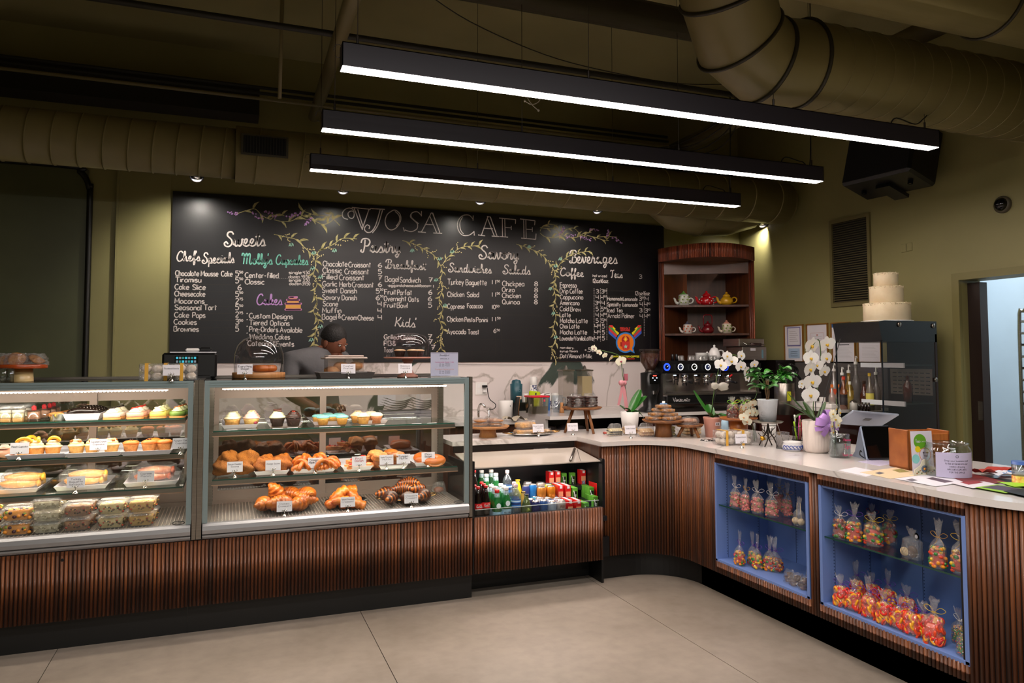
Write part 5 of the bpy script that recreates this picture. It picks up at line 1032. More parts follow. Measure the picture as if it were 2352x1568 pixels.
# ---------------- left case
def cyl_thing():pass
zA,zB,zC=1.162,.972,.788
CUPG=GLASS('dessert_cup',tint=(.95,.95,.95),refl=.08,edge=.5)
def dessert_cup(px,y,label,layers,rasp=False,r=.036,h=.062,lid=False,group=None,z=zA):
 t=thing('dessert_cup',label,'dessert',(on(px,955,'Y',y).x,y,z),group=group)
 part('cup',f'cup{r}{h}',lambda:G().lathe([(r*.85,0),(r,h),(r-.001,h),(r*.84,.002)],20),CUPG,t)
 q=0
 for i,(c,f)in enumerate(layers):
  part('layer',f'lay/{c}{i}{r}{h}',lambda:G().cyl((0,0,0),r*(.84+.15*q)-.001,.002+h*.9*q,.002+h*.9*(q+f),18,b=.002),M('layer_'+c,c,.4,var=.15,vs=50),t);q+=f
 if lid:part('lid',f'lid{r}',lambda:G().lathe([(r+.002,0),(r+.003,.004),(r*.85,.014),(.0001,.016)],20),TUBP,t,(0,0,h))
 if rasp:part('raspberry','rasp',lambda:G().blob((0,0,.012),(.0115,.0115,.015),12,9,.22,seed=5),M('raspberry','c42a30',.35,bump=1,bs=250),t,(0,0,h*.92))
GR='layered dessert cups, left case'
for i,(px,y)in enumerate(((78,4.60),(101,4.70),(114,4.80),(123,4.90))):dessert_cup(px,y,'chocolate mousse cup topped with a raspberry, '+('nearest','second','third','farthest')[i]+' of the row of four',[('2a1008',.2),('a8785c',.72),('4a2418',.08)],True,group=GR)
for i,(px,y)in enumerate(((14,4.60),(22,4.70),(33,4.80),(42,4.60),(55,4.72),(64,4.84),(2,4.85))):dessert_cup(px,y,'lidded cup of layered tiramisu and cream, '+('front one at the case edge','second in the left row','third in the left row','front one of the right row','second in the right row','third in the right row','rearmost at the case edge')[i],[('c89a5c',.3),('e8e0b8',.4),('f2ecdc',.25)],False,.034,.07,True,group=GR)
x=on(131,955,'Y',4.64).x;t=thing('pie_tin','small silver foil tin with crumble topping, upper shelf of the left case','pie',(x,4.64,zA))
obj('foil_tin',G().lathe([(.0001,0),(.034,0),(.046,.034),(.049,.035),(.044,.033)],24,fl=24,flw=.02),CHROME,t);obj('crumble',G().blob((0,0,.03),(.042,.042,.014),14,8,.3),BAKE['crumb'],t)
x=on(160,955,'Y',4.78).x;t=thing('pie_tin','second foil tin with crumble topping, behind the first','pie',(x,4.80,zA));obj('foil_tin',G().lathe([(.0001,0),(.034,0),(.046,.034),(.049,.035),(.044,.033)],24,fl=24,flw=.02),CHROME,t);obj('crumble',G().blob((0,0,.03),(.042,.042,.014),14,8,.3),BAKE['crumb'],t)
ta=on(150,958,'Y',4.57);tb=on(224,958,'Y',4.57)
t=thing('deep_tray','deep white tray of chocolate rolls on the upper shelf of the left case','tray',((ta.x+tb.x)/2,4.72,zA));obj('tray_body',tray_g(tb.x-ta.x+.03,.3,.036),MELA,t)
for i in range(4):
 t=thing('chocolate_roll','dark chocolate-coated roll with white drizzle, '+('nearest','second','third','farthest')[i]+' in the deep white tray','pastry',((ta.x+tb.x)/2+.005*i,4.63+.055*i,zA+.012),group='chocolate rolls')
 part('roll','croll',lambda:G().blob((0,0,.03),(.08,.028,.027),16,10,.08),M('dark_chocolate','1c120f',.25),t)
 def drz():
  g=G()
  for k in range(9):xx=-.062+k*.0155;g.tube([(xx,-.026*(1-(xx/.09)**2),.03),(xx+.003,-.012,.054-.2*xx*xx*20),(xx+.006,.01,.055-.2*xx*xx*20)],.0016,4)
  return g
 part('drizzle','drz',drz,M('white_drizzle','ded6d2',.4),t,kind='stuff')
GM='mini cheesecakes in the left case'
for j,(px,c,cr,tp,nm)in enumerate(((257,'dcc8b4','e6dcbc','1e1210','cookies-and-cream'),(310,'e2a890','ecdcc4','c42c20','strawberry'),(363,'dcc862','efe4a8','f0e8c0','lemon'),(408,'6f8c3c','d8d8a4','a8602c','green pistachio'))):
 for i in range(3):
  y=4.60+i*.095;t=thing('mini_cheesecake',nm+' mini cheesecake, '+('front','middle','rear')[i]+' one of its row','cheesecake',(on(px,955,'Y',4.6).x+.012*i,y,zA),.3*i,group=GM)
  part('cheesecake','mch/'+nm,lambda:G().cyl((0,0,0),.043,.009,.034,24,b=.003),M('cheese_'+nm,c,.45),t);part('biscuit_base','mcb',lambda:G().cyl((0,0,0),.0435,0,.009,24),M('biscuit','b8783c',.8),t)
  part('cream_swirl','mcs/'+nm,lambda:swirl(.032,.024,3,2,.12),M('cream_'+nm,cr,.4,sub=.1),t,(0,0,.034))
  part('topping','mct/'+nm,lambda:G().blob((-.006,-.008,.022),(.014,.006,.006),8,6,.1).blob((.008,.0,.027),(.008,.005,.005),8,6),M('top_'+nm,tp,.35),t,(0,0,.034),kind='stuff')
GTB='white trays in the left case'
tray(17,150,1044,1028,zB,'white tray of peach-topped cupcakes in the left case',GTB);tray(152,276,1040,1024,zB,'white tray of caramel cube cupcakes in the left case',GTB);tray(278,394,1036,1020,zB,'white tray of orange-glazed cupcakes in the left case',GTB)
GL='cupcakes on the middle shelf, left case'
for i,(px,y,kind,lab)in enumerate(((56,4.60,'peach','peach-slice cupcake behind the name card'),(68,4.70,'peach','peach-slice cupcake, rear one'),(85,4.60,'peach','peach-slice cupcake, middle of its tray'),(122,4.60,'peach','peach-slice cupcake, right end of its tray'),(176,4.60,'caramel','caramel cube cupcake, left end of its tray'),(213,4.60,'caramel','caramel cube cupcake, middle of its tray'),(256,4.59,'caramel','caramel cube cupcake, right end of its tray'),(301,4.59,'glaze','orange-glazed cupcake, left end of its tray'),(343,4.58,'glaze','orange-glazed cupcake, middle of its tray'),(352,4.68,'glaze','orange-glazed cupcake, rear one'),(378,4.58,'glaze','orange-glazed cupcake, right end of its tray'))):
 cupcake(kind,(on(px,1020,'Y',y).x,y,zB+.005),lab,GL,i*.8,1.1)
x=on(10,1040,'Y',4.62).x;t=thing('pink_pastry','pale pink glazed pastry at the far left of the middle shelf','pastry',(x,4.62,zB));obj('glazed_dough',G().blob((0,0,.03),(.05,.04,.028),16,10,.15),M('pink_glaze','dca084',.3),t);obj('swirl_top',swirl(.035,.02,3,2),M('pink_cream','e8b8a0',.4),t,(0,0,.05))
card(43,1056,zB,['Peach Cupcake'],'name card before the peach-topped cupcakes');card(225,1046,zB,['Caramel Crunch','Cupcake'],'name card before the caramel cube cupcakes');card(415,1043,zB,['Pumpkin Cake','Cupcake'],'name card at the right end of the middle shelf, left case')
WR=dict(a=M('golden_strudel','dc8c34',.3,c2='f0b860',vs=18),b=M('meat_wrap','cf8c5c',.35,c2='a84c28',vs=25))
for i,(xl,xr,yf,yb,lab,mt)in enumerate(((-14,84,1124,1104,'far left','a'),(127,244,1116,1098,'middle','a'),(286,408,1107,1088,'right','b'))):
 tr=tray(xl,xr,yf,yb,zC,'white tray of film-wrapped rolls, '+lab+' one on the lower shelf, left case',GTB);L_=tr.location
 for k in range(3):
  t=thing('wrapped_roll','film-wrapped stuffed roll, '+('front','middle','top')[k]+' one on the '+lab+' tray','roll',(L_.x-.005+.01*k,L_.y-.07+.06*(k%2),zC+.01+(.032 if k==2 else 0)),group='film-wrapped rolls')
  part('roll','wroll'+mt,lambda:G().blob((0,0,.028),(.095,.032,.026),18,10,.1,seed=2),WR[mt],t);part('cut_end','wcut'+mt,lambda:G().blob((.088,0,.027),(.012,.026,.021),10,8,.2),M('filling_'+mt,'e8b040' if mt=='a' else 'b05030',.5),t)
 tw=thing('film_wrap','clear cling film stretched over the rolls on the '+lab+' tray','film',(L_.x,L_.y-.03,zC+.004),group='cling film over trays')
 obj('film',film_g((on(xr,yf,'Z',zC).x-on(xl,yf,'Z',zC).x)*.52,.14,.095,7+i,.1),FILM2,tw)
card(5,1124,zC,['Turkey','Wrap'],'name card at the far left of the lower shelf, left case');card(173,1133,zC,['Turkey','Baguette','Sandwich'],'name card before the middle tray of wrapped rolls');card(334,1119,zC,['Caprese','Panini'],'name card before the right tray of wrapped rolls')
# salad tubs
def tub_g(w,d,h):
 def lp(kx,z,r=.012):
  x,y=w/2-kx,d/2-kx;out=[]
  for cx,cy,a0 in((x-r,y-r,0),(-x+r,y-r,PI/2),(-x+r,-y+r,PI),(x-r,-y+r,1.5*PI)):
   for i in range(4):a=a0+PI/2*i/3;out.append((cx+r*math.cos(a),cy+r*math.sin(a),z))
  return out
 return lp
TUBLP=tub_g(.135,.12,.07)
def tubbody():g=G().grid([TUBLP(.014,0),TUBLP(.012,.002),TUBLP(.003,.056),TUBLP(-.002,.058)],0,True,cu=True);g.face(range(16));return g
def tublid():g=G().grid([TUBLP(-.003,.058),TUBLP(-.003,.063),TUBLP(.006,.066),TUBLP(.012,.074)],0,True,cu=True);n=len(g.v);g.face(range(n-16,n));return g
def fill_g(seed,big=False):
 R=random.Random(seed);g=G();g.grid([TUBLP(.018,.004),TUBLP(.009,.048),TUBLP(.02,.052)],0,True,cu=True);n=len(g.v);g.face(range(n-16,n))
 for k in range(26 if big else 60):
  s=R.uniform(.009,.0125)if big else R.uniform(.004,.007);e=R.randrange(3)
  if e==0:p=(R.uniform(-.05,.05),-.049+R.uniform(0,.004),R.uniform(.012,.045))
  elif e==1:p=(R.choice((-1,1))*.057,R.uniform(-.045,.045),R.uniform(.012,.045))
  else:p=(R.uniform(-.05,.05),R.uniform(-.045,.045),.05)
  g.blob(p,(s,s*.9,s*.8),6,5,mi=R.randrange(1,4))
 return g
FILL=dict(fruit=[M('fruit_mix','d88c24',.4),M('green_grape','8fae30',.25),M('dark_grape','40182a',.25),M('orange_melon','f0962c',.35)],chick=[M('chicken_salad','c8c0a4',.6,c2='a89c80',vs=40),M('cs1','dcd4bc',.6),M('cs2','9c9474',.6),M('cs3','b8ac90',.6)],quin=[M('quinoa_salad','96683a',.6,c2='6a4424',vs=50),M('qs1','c08c50',.6),M('qs2','3c2c14',.6),M('qs3','a03c24',.5)],orzo=[M('orzo_salad','a8945c',.6,c2='c8b480',vs=50),M('os1','e0d0a0',.6),M('os2','3c4420',.5),M('os3','b44428',.5)],chp=[M('chickpea_salad','b08434',.6,c2='c8a050',vs=50),M('cp1','d8ac54',.5),M('cp2','6c5420',.5),M('cp3','a84c24',.5)])
NM=dict(fruit='mixed grapes and melon',chick='pale chicken salad',quin='brown quinoa salad',orzo='orzo salad with herbs',chp='yellow chickpea salad')
for px0,kind,rows,lv in((-32,'fruit',1,3),(43,'fruit',1,2),(109,'chick',2,3),(180,'quin',2,2),(257,'orzo',2,2),(325,'chp',2,2)):
 for r in range(rows):
  for l in range(lv):
   y=4.53+.13*r;z=ZD+.0745*l*(.98 if lv<3 else .8);x=on(px0,1190,'Y',4.53).x+.01*r
   pos=('bottom','middle','top')[l]if lv==3 else('bottom','top')[l]
   t=thing('salad_tub',f"lidded tub of {NM[kind]}, {pos} of the {'front' if r == 0 else 'rear'} stack"+(' at the case edge' if px0<0 else ''),'tub',(x,y,z+.0005*l),rnd.uniform(-.03,.03),group='salad tubs on the deck of the left case')
   if lv==3:t.scale=(1,1,.79)
   part('tub','tub',tubbody,TUBP,t);part('lid','tlid',tublid,TUBP,t);part('contents','cont/'+kind,lambda:fill_g(3,kind=='fruit'),FILL[kind],t,kind='stuff')
# ---------------- on top of the cases
TZ=1.3725
x,y=S(50,876,TZ)
t=thing('cake_stand','rust-topped cake stand with a cream foot on the left case','cake stand',(x,y,TZ));
obj('foot',G().lathe([(.0001,0),(.054,0),(.054,.004),(.050,.07),(.0001,.07)],28),CREAMC,t);obj('plate',G().lathe([(.0001,.068),(.115,.07),(.118,.073),(.118,.088),(.114,.092),(.106,.086),(.0001,.086)],36),RUST,t)
COOK=M('ginger_cookie','b0742e',.6,c2='8a5220',vs=30,bump=.6,bs=60)
for i,(dx,dy,rot,lab)in enumerate(((-.02,-.03,(1.2,0,.1),'front'),(.065,.0,(.5,.35,.4),'right'),(-.08,.01,(.6,-.3,0),'left'),(.01,.05,(.3,0,0),'rear'))):
 t=thing('wrapped_cookie','big cracked ginger cookie in cellophane, '+lab+' one on the rust cake stand','cookie',(x+dx,y+dy,TZ+.088),group='wrapped ginger cookies')
 part('cookie','gcookie',lambda:G().blob((0,0,0),(.042,.042,.012),18,8,.12),COOK,t,(0,0,.03),rot=rot);part('cellophane','gfilm',lambda:film_g(.058,.042,.062,5),FILM,t)
for i,(px)in enumerate((6,21)):
 xx=on(px,876,'Y',4.5).x;t=thing('drinking_glass','small clear tumbler beside the rust cake stand, '+('outer','inner')[i]+' one','glass',(xx,4.5+.02*i,TZ),group='clear tumblers');part('tumbler','tumb',lambda:G().lathe([(.0001,0),(.016,0),(.019,.075),(.0175,.075),(.0148,.003),(.0001,.003)],20),JARG,t)
# powdered doughnut packs
PWD=M('powdered_sugar','dcd2c8',.8,c2='c8b6a0',vs=40,bump=.4,bs=80);YR=M('yellow_ribbon','d8a43c',.4)
def donut_pack(loc,n,label,rz=0,sc=1,group='powdered doughnut packs',levels=2):
 t=thing('doughnut_pack',label,'package',loc,rz,group=group);w=.052*n
 g=G()
 for l in range(levels):
  for k in range(n):
   for r in(0,1):
    dn=part('doughnut','pdn',lambda:G().blob((0,0,0),(.0255,.0255,.022),12,8,.05),PWD,t,(-w/2+.026+k*.052,-.022+.046*r,.024+.042*l))
 obj('clear_box',film_g(w/2+.01,.055,.045*levels+.008,9,.2)if 0 else G().box(-w/2-.006,w/2+.006,-.052,.052,.001,.044*levels+.006,b=.004),FILM,t)
 for xx in([-w/4,w/4]if n>2 else[-w/5]):obj('ribbon',G().box(xx-.009,xx+.009,-.054,-.053,0,.044*levels+.008).box(xx-.009,xx+.009,-.054,.054,.044*levels+.007,.044*levels+.009),YR,t)
 return t
for px,lab,yy in((348,'left',4.47),(391,'middle',4.56),(427,'right',4.47)):donut_pack((on(px,872,'Y',yy).x,yy,TZ),2,'clear pack of powdered doughnuts with yellow ribbon, '+lab+' of three on the left case',group='powdered doughnut packs on the left case')
card(393,875,TZ,['Powdered Donuts'],'name card before the powdered doughnut packs on the left case')
# label printer / register
x=on(437,862,'Y',4.92).x;t=thing('till_printer','black cash register with a small lit screen, papers on top, on the left case','register',(x,4.95,TZ))
obj('body',G().box(-.155,.15,-.08,.08,0,.155,b=.012).box(-.13,.12,-.1,-.08,0,.02,b=.004),BLACKP,t)
sc_=obj('screen',G().box(-.085,.045,-.0825,-.08,.05,.135),BLACKG,t)
SCR=M('screen_cyan','38a8c0',.4,emit=.7);SCB=M('screen_blue','2a6ae0',.4,emit=1.2)
for r in range(3):
 for k in range(7):obj('screen_icon',G().box(-.078+.0165*k,-.066+.0165*k,-.0832,-.0826,.118-.022*r,.131-.022*r),(SCR,M('screen_grey','7c8c98',.4,emit=.3),M('screen_teal','287c78',.4,emit=.5))[(k+r)%3],sc_)if r<2 or k==6 else None
obj('power_light',G().box(.02,.032,-.0832,-.0826,.056,.066),SCB,sc_)
o=obj('paper_stack',G().box(-.12,.14,-.07,.07,0,.006),CARD,None,(x,4.95,TZ+.1555),.1);tag(o,'loose white papers lying on the black cash register','paper')
o=thing('scanner','white and black hand-held scanner lying on the register papers','scanner',(x+.03,4.93,TZ+.163));obj('handle',G().box(-.06,.02,-.02,.02,0,.02,b=.008),WHITEM,o);obj('head',G().box(.02,.09,-.024,.024,0,.026,b=.008),BLACKP,o)
# --- glass dome on a wooden board
dx,dy=S(596,868,TZ);R_=.153
t=thing('cake_dome','big clear glass dome with a knob on a round wooden board, right case top','dome',(dx,dy+.10,TZ))
obj('wooden_board',G().cyl((0,0,0),.158,0,.034,48,b=.003),BAMBOO,t)
pr=[(.148,.034),(.150,.10),(.146,.15),(.130,.20),(.098,.238),(.05,.258),(.018,.264),(.012,.27),(.014,.278),(.022,.286),(.02,.296),(.0001,.30)]
obj('dome',G().lathe(pr,48),DOME,t)
for i,(ax,ay,lab)in enumerate(((.01,-.03,'left'),(.055,-.01,'right'))):
 b=thing('everything_bagel','seeded bagel under the glass dome, '+lab+' one','bagel',(dx+ax,dy+.10+ay,TZ+.035),group='bagels under the dome');part('dough_ring','bagel',None,None,b,sc=(.85,.85,.9));part('seeds','seeds',lambda:bits(.055,.045,70,.0022,3,.6,dome=False),M('seeds','6a4424',.6),b,kind='stuff')
card(562,871,TZ,['Everything','Bagel'],'hand-lettered name card before the wooden board',hand=True)
# --- slate tray, plastic tub
sx0,sx1=on(733,868,'Y',4.46).x,on(863,868,'Y',4.46).x
t=thing('slate_tray','low dark grey rectangular tray on the right case','tray',((sx0+sx1)/2,4.6,TZ));obj('tray_body',tray_g(sx1-sx0,.26,.036),M('slate_grey','4c4644',.4,bump=.1),t)
card(800,869,TZ,['Frosted','Pretzel'],'name card before the slate tray')
ux0,ux1=on(742,840,'Y',4.86).x,on(838,840,'Y',4.86).x
t=thing('storage_tub','clear lidded tub of orange pastries behind the slate tray','tub',((ux0+ux1)/2,4.88,TZ));w_=ux1-ux0
obj('tub',G().box(-w_/2+.02,w_/2-.02,-.1,.1,0,.115),GLASS('tub_clear',tint=(.92,.9,.88),refl=.08,edge=.4,alpha=.15,col='c8a890'),t);obj('lid',G().box(-w_/2,w_/2,-.12,.12,.115,.128,b=.004).box(-w_/2+.02,w_/2-.02,-.1,.1,.128,.14,b=.004),M('tub_lid','b4a298',.35),t)
g=G()
for k in range(9):g.blob((-w_/2+.06+(k%4)*(w_-.12)/3,-.05+.05*(k//4),.04+.03*(k%2)),(.045,.035,.028),10,7,.15)
obj('contents',g,BAKE['danish'],t,kind='stuff')
# --- pink stand with dome and cupcakes
x,y=S(941,866,TZ);y+=.06;ty=y
t=thing('pink_cake_stand','dusty pink pedestal stand under a smaller clear dome, right case top','cake stand',(x,y,TZ))
obj('pedestal',G().lathe([(.0001,0),(.066,0),(.066,.008),(.042,.022),(.028,.05),(.026,.09),(.04,.112),(.0001,.114)],32),PINKC,t);obj('plate',G().lathe([(.0001,.112),(.13,.114),(.15,.12),(.153,.126),(.15,.128),(.0001,.124)],44),PINKC,t)
obj('beading',G().tube([(.06*math.cos(2*PI*k/30),.06*math.sin(2*PI*k/30),.012)for k in range(30)],.003,5,closed=True),PINKC,t)
o=obj('glass_dome',G().lathe([(.140,.128),(.142,.19),(.136,.225),(.112,.262),(.06,.278),(.0001,.282)],44),GLASS('dome_lilac',tint=(.90,.88,.90),refl=.07,edge=.6),t)
for i,(ax,ay,lab)in enumerate(((-.055,-.02,'left'),(.02,-.05,'middle'),(.075,.01,'right'))):cupcake('dome',(x+ax,y+ay,TZ+.126),'dark chocolate cupcake with pale frosting under the pink stand dome, '+lab+' one','cupcakes under the pink stand dome',0,.98)
card(931,868,TZ,['Baklava','Cupcake'],'name card before the pink stand')
sx0,sx1=on(988,860,'Y',4.47).x,on(1053,860,'Y',4.47).x
t=thing('acrylic_sign','lilac printed sheet in a clear acrylic stand, right end of the right case top','sign',((sx0+sx1)/2,4.47,TZ));w_=(sx1-sx0)/2
obj('printed_sheet',G().box(-w_+.003,w_-.003,-.001,.001,.01,.155),M('lilac_sheet','c4bcd8',.5),t);obj('acrylic',G().box(-w_,w_,-.0035,-.0025,.003,.158),PANE,t);obj('acrylic_foot',G().box(-w_-.002,w_+.004,-.03,.05,0,.006),GLASS('acrylic_foot',refl=.15,alpha=.4,col='e8e8ee'),t)
for i,(s,h,m_)in enumerate((('Breakfast',.134,INK),('SPECIALS',.113,INK),('Homemade Apple Cider',.092,M('rose_ink','b03c78',.6)),('12 oz 3.50',.080,INK),('16 oz 4.00',.069,INK),('Pumpkin Spice Latte',.047,M('orange_ink','c8784c',.6)),('12 oz 5.00',.035,INK),('16 oz 5.50',.024,INK))):
 hw_=min(w_*.8,.0028*len(s)+.006);write(s,(-hw_,0,h),(hw_,0,h),.007 if i else .011,.0008,m_,t,'c' if i==0 else 'p',off=.0045,name='lettering')
obj('scalloped_border',G().tube([(-w_+.005+2*(w_-.005)*k/50,-.0044,.149+.0015*(k%2))for k in range(51)],.0007,4),INK,t)
# ================================================================ DRINKS IN THE COOLER
GREENG=GLASS('green_bottle_glass',tint=(.3,.85,.45),refl=.12,edge=.6,alpha=.5,col='0a7a34');COLAG=M('cola_dark','140a08',.08,coat=.5);CLRB=GLASS('water_bottle',tint=(.85,.9,.94),refl=.12,edge=.6,alpha=.08,col='c8d0d8')
REDC=M('red_cap','cc2a2c',.35);WHC=M('white_cap','e6e4e2',.4);SIL=M('can_lid_silver','c0bab6',.25,.9)
BP=dict(cola=([(.0001,0),(.027,0),(.029,.02),(.026,.075),(.029,.10),(.025,.135),(.014,.175),(.0125,.205),(.0001,.206)],.013,.205,.016),green=([(.0001,0),(.031,0),(.032,.1),(.029,.13),(.018,.16),(.0145,.19),(.0001,.191)],.0155,.19,.020),water=([(.0001,0),(.031,0),(.0325,.05),(.0305,.09),(.0325,.125),(.028,.155),(.013,.18),(.012,.19),(.0001,.191)],.0135,.188,.022),bulb=([(.0001,0),(.026,0),(.034,.035),(.033,.065),(.020,.105),(.013,.125),(.0125,.14),(.0001,.141)],.0165,.138,.008))
def bottle(kind,px,py,y,label,group,cap=None,body=None,lab=None):
 prof,cr,cz,ch=BP[kind];p=on(px,py,'Y',y);z=p.z-(cz+ch)
 t=thing(kind.replace('cola','cola_bottle').replace('green','sparkling_water_bottle').replace('water','water_bottle').replace('sparkling_water_bottle_bottle','sparkling_water_bottle').replace('bulb','juice_bottle')if kind!='green' else 'sparkling_water_bottle',label,'bottle',(p.x,y,z),group=group)
 body=body or dict(cola=COLAG,green=GREENG,water=CLRB)[kind]
 part('bottle_body','bt/'+kind+body.name,lambda:G().lathe(prof,18),body,t)
 if kind in('green','water','bulb'):part('liquid','lq/'+kind+body.name,lambda:G().lathe([(r*.93,q*.96+.002)for r,q in prof[:-2]]+[(.0001,prof[-3][1])],14),dict(green=GLASS('green_liquid',tint=(.5,.95,.6),refl=.02,alpha=.2,col='0c6a2c'),water=GLASS('clear_liquid',tint=(.9,.93,.96),refl=.03)).get(kind,body),t)
 part('cap','cap/'+kind+(cap or WHC).name,lambda:G().cyl((0,0,cz),cr,0,ch,14,b=.002),cap or WHC,t)
 def band(nm,z0,z1,mt,r=.0003):part(nm,f'bd/{kind}{z0}{mt.name}',lambda:G().lathe([(max([a for a,b in prof])+r,z0),(max([a for a,b in prof])+r,z1)],18),mt,t)
 if kind=='cola':
  o=part('label_band','bd/cola',lambda:G().lathe([(.0282,.082),(.0297,.10),(.0286,.118)],18),M('cola_label_red','c2282a',.4),t);write('Coca-Cola',(-.019,-.0292,.094),(.019,-.0292,.094),.016,.0016,WHC,o,'c',off=.001,name='lettering')
 if kind=='green':
  part('neck_foil','bd/gneck',lambda:G().lathe([(.0178,.162),(.0152,.188)],14),M('pale_blue_foil','a8bcc8',.4),t);part('shoulder_medallion','bd/gmed',lambda:G().prism([(.015*math.cos(a),.112+.017*math.sin(a))for a in[2*PI*k/16 for k in range(16)]],-.0335,-.0325,ax='y'),M('medallion','c8d4da',.4),t)
  o=part('label_band','bd/glab',lambda:G().lathe([(.0325,.02),(.0325,.075)],18),M('pale_blue_label','9fc3dc',.4),t)
  if lab:write(lab,(-.024,-.0325,.05),(.024,-.0325,.05),.010,.0014,INK,o,off=.001,name='lettering');obj('red_star',G().prism([((.004 if k%2 else .0018)*math.sin(PI*k/5),.034+(.004 if k%2 else .0018)*math.cos(PI*k/5))for k in range(10)],-.0335,-.0327,ax='y'),REDC,o)
 if kind=='water':band('label_band',.065,.112,M('water_label_blue','3a74b8',.4));band('label_stripe',.082,.094,M('water_label_navy','1c2f62',.4),.0006);band('label_peak',.1,.108,M('water_label_white','b8d4ea',.4),.0006)
 if kind=='bulb':part('print','bulbp/'+body.name,lambda:G().blob((0,-.026,.05),(.013,.009,.016),8,6,.3).blob((-.012,-.026,.03),(.01,.006,.006),8,6),M('leaf_print','a8b454',.5),t,kind='stuff')
 return t
GC_,GG,GW,GB='cola bottles in the cooler','green sparkling water bottles','plastic water bottles','round juice bottles'
for i,(px,py,y,l)in enumerate(((1098,1117,4.475,'front left'),(1116,1114,4.475,'front right'),(1089.5,1113,4.53,'at the left wall'),(1111,1110,4.535,'in the middle'),(1106,1106,4.6,'behind the middle one'),(1089,1079,4.66,'rearmost, standing higher'))):bottle('cola',px,py,y,'glass cola bottle with red cap and red label, '+l,GC_,REDC)
for i,(px,py,y,l)in enumerate(((1162.5,1118,4.475,'front one with the blue label'),(1136,1116,4.535,'second row, left'),(1157,1114,4.545,'second row, right'),(1128,1112,4.60,'third row, left'),(1150,1110,4.61,'third row, right'),(1139,1086,4.66,'raised row, right'),(1117,1088,4.67,'raised row, left'),(1128,1078,4.75,'back row, right'),(1106,1079,4.76,'back row, left'))):bottle('green',px,py,y,'green sparkling water bottle with white cap, '+l,GG,None,None,'PELLEGRINO' if i==0 else None)
bottle('green',1141.5,1124,4.475,'green sparkling water bottle with a red cap, front of the cooler',GG,REDC)
for px,py,y,l in((1185,1111,4.475,'front'),(1181,1106,4.55,'middle'),(1165,1079,4.66,'rear, standing higher')):bottle('water',px,py,y,'clear plastic water bottle with blue label, '+l,GW,M('pinkish_cap','dcc0c4',.4))
JY,JG,JO=M('yellow_juice','d8b818',.15,coat=.5),GLASS('green_juice',tint=(.5,.6,.35),refl=.1,alpha=.35,col='6c7c44'),M('amber_juice','b08a2c',.15,coat=.5)
bottle('bulb',1209,1134,4.475,'rounded green patterned juice bottle with a dark cap, front',GB,BLACKP,JG);bottle('bulb',1202,1128,4.54,'rounded juice bottle with a gold cap, behind the green one',GB,BR,JO);bottle('bulb',1189,1101,4.66,'rounded bright yellow juice bottle, rear',GB,M('yellow_cap','e0b430',.4),JY)
def can(px,py,y,c,label,slim=False,top=None,group='drink cans in the cooler',words=None,bot=None):
 r,h=(.0265,.155)if slim else(.032,.118);p=on(px,py,'Y',y)
 t=thing('drink_can',label,'can',(p.x,y,p.z-h),group=group)
 part('can_body',f'can{slim}{c}',lambda:G().lathe([(.0001,0),(r*.8,0),(r,.008),(r,h*.9),(r*.86,h*.97)],20),M('can_'+c,c,.25,.4),t)
 part('can_lid',f'lid{slim}',lambda:G().lathe([(r*.86,h*.965),(r*.88,h),(r*.80,h),(r*.78,h*.975),(.0001,h*.975)],20).box(-.004,.004,-.012,.003,h*.978,h*.985),SIL,t)
 if bot:part('colour_block',f'cb{slim}{bot}',lambda:G().lathe([(r+.0004,.012),(r+.0004,h*.42)],20),M('can_'+bot,bot,.25,.4),t)
 if words:write(words,(-.016,-r-.0005,h*.62),(.016,-r-.0005,h*.62),.016,.0025,M('can_print','8a4a34',.5),t,off=.001,name='lettering')
for px,py,y,c,l,kw in((1230,1150,4.475,'2a2f66','slim navy and silver can with a red block, front row',dict(slim=True,bot='b8444c')),(1248.6,1148,4.475,'3a5c98','slim blue striped can, front row',dict(slim=True,bot='8a6a60')),(1267,1150,4.475,'a8b4c8','pale blue-white can, front row',{}),(1288,1148,4.475,'b8aca8','pale beige can lettered POP, front row',dict(words='POP')),(1219,1145,4.53,'383468','slim navy can, second row left',dict(slim=True)),(1240,1143,4.54,'c2c4cc','silver can, second row',{}),(1258,1143,4.545,'8c9ab8','grey-blue can, second row',{}),(1279,1143,4.55,'c0b4c4','lilac-silver can, second row right',{}),(1230,1138,4.60,'4c94b0','aqua-topped can, third row left',{}),(1251,1138,4.61,'a8a094','grey can, third row middle',{}),(1272,1137,4.62,'a494ac','mauve can, third row right',{}),(1243,1117,4.60,'c27830','orange can on the raised row, left',{}),(1264.6,1115,4.60,'d07c22','orange can on the raised row, right',{}),(1223.7,1111,4.62,'2c78c0','bright blue can on the raised row',dict(slim=True,bot='4a2a60')),(1208,1114,4.63,'3c4480','blue and white can on the raised row, left',dict(slim=True,bot='c8c4cc')),(1212,1106,4.7,'9a9090','silver can behind the blue and white one',{}),(1241,1107,4.69,'a8988c','silver can behind the orange one',{}),(1259,1110,4.68,'b8c030','lime can behind the orange ones',{})):can(px,py,y,c,l,**kw)
JB=[(M('juice_red','c81c1c',.35),M('juice_peach_band','d8946c',.4),'e8e4e0'),(M('juice_green','5c9a34',.35),M('juice_dark_panel','1c2416',.4),'e8e4e0')]
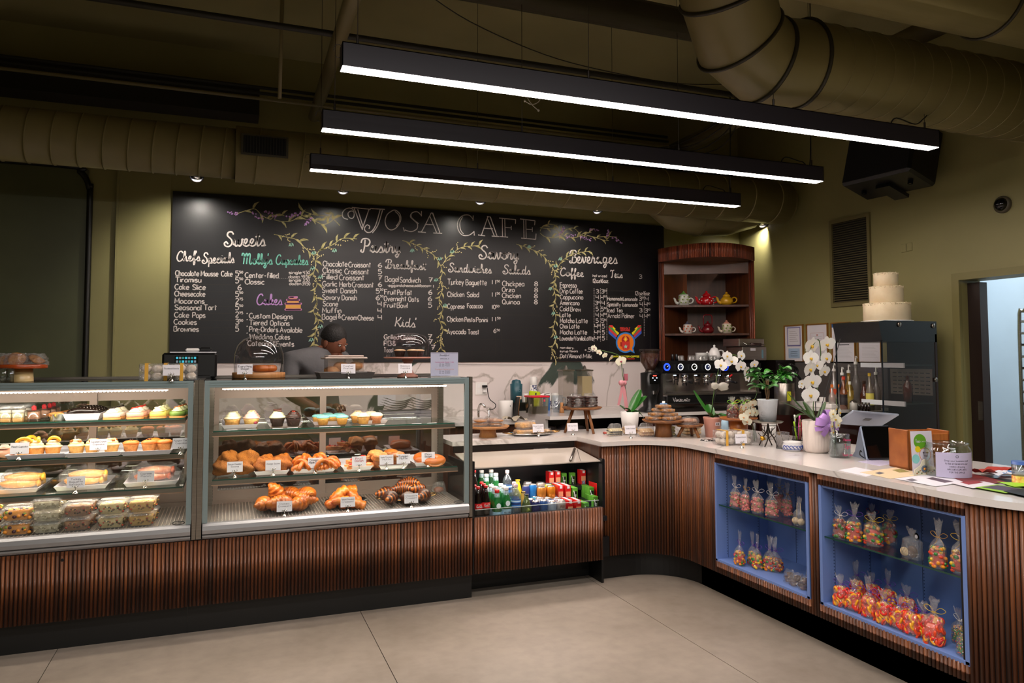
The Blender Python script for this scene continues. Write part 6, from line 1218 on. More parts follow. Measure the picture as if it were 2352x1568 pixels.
def juice(px,py,y,k,label):
 p=on(px,py,'Y',y);h=.108;A,B,_=JB[k];t=thing('juice_box',label,'juice box',(p.x,y,p.z-h),group='red and green juice boxes in the cooler')
 part('carton',f'jc{k}',lambda:G().box(-.0195,.0195,-.0145,.0145,0,h,b=.0015),A,t)
 if k==0:part('printed_band','jb0',lambda:G().box(-.0165,.0165,-.0152,-.0146,.035,.068),B,t);part('fruit_picture','jf0',lambda:G().box(-.013,.013,-.0154,-.0147,.012,.035),M('juice_picture','a8a8b4',.5,c2='30344c',vs=120),t);part('foil_tab','jt0',lambda:G().box(-.007,.011,-.0153,-.0146,.088,.104).box(-.007,.011,-.0146,.008,.108,.109),M('juice_white','d8d8dc',.4),t)
 else:part('printed_panel','jb1',lambda:G().box(-.014,.014,-.0152,-.0146,.03,.085),B,t);part('straw','js1',lambda:G().tube([(-.012,-.018,.09),(.008,-.018,.01)],.0022,5),M('clear_straw','c8ccc4',.3),t);part('white_print','jw1',lambda:G().box(-.009,.009,-.0155,-.0152,.055,.062).box(-.007,.007,-.0155,-.0152,.045,.051),M('juice_white'),t,kind='stuff')
for tier,cols in(('front',((1308,1148,4.475,0,4),(1327,1148,4.475,0,4),(1345,1154,4.475,1,4),(1366,1139,4.53,1,4))),('middle',((1286,1114,4.60,0,4),(1303,1114,4.60,0,4),(1319,1119,4.60,1,3),(1357,1118,4.60,1,4),(1374,1109,4.60,0,4),(1371,1103,4.70,0,3))),('top',((1265,1083,4.76,0,2),(1280,1082,4.76,0,2),(1294,1086,4.79,1,1),(1314,1085,4.79,1,1),(1338,1079,4.76,0,2),(1353,1078,4.76,0,1)))):
 for ci,(px,py,y,k,n)in enumerate(cols):
  p0=on(px,py,'Y',y)
  for q in range(n):
   yy=y+.031*q;z=p0.z
   if tier!='top' and yy>4.93:continue
   pr=on(px,py,'Y',y);d=Vector((pr.x,yy,pr.z))
   old=on
   on=lambda*a,_d=d:_d
   juice(0,0,yy,k,f"{('red', 'green')[k]} juice box on the {tier} tier, {ORD[ci]} column, {ORD[q]} from the front")
   on=old
# ================================================================ CANDY BAGS IN THE NICHES
PAL=dict(pink=[('d8746c',.5),('c45c5c',.5),('8c8454',.5)],bear=[('d03a1c',.2),('e08c14',.2),('2c7c2c',.2),('dcb41c',.2)],peach=[('e8481c',.2),('f0a81c',.2),('e02c20',.2)],dark=[('a83c1c',.2),('3a6c2c',.2),('c88420',.2),('701c14',.2)],choc=[('3c1e14',.5),('2c1610',.5)],sprk=[('3c9c3c',.4),('d84c2c',.4),('2c3c8c',.4),('e0a82c',.4)])
PALM={k:[M(f'candy_{k}_{i}',c,r,coat=.4)for i,(c,r)in enumerate(v)]for k,v in PAL.items()}
def candy_g(kind,w,h,seed):
 R=random.Random(seed);g=G();nm=len(PAL[kind]);s=dict(pink=.008,bear=.0105,peach=.012,dark=.011,choc=.018,sprk=.0035)[kind];n=dict(pink=90,bear=60,peach=44,dark=55,choc=10,sprk=260)[kind]
 g.box(-w*.8,w*.8,-w*.55,w*.55,.006,h*.85,b=w*.3)
 for k in range(n):
  a=R.uniform(0,2*PI);z=R.uniform(.008,h);r=.92+.08*R.random();q=1 if z<h*.8 else .75
  p=(w*r*q*math.cos(a),w*.68*r*q*math.sin(a),z)if R.random()<.8 else(R.uniform(-w,w)*.7,R.uniform(-w,w)*.45,h)
  m_=R.randrange(nm)
  if kind=='peach':
   b=R.uniform(0,3.1);c0=Vector(p);u=Vector((-math.sin(a)*math.cos(b),math.cos(a)*math.cos(b),math.sin(b)));v=Vector((math.cos(a)*.3,math.sin(a)*.3,math.cos(b)))
   g.tube([c0+(u*math.cos(t_)+v*math.sin(t_))*.013 for t_ in[2*PI*j/9*.95 for j in range(9)]],.006,5,m_,closed=True)
  else:g.blob(p,(s*R.uniform(.8,1.3),s*.8,s*R.uniform(.6,1)),6,5,0,m_)
 return g
def bagfilm(w,h,ht,seed):
 R=random.Random(seed);g=G();rows=[]
 prof=[(1.05,0),(1.12,.02),(1.1,h*.6),(1.05,h),(.8,h+(ht-h)*.16),(.28,h+(ht-h)*.34),(.22,h+(ht-h)*.38),(.35,h+(ht-h)*.55),(.5,h+(ht-h)*.8),(.62,ht)]
 dx=R.uniform(-.012,.012)
 for i,(q,z)in enumerate(prof):
  row=[];top=max(0,(z-h)/(ht-h));fl_=1-.75*top
  for k in range(16):
   a=2*PI*k/16;j=1+R.uniform(-.07,.07)*(1+2*top);row.append((w*q*j*math.cos(a)+dx*top,w*.72*fl_*q*j*math.sin(a),z+(R.uniform(-.01,.01)if i==len(prof)-1 else 0)))
  rows.append(row)
 return g.grid(rows,0,False,cu=True)
def bow_g(seed,r=.022):
 R=random.Random(seed);g=G()
 for s in(-1,1):
  g.tube(smooth([(0,0,0),(s*r*.8,-.004,r*.7),(s*r*1.5,-.006,r*.45),(s*r*.9,-.004,0),(0,0,0)],5),.0018,4,flat=.6);g.tube(smooth([(0,0,0),(s*r*.5,-.008,-r*.7),(s*r*R.uniform(.6,1.3),-.01,-r*1.5)],4),.0018,4,flat=.6)
 return g.tube([(.009*math.cos(2*PI*k/10),.007*math.sin(2*PI*k/10),0)for k in range(10)],.002,4,closed=True)
def bag(kind,px,py,z,bow,label,group,w=.032,h=.075,ht=.19,seed=0,rz=None,dx=0,back=0):
 p=on(px,py,'Z',z);t=thing('candy_bag',label,'bag',(max(p.x+dx,XP+.04)+back,p.y,z),rz if rz is not None else PI/2+rnd.uniform(-.3,.3),group=group)
 part('candy',f'cd/{kind}{seed%3}{w}{h}',lambda:candy_g(kind,w,h,seed),PALM[kind],t,kind='stuff');part('cellophane',f'bf/{w}{h}{ht}{seed%3}',lambda:bagfilm(w,h,ht,seed),FILM,t)
 part('bow',f'bow{seed%3}{w}',lambda:bow_g(seed,w*.8),M('bow_'+bow,dict(white='d8d4d4',gold='b8862c',yellow='e0bc30',purple='5a2c9c',blue='1c44b0',lime='8cdc2c',red='b0242c')[bow],.4),t,(0,-.004,h+(ht-h)*.36));return t
G1='bags of pink sour gummies'
for i,(px,py,bw,l)in enumerate(((1680,1166,'white','white bow, leftmost'),(1711,1172,'gold','gold bow'),(1740,1178,'white','white tie, middle of the shelf'),(1773,1186,'yellow','yellow bow, fourth from the left'),(1805,1184,'yellow','yellow ribbon tails, rightmost'))):bag('pink',px,py,SHZ,bw,'cellophane bag of pink and green sour gummies, '+l,G1,w=.036,h=.085,ht=.19,seed=i,back=.01*(i==4))
bag('pink',1790,1170,SHZ,'yellow','cellophane bag of pink sour gummies half hidden behind the two rightmost ones',G1,w=.034,h=.085,ht=.21,seed=4)
p=on(1853,1204,'Z',SHZ);t=thing('cake_pop_bag','bag with two cream-coloured cake pops, right end of the left niche shelf','bag',(XP+.06,p.y+.0,SHZ));obj('cake_pops',G().blob((-.018,0,.022),.019,12,9).blob((.02,.008,.022),.019,12,9).tube([(-.018,0,.03),(-.012,0,.12)],.002,5).tube([(.02,0,.03),(.014,0,.12)],.002,5),M('cake_pop_cream','d8c098',.4),t,rz=1.5);obj('cellophane',bagfilm(.034,.06,.15,3),FILM,t,rz=1.5)
G2='bags of mixed gummies with purple ribbon'
for i,(px,py,l)in enumerate(((1699,1296,'leftmost'),(1718,1300,'second from left, in front'),(1740,1305,'third from left'),(1758,1311,'fourth from left'),(1782,1313,'rightmost'))):bag('bear' if i!=4 else 'dark',px,py,NFZ,'purple','cellophane bag of mixed gummy bears tied in purple, '+l,G2,w=.038,h=.075,ht=.20,seed=i+1,back=(.0,.04,0,.03,.0)[i])
for i,(px,py,l)in enumerate(((1815,1338,'left'),(1832,1346,'front'),(1850,1352,'right'),(1845,1338,'rear'))):
 p=on(px,py,'Z',NFZ);t=thing('wrapped_chocolates','cellophane packet of dark chocolate cups low in the left niche, '+l+' one','package',(max(p.x,XP+.04)+(.06 if l=='rear' else 0),p.y,NFZ),1.4+i,group='packets of chocolate cups');part('chocolate_cups','chc',lambda:G().cyl((-.016,0,0),.014,.002,.03,14,r2=.019).cyl((.02,0,0),.014,.002,.03,14,r2=.019).cyl((0,.0,0),.014,.032,.055,14,r2=.019),M('dark_choc_cup','2a1611',.5,c2='54301f',vs=60),t);part('cellophane','chf',lambda:film_g(.043,.03,.068,8),FILM,t)
G3='bags of mixed gummies on the right niche shelf'
for i,(px,py,bw,l,wd)in enumerate(((1930,1236,'yellow','yellow bow, leftmost',.036),(1962,1243,'gold','gold bow, second from the left',.038),(2007,1252,'yellow','broad yellow bow, third from the left',.042),(1985,1232,'red','red bow, half hidden behind',.034),(2026,1250,'yellow','dark green contents, behind the broad one',.034))):bag('dark' if i in(0,3,4)else 'bear',px,py,SHZ,bw,'cellophane bag of mixed gummies, '+l,G3,w=wd,h=.09,ht=.16+.03*(i==1),seed=i,back=.05*(i>2))
bag('bear',2155,1303,SHZ,'blue','cellophane bag of gummies with a bright blue bow, beside the brown cookie pops',G3,w=.036,h=.085,ht=.21,seed=1);bag('bear',2212,1317,SHZ,'blue','cellophane bag of gummies with a looped blue bow at the niche edge',G3,w=.042,h=.09,ht=.22,seed=2)
p=on(2125,1277,'Z',SHZ);t=thing('cookie_pop_bag','cellophane bag with a dark cookie and a round cupcake logo sticker','bag',(XP+.07,p.y,SHZ),1.5);obj('cookie',G().cyl((0,0,0),.026,-.008,.008,20,b=.003),PALM['choc'][0],t,(0,0,.028),rot=(PI/2,0,0));obj('cookie',G().cyl((0,0,0),.02,-.004,.004,20,b=.002),M('cake_pop_cream'),t,(.035,.01,.022),rot=(PI/2,0,.3));obj('cellophane',bagfilm(.045,.08,.13,5),FILM,t);st_=obj('sticker',G().cyl((0,0,0),.017,0,.001,20),CARD,t,(-.002,-.022,.095),rot=(PI/2,0,0));obj('printed_cupcake',G().poly([(-.008,.005,.0015),(-.006,-.008,.0015),(.006,-.008,.0015),(.008,.005,.0015)]),M('brown_print','3c2420',.5),st_)
G4='bags of orange and yellow peach rings'
for i,(px,py,bw,l,bk)in enumerate(((1916,1394,'yellow','leftmost, yellow bow',0),(1945,1405,'yellow','second from left, yellow bow',0),(1983,1420,'purple','third from left, dark purple tie',0),(2016,1435,'purple','fourth from left, thin violet ribbon',0),(2047,1448,'gold','fifth from left, leaning',0),(2078,1460,'yellow','sixth from left, yellow bow',0),(2108,1466,'yellow','seventh from left, tall yellow bow',.03),(2144,1478,'yellow','rightmost, alone, yellow bow',0),(1938,1380,'yellow','back row, left, tall film top',.09),(1975,1392,'lime','back row, lime ribbon',.09),(2010,1405,'lime','back row, middle',.09),(2060,1425,'yellow','back row, right',.07))):bag('peach',px,py,NFZ,bw,'cellophane bag of orange peach rings, '+l,G4,w=.038+.004*(i==7),h=.08+.02*(i==7),ht=.155+.04*(i in(2,7,8,10)),seed=i,back=bk)
for i,(px,py,l)in enumerate(((2205,1478,'rear'),(2218,1508,'front'))):bag('sprk',px,py,NFZ,'white','cellophane bag of rainbow sprinkled treats at the niche corner, '+l+' one','bags of sprinkled treats',w=.036,h=.07,ht=.15,seed=i)
# ================================================================ THINGS ON THE CUSTOMER COUNTER
def pedestal(name,label,px,py,r,h,fr,mat,style='cone',z=CT,plate=.018):
 x,y=S(px,py,z);t=thing(name,label,'cake stand',(x,y,z))
 obj('plate',G().lathe([(.0001,h-plate),(r*.9,h-plate),(r,h-.004),(r*.99,h),(r*.93,h-.003),(.0001,h-.003)],40),mat,t)
 if style=='cone':obj('foot',G().lathe([(.0001,0),(fr,0),(fr*.86,h*.5),(fr*.95,h-plate),(.0001,h-plate)],30),mat,t)
 else:
  for k in range(3):
   a=PI/2*3+2*PI*k/3+.25;obj('leg',G().tube([(fr*math.cos(a)*1.15,fr*math.sin(a)*1.15,0),(fr*.6*math.cos(a),fr*.6*math.sin(a),h-plate)],[.010,.013],10),mat,t)
 return t
def pack(name,label,loc,size,mat,n=2,group=None,rz=0,kind='bar',filmk=None,cat='package'):
 t=thing(name,label,cat,loc,rz,group=group);w,d,h=size
 for k in range(n):
  q=h*.9/n
  if kind=='bar':part('sweet',f'pb{w}{d}{h}{n}{mat.name}',lambda:G().box(-w/2,w/2,-d/2,d/2,0,q*.86,b=q*.22),mat,t,(0,0,.003+q*k),rz=.06*(k%2))
  else:part('sweet',f'pr{w}{d}{h}{n}{mat.name}',lambda:G().blob((0,0,q*.45),(w/2,d/2,q*.5),16,8,.12),mat,t,(0,0,.003+q*k),rz=k)
 part('cellophane',f'pf{w}{d}{h}',lambda:film_g(w*.58,d*.6,h*1.08,4,.15),FILM,t);return t
pedestal('cake_stand','light wooden pedestal with wrapped cookies, beside the right display case',1121,1003,.155,.082,.066,BAMBOO)
x,y=S(1121,1003,CT)
for i,(dx,dy,l)in enumerate(((-.06,-.01,'left'),(.045,-.035,'front'),(.05,.06,'rear'))):pack('wrapped_cookies','film-wrapped chocolate chip cookies, '+l+' packet on the light wooden pedestal',(x+dx,y+dy,CT+.082),(.125,.10,.05),COOK,2,'cookie packets on the light pedestal',i,'round')
x,y=S(1227,1000,CT);y+=.05
t=thing('silver_tray','oval silver tray with ornate handles holding crisped rice treats','tray',(x,y,CT));o=obj('tray_body',G().lathe([(.0001,.002),(.75,.002),(1,.016),(.99,.019),(.75,.006),(.0001,.006)],40),CHROME,t);o.scale=(.175,.11,1)
for s in(-1,1):obj('handle',G().tube(smooth([(s*.165,-.035,.016),(s*.205,-.03,.022),(s*.225,0,.024),(s*.205,.03,.022),(s*.165,.035,.016)],4),.005,6).tube(smooth([(s*.18,-.02,.02),(s*.21,0,.026),(s*.18,.02,.02)],4),.004,6),BR,t)
RKT=M('crisped_rice_treat','d8ac74',.6,c2='b8864c',vs=50,bump=.8,bs=90)
for i,(dx,dy,dz,sz,l)in enumerate(((-.07,-.02,0,(.13,.1,.045),'lower left'),(-.05,.0,.046,(.14,.1,.05),'top'),(.04,.03,0,(.12,.1,.06),'rear'),(.06,-.04,0,(.07,.06,.03),'front right'),(.12,.0,0,(.07,.07,.035),'far right'))):pack('rice_treat','film-wrapped crisped rice treat, '+l+' one on the silver tray',(x+dx,y+dy,CT+.006+dz),sz,RKT,1,'crisped rice treats',i*.4,'round' if i>2 else 'bar')
card(1237,1002,CT+.004,['Rice Krispie','Treats'],'name card standing before the silver tray');card(1316,999,CT,['Brownies'],'name card between the silver tray and the three-legged stand');card(1365,1004,CT,['Cookies'],'stub')if 0 else None
pedestal('three_legged_stand','tall wooden three-legged stand with brownies',1337,993,.153,.195,.115,ACACIA,'legs')
x,y=S(1337,993,CT);BRN=M('dark_brownie','26120c',.5,c2='3c2016',vs=40)
for i,(dx,l)in enumerate(((-.062,'left'),(.058,'right'))):pack('brownie_packet','cellophane packet of stacked dark brownies, '+l+' one on the three-legged stand',(x+dx,y-.01,CT+.195),(.10,.09,.088),BRN,4,'brownie packets',0)
def petal(g,a,L_,w,cup=.2,mi=0,n=7):
 """one rounded petal from the centre, facing -y"""
 ca,sa=math.cos(a),math.sin(a);rows=[]
 for i in range(n):
  t=i/(n-1);hw=w*(math.sin(PI*min(t*.86+.1,1))**.7)*(.35 if t<.1 else 1);row=[]
  for j in(-1,-.5,0,.5,1):
   u,v=L_*t,hw*j*.5;dep=-cup*L_*(t*t*.5-.1*j*j)+.0
   row.append((ca*u-sa*v,dep*.6+abs(j)*.002,sa*u+ca*v))
  rows.append(row)
 g.grid(rows,mi,True);return g
def bloom_g():
 g=G()
 for a in(PI/2,PI+PI*.23,-PI*.23):petal(g,a,.9,.62,.1)
 for a in(.12,PI-.12):petal(g,a,1.0,1.15,.12)
 for i,v in enumerate(g.v):g.v[i]=(v[0],v[1]-(.02 if i>=105 else 0),v[2])
 return g
def lip_g():return G().blob((0,-.16,-.1),(.12,.14,.16),8,6,.2).blob((-.12,-.1,-.04),(.08,.06,.1),6,5).blob((.12,-.1,-.04),(.08,.06,.1),6,5)
PET=M('white_petal','f2efec',.45,sub=.2);LIPY=M('yellow_lip','c8a024',.45);LIPM=M('magenta_lip','8c1c3c',.45);PETC=M('cream_petal','f0ead0',.45,sub=.2);LIPP=M('peach_lip','d89a64',.5)
LEAF=M('glossy_leaf','1e5418',.28,c2='2c6c22',vs=9);LEAFL=M('bright_leaf','358420',.35,c2='1c4c1a',vs=12);STEM=M('green_stem','3c5a22',.5);STK=M('black_stake','141414',.5)
def bloom(parent,p,r,rz=0,tilt=0,roll=0,lip=LIPY,pet=PET):
 o=part('blossom','bloom'+pet.name,bloom_g,pet,parent,p,rot=(tilt,roll,rz),sc=r);part('lip','lip'+lip.name,lip_g,lip,o);return o
def strap_leaf(L_,w,droop=.5,n=9):
 g=G();rows=[]
 for i in range(n):
  t=i/(n-1);hw=w*math.sin(PI*min(t*.9+.06,1))**.6;z=L_*(t*.75-droop*t*t*1.1);x=L_*t*.8
  rows.append([(x,-hw,z+.3*hw),(x,-hw*.5,z+.05*hw),(x,0,z-.1*hw),(x,hw*.5,z+.05*hw),(x,hw,z+.3*hw)])
 return g.grid(rows,0,True)
def leaves(t,specs,z0,mat=LEAF,name='leaf'):
 for i,(a,L_,w,dr)in enumerate(specs):obj(name,strap_leaf(L_,w,dr),mat,t,(0,0,z0),a)
def rel(t,px,py,Y):p=on(px,py,'Y',Y);return p-t.location
# orchid 1: white pot with pink ribbon
x,y=S(1447,997,CT);t=thing('potted_orchid','small orchid in a tapered white pot with a pink ribbon bow and arching spray','orchid',(x,y,CT))
obj('pot',G().lathe([(.0001,0),(.052,0),(.070,.165),(.066,.168),(.06,.15),(.0001,.15)],30),WHITEM,t);obj('soil',G().cyl((0,0,0),.06,.14,.152,20),M('bark_soil','3c2a1c',.9,bump=.8),t)
leaves(t,((.15,.20,.045,.1),(.5,.19,.04,-.15),(-.5,.13,.032,.9),(2.6,.11,.03,.1),(3.6,.09,.028,.2)),.15)
Yq=y;P=[rel(t,1442,945,Yq),rel(t,1438,900,Yq),rel(t,1430,860,Yq),rel(t,1425,822,Yq),rel(t,1412,812,Yq),rel(t,1392,807,Yq),rel(t,1370,802,Yq)]
obj('stem',G().tube(smooth(P,5),.0028,6),STEM,t);obj('stake',G().tube([rel(t,1443,950,Yq),rel(t,1431,845,Yq)],.0025,5),STK,t)
for px,py,r,lp,pt in((1364,800,.030,LIPM,PETC),(1376,809,.025,LIPP,PETC),(1389,816,.026,LIPP,PETC),(1403,822,.030,LIPP,PETC),(1426,829,.044,LIPM,PETC)):bloom(t,rel(t,px,py,Yq-.01),r,rnd.uniform(-.5,.5),rnd.uniform(-.1,.5),rnd.uniform(-.5,.5),lp,pt)
PKR=M('pink_ribbon','c8868e',.35);bc_=rel(t,1429,880,Yq-.02)
rb=obj('ribbon_bow',G().blob(tuple(bc_+Vector((-.012,-.012,.004))),(.026,.02,.02),8,5,.2).blob(tuple(bc_+Vector((.02,0,.002))),(.02,.014,.018),8,5,.2).ribbon(smooth([bc_,bc_+Vector((-.01,-.01,-.05)),bc_+Vector((-.035,-.005,-.16))],4),[.014]+[.022]*8,(0,-1,0)).ribbon(smooth([bc_,bc_+Vector((.012,-.012,-.07)),bc_+Vector((.032,-.01,-.20))],4),[.014]+[.028]*8,(0,-1,0)),PKR,t)
# wrapped cookie bags on the counter
BWC=M('black_white_cookie','d8c89c',.6,c2='2a2620',vs=14,stretch=(6,1,1),ramp=(.5,.56));TWC=M('striped_tea_cookie','d8b078',.6,c2='8c5a2c',vs=12,stretch=(6,1,1),ramp=(.5,.6))
for i,(px,py,mt,l)in enumerate(((1416,1002,BWC,'cellophane bag of black and white striped cookies, left of the orchid pot'),(1452,999,TWC,'cellophane bag of dark striped cookies behind a name card'),(1489,1004,TWC,'larger cellophane bag of iced tea cookies, beside the big wood pedestal'))):
 x,y=S(px,py,CT);t=thing('cookie_bag',l,'bag',(x,y+.03,CT),group='cellophane cookie bags on the worktop')
 for k in range(6):part('cookie','ckd'+mt.name,lambda:G().cyl((0,0,0),.03,-.005,.005,18,b=.002),mt,t,(-.04+.016*k,0,.032),rot=(.0,PI/2-.25,.2))
 part('cellophane','ckf',lambda:film_g(.06,.036,.088,12,.1),FILM,t,sc=1 if i<2 else 1.12)
card(1449,1006,CT,['Vanilla Cookies'],'name card before the dark striped cookies');x,y=S(1392,997,CT)
o=pack('small_packet','tiny clear packet with red sweets beside the orchid',(x,y,CT),(.04,.03,.02),M('red_sweet','b04030',.4),1)
# dark wood pedestal with bars
pedestal('cake_stand','large dark-stained wooden pedestal stacked with wrapped oat bars',1524,1002,.152,.122,.066,ACACIA)
x,y=S(1524,1002,CT);OAT=M('oat_bar','b07a40',.6,c2='8a5a28',vs=40,bump=.8,bs=80)
for lv,cnt in enumerate((4,3,2,1)):
 for k in range(cnt):a=2*PI*k/cnt+lv;rr_=(.085,.06,.035,0)[lv];pack('oat_bar_packet',f"wrapped oat bar, {('bottom', 'second', 'third', 'top')[lv]} layer of the pile"+(f', {ORD[k]} of its layer' if cnt>1 else ''),(x+rr_*math.cos(a),y+rr_*.8*math.sin(a),CT+.1225+.027*lv),(.10,.07,.025),OAT,1,'wrapped oat bars',a,'bar')
card(1524,962,CT+.122,['Breakfast Bars'],'name card propped before the pile of oat bars')
o_=thing('milk_carton','small blue and white cream carton behind the oat bars','carton',(on(1524,905,'Y',5.15).x,5.15,CT));z_=0
obj('carton',G().box(-.032,.032,-.03,.03,0,.175).prism([(-.032,.175),(.032,.175),(.01,.2),(-.01,.2)],-.03,.03,ax='y'),M('carton_blue','6f98c4',.4),o_);obj('front_label',G().box(-.022,.022,-.0315,-.0302,.03,.15),M('carton_label','2a5ca8',.4),o_);obj('logo',G().prism([(.014*math.cos(a),.12+.012*math.sin(a))for a in[k*.5 for k in range(13)]],-.0325,-.0316,ax='y'),M('carton_gold','c89858',.4),o_);obj('cap',G().cyl((0,0,0),.012,.198,.215,12),WHC,o_)
pedestal('wooden_stool_stand','small low three-legged wooden stand with one wrapped loaf',1584,1003,.098,.092,.075,ACACIA,'legs')
x,y=S(1584,1003,CT);pack('wrapped_loaf','film-wrapped brown loaf slice on the low three-legged stand',(x,y,CT+.092),(.13,.09,.045),M('brown_loaf','9a6434',.6,bump=.4),1,kind='round')
for i,(px,py,c,l)in enumerate(((1552,1003,'b8bc60','pale green layered cake slice in a clear box behind the low stand'),(1606,1000,'d8a860','yellow cake slices in a clear box, left of the pink pot'))):
 x,y=S(px,py,CT);pack('boxed_cake_slice',l,(x,y+.1,CT),(.08+.05*i,.08,.075),M('slice_'+c,c,.6,c2='e8dcc0',vs=8,stretch=(1,1,8)),3)
x,y=S(1638,1012,CT);t=thing('flat_packet','flat black and white patterned packet lying at the worktop edge','packet',(x,y+.02,CT),.1);obj('wrapper',G().box(-.07,.07,-.04,.04,0,.010,b=.003),M('zebra_wrap','1a1818',.3,c2='d8d4d0',vs=60,ramp=(.52,.56)),t)
# orchid 2: pink pot, arching white spray
x,y=S(1637,1003,CT);t=thing('potted_orchid','orchid in a dusty pink pot with an arching spray of round white blossoms','orchid',(x,y,CT));Yq=y
obj('pot',G().lathe([(.0001,0),(.05,0),(.062,.125),(.067,.14),(.063,.143),(.0001,.13)],30),PINKC,t);lb=obj('price_sticker',G().box(-.02,.02,-.0615,-.0605,.085,.108),CARD,t);obj('barcode',G().box(-.012,-.006,-.0618,-.0614,.09,.103).box(-.003,.001,-.0618,-.0614,.09,.103).box(.004,.01,-.0618,-.0614,.09,.103),INK,lb)
leaves(t,((2.2,.17,.038,-.35),(-1.0,.22,.034,1.1),(.3,.16,.032,.8),(1.2,.14,.03,.1),(3.6,.08,.02,.2)),.135)
P=[rel(t,1634,945,Yq),rel(t,1640,900,Yq),rel(t,1648,860,Yq),rel(t,1656,830,Yq),rel(t,1675,815,Yq),rel(t,1700,820,Yq),rel(t,1712,845,Yq),rel(t,1716,870,Yq)]
obj('stem',G().tube(smooth(P,5),.003,6),STEM,t);obj('stake',G().tube([rel(t,1634,950,Yq),rel(t,1657,842,Yq)],.003,5),STK,t)
for px,py,r in((1655,838,.052),(1680,829,.05),(1670,817,.042),(1702,816,.044),(1701,841,.050),(1714,852,.044),(1716,868,.038),(1732,836,.040)):bloom(t,rel(t,px,py,Yq-rnd.uniform(0,.03)),r,rnd.uniform(-.5,.5),rnd.uniform(-.1,.4),rnd.uniform(-.4,.4))
bc_=rel(t,1650,886,Yq-.02);TUL=GLASS('tulle',tint=(.9,.9,.88),refl=.02,alpha=.4,col='e8e4d8')
obj('tulle_bow',G().blob(tuple(bc_+Vector((-.03,0,.0))),(.035,.012,.024),10,6,.3).blob(tuple(bc_+Vector((.045,0,-.004))),(.048,.014,.03),10,6,.3),TUL,t)
# light pedestal with nut and candy bags
pedestal('cake_stand','tall light wooden pedestal with bags of candied nuts',1697,1010,.128,.155,.07,ORANGEW)
x,y=S(1697,1010,CT)
for i,(dx,dy,bk,bw,l)in enumerate(((-.072,-.03,'dark','lime','dark red nuts, left'),(.0,-.055,'bear','lime','orange and green candy mix, middle'),(.075,-.02,'dark','gold','red nuts, right'),(.0,.05,'dark','gold','dark nuts, behind'))):
 t=thing('candy_bag','cellophane bag of '+l+', on the tall light pedestal','bag',(x+dx,y+dy,CT+.1555),rnd.uniform(-.3,.3),group='bags on the tall light pedestal');part('candy','cdc'+bk,lambda:candy_g('sprk' if bk=='bear' else 'dark',.034,.08,2),[M('nutmix1','c8842c',.5),M('nutmix2','3c7c3c',.5),M('nutmix3','d8a03c',.5),M('nutmix4','b85c1c',.5)]if bk=='bear' else[M('rednut1','5c2418',.5),M('rednut2','7c3420',.4),M('rednut3','482018',.5),M('rednut4','8c4830',.5)],t,kind='stuff');part('cellophane','cdf',lambda:bagfilm(.036,.082,.135,4),FILM,t);part('bow','cdb'+bw,lambda:bow_g(i,.03),M('bow_'+bw,dict(lime='a4dc3c',gold='d8a83c')[bw],.4),t,(0,-.01,.10))
# white orchid in a bud vase (left)
def vase_orchid(label,px,py,blooms,stem,h=.13,r=.02,lip=LIPY,dy=0):
 x,y=S(px,py,CT);y+=dy;x=on(px,py-10,'Y',y).x;t=thing('orchid_in_vase',label,'orchid',(x,y,CT));Yq=y
 obj('vase',G().lathe([(.0001,0),(r,0),(r*1.1,h*.2),(r*.55,h*.6),(r*.6,h),(r*.5,h),(r*.45,h*.6),(r*.9,h*.2),(.0001,.006)],18),JARG,t);obj('stem',G().tube(smooth([rel(t,a,b,Yq)for a,b in stem],5),.002,5),STEM,t)
 for a,b,q in blooms:bloom(t,rel(t,a,b,Yq-rnd.uniform(0,.03)),q,rnd.uniform(-.7,.7),rnd.uniform(-.3,.5),rnd.uniform(-.6,.6),lip,PETC)
vase_orchid('cut white orchid with peach throat in a thin glass vase, before the tall light pedestal',1733,1016,((1712,934,.036),(1728,928,.036),(1722,948,.036),(1708,958,.034),(1733,946,.036),(1716,968,.034)),((1733,1012),(1728,980),(1718,965),(1724,935),(1738,905),(1735,890)),lip=LIPP,dy=.02)
# powdered doughnut packs with card
for i,(px,py)in enumerate(((1676,1023),(1715,1022))):
 x,y=S(px,py,CT);donut_pack((x,y+.05,CT),2,'clear pack of large powdered doughnuts on the worktop edge, '+('left','right')[i]+' one',.0-.1*i,1.12)
card(1704,1029,CT,['Powdered Donuts'],'name card before the powdered doughnut packs on the worktop')
x,y=S(1665,985,CT);t=thing('squeeze_bottle','small blue-topped dispenser bottle behind the powdered doughnuts','bottle',(x,y,CT));obj('body',G().lathe([(.0001,0),(.028,0),(.028,.06),(.018,.08),(.0001,.08)],16),M('pale_blue_plastic','a4c4d8',.4),t);obj('nozzle',G().lathe([(.018,.08),(.014,.10),(.006,.12),(.0001,.12)],12),M('blue_tip','5c8cb8',.4),t)
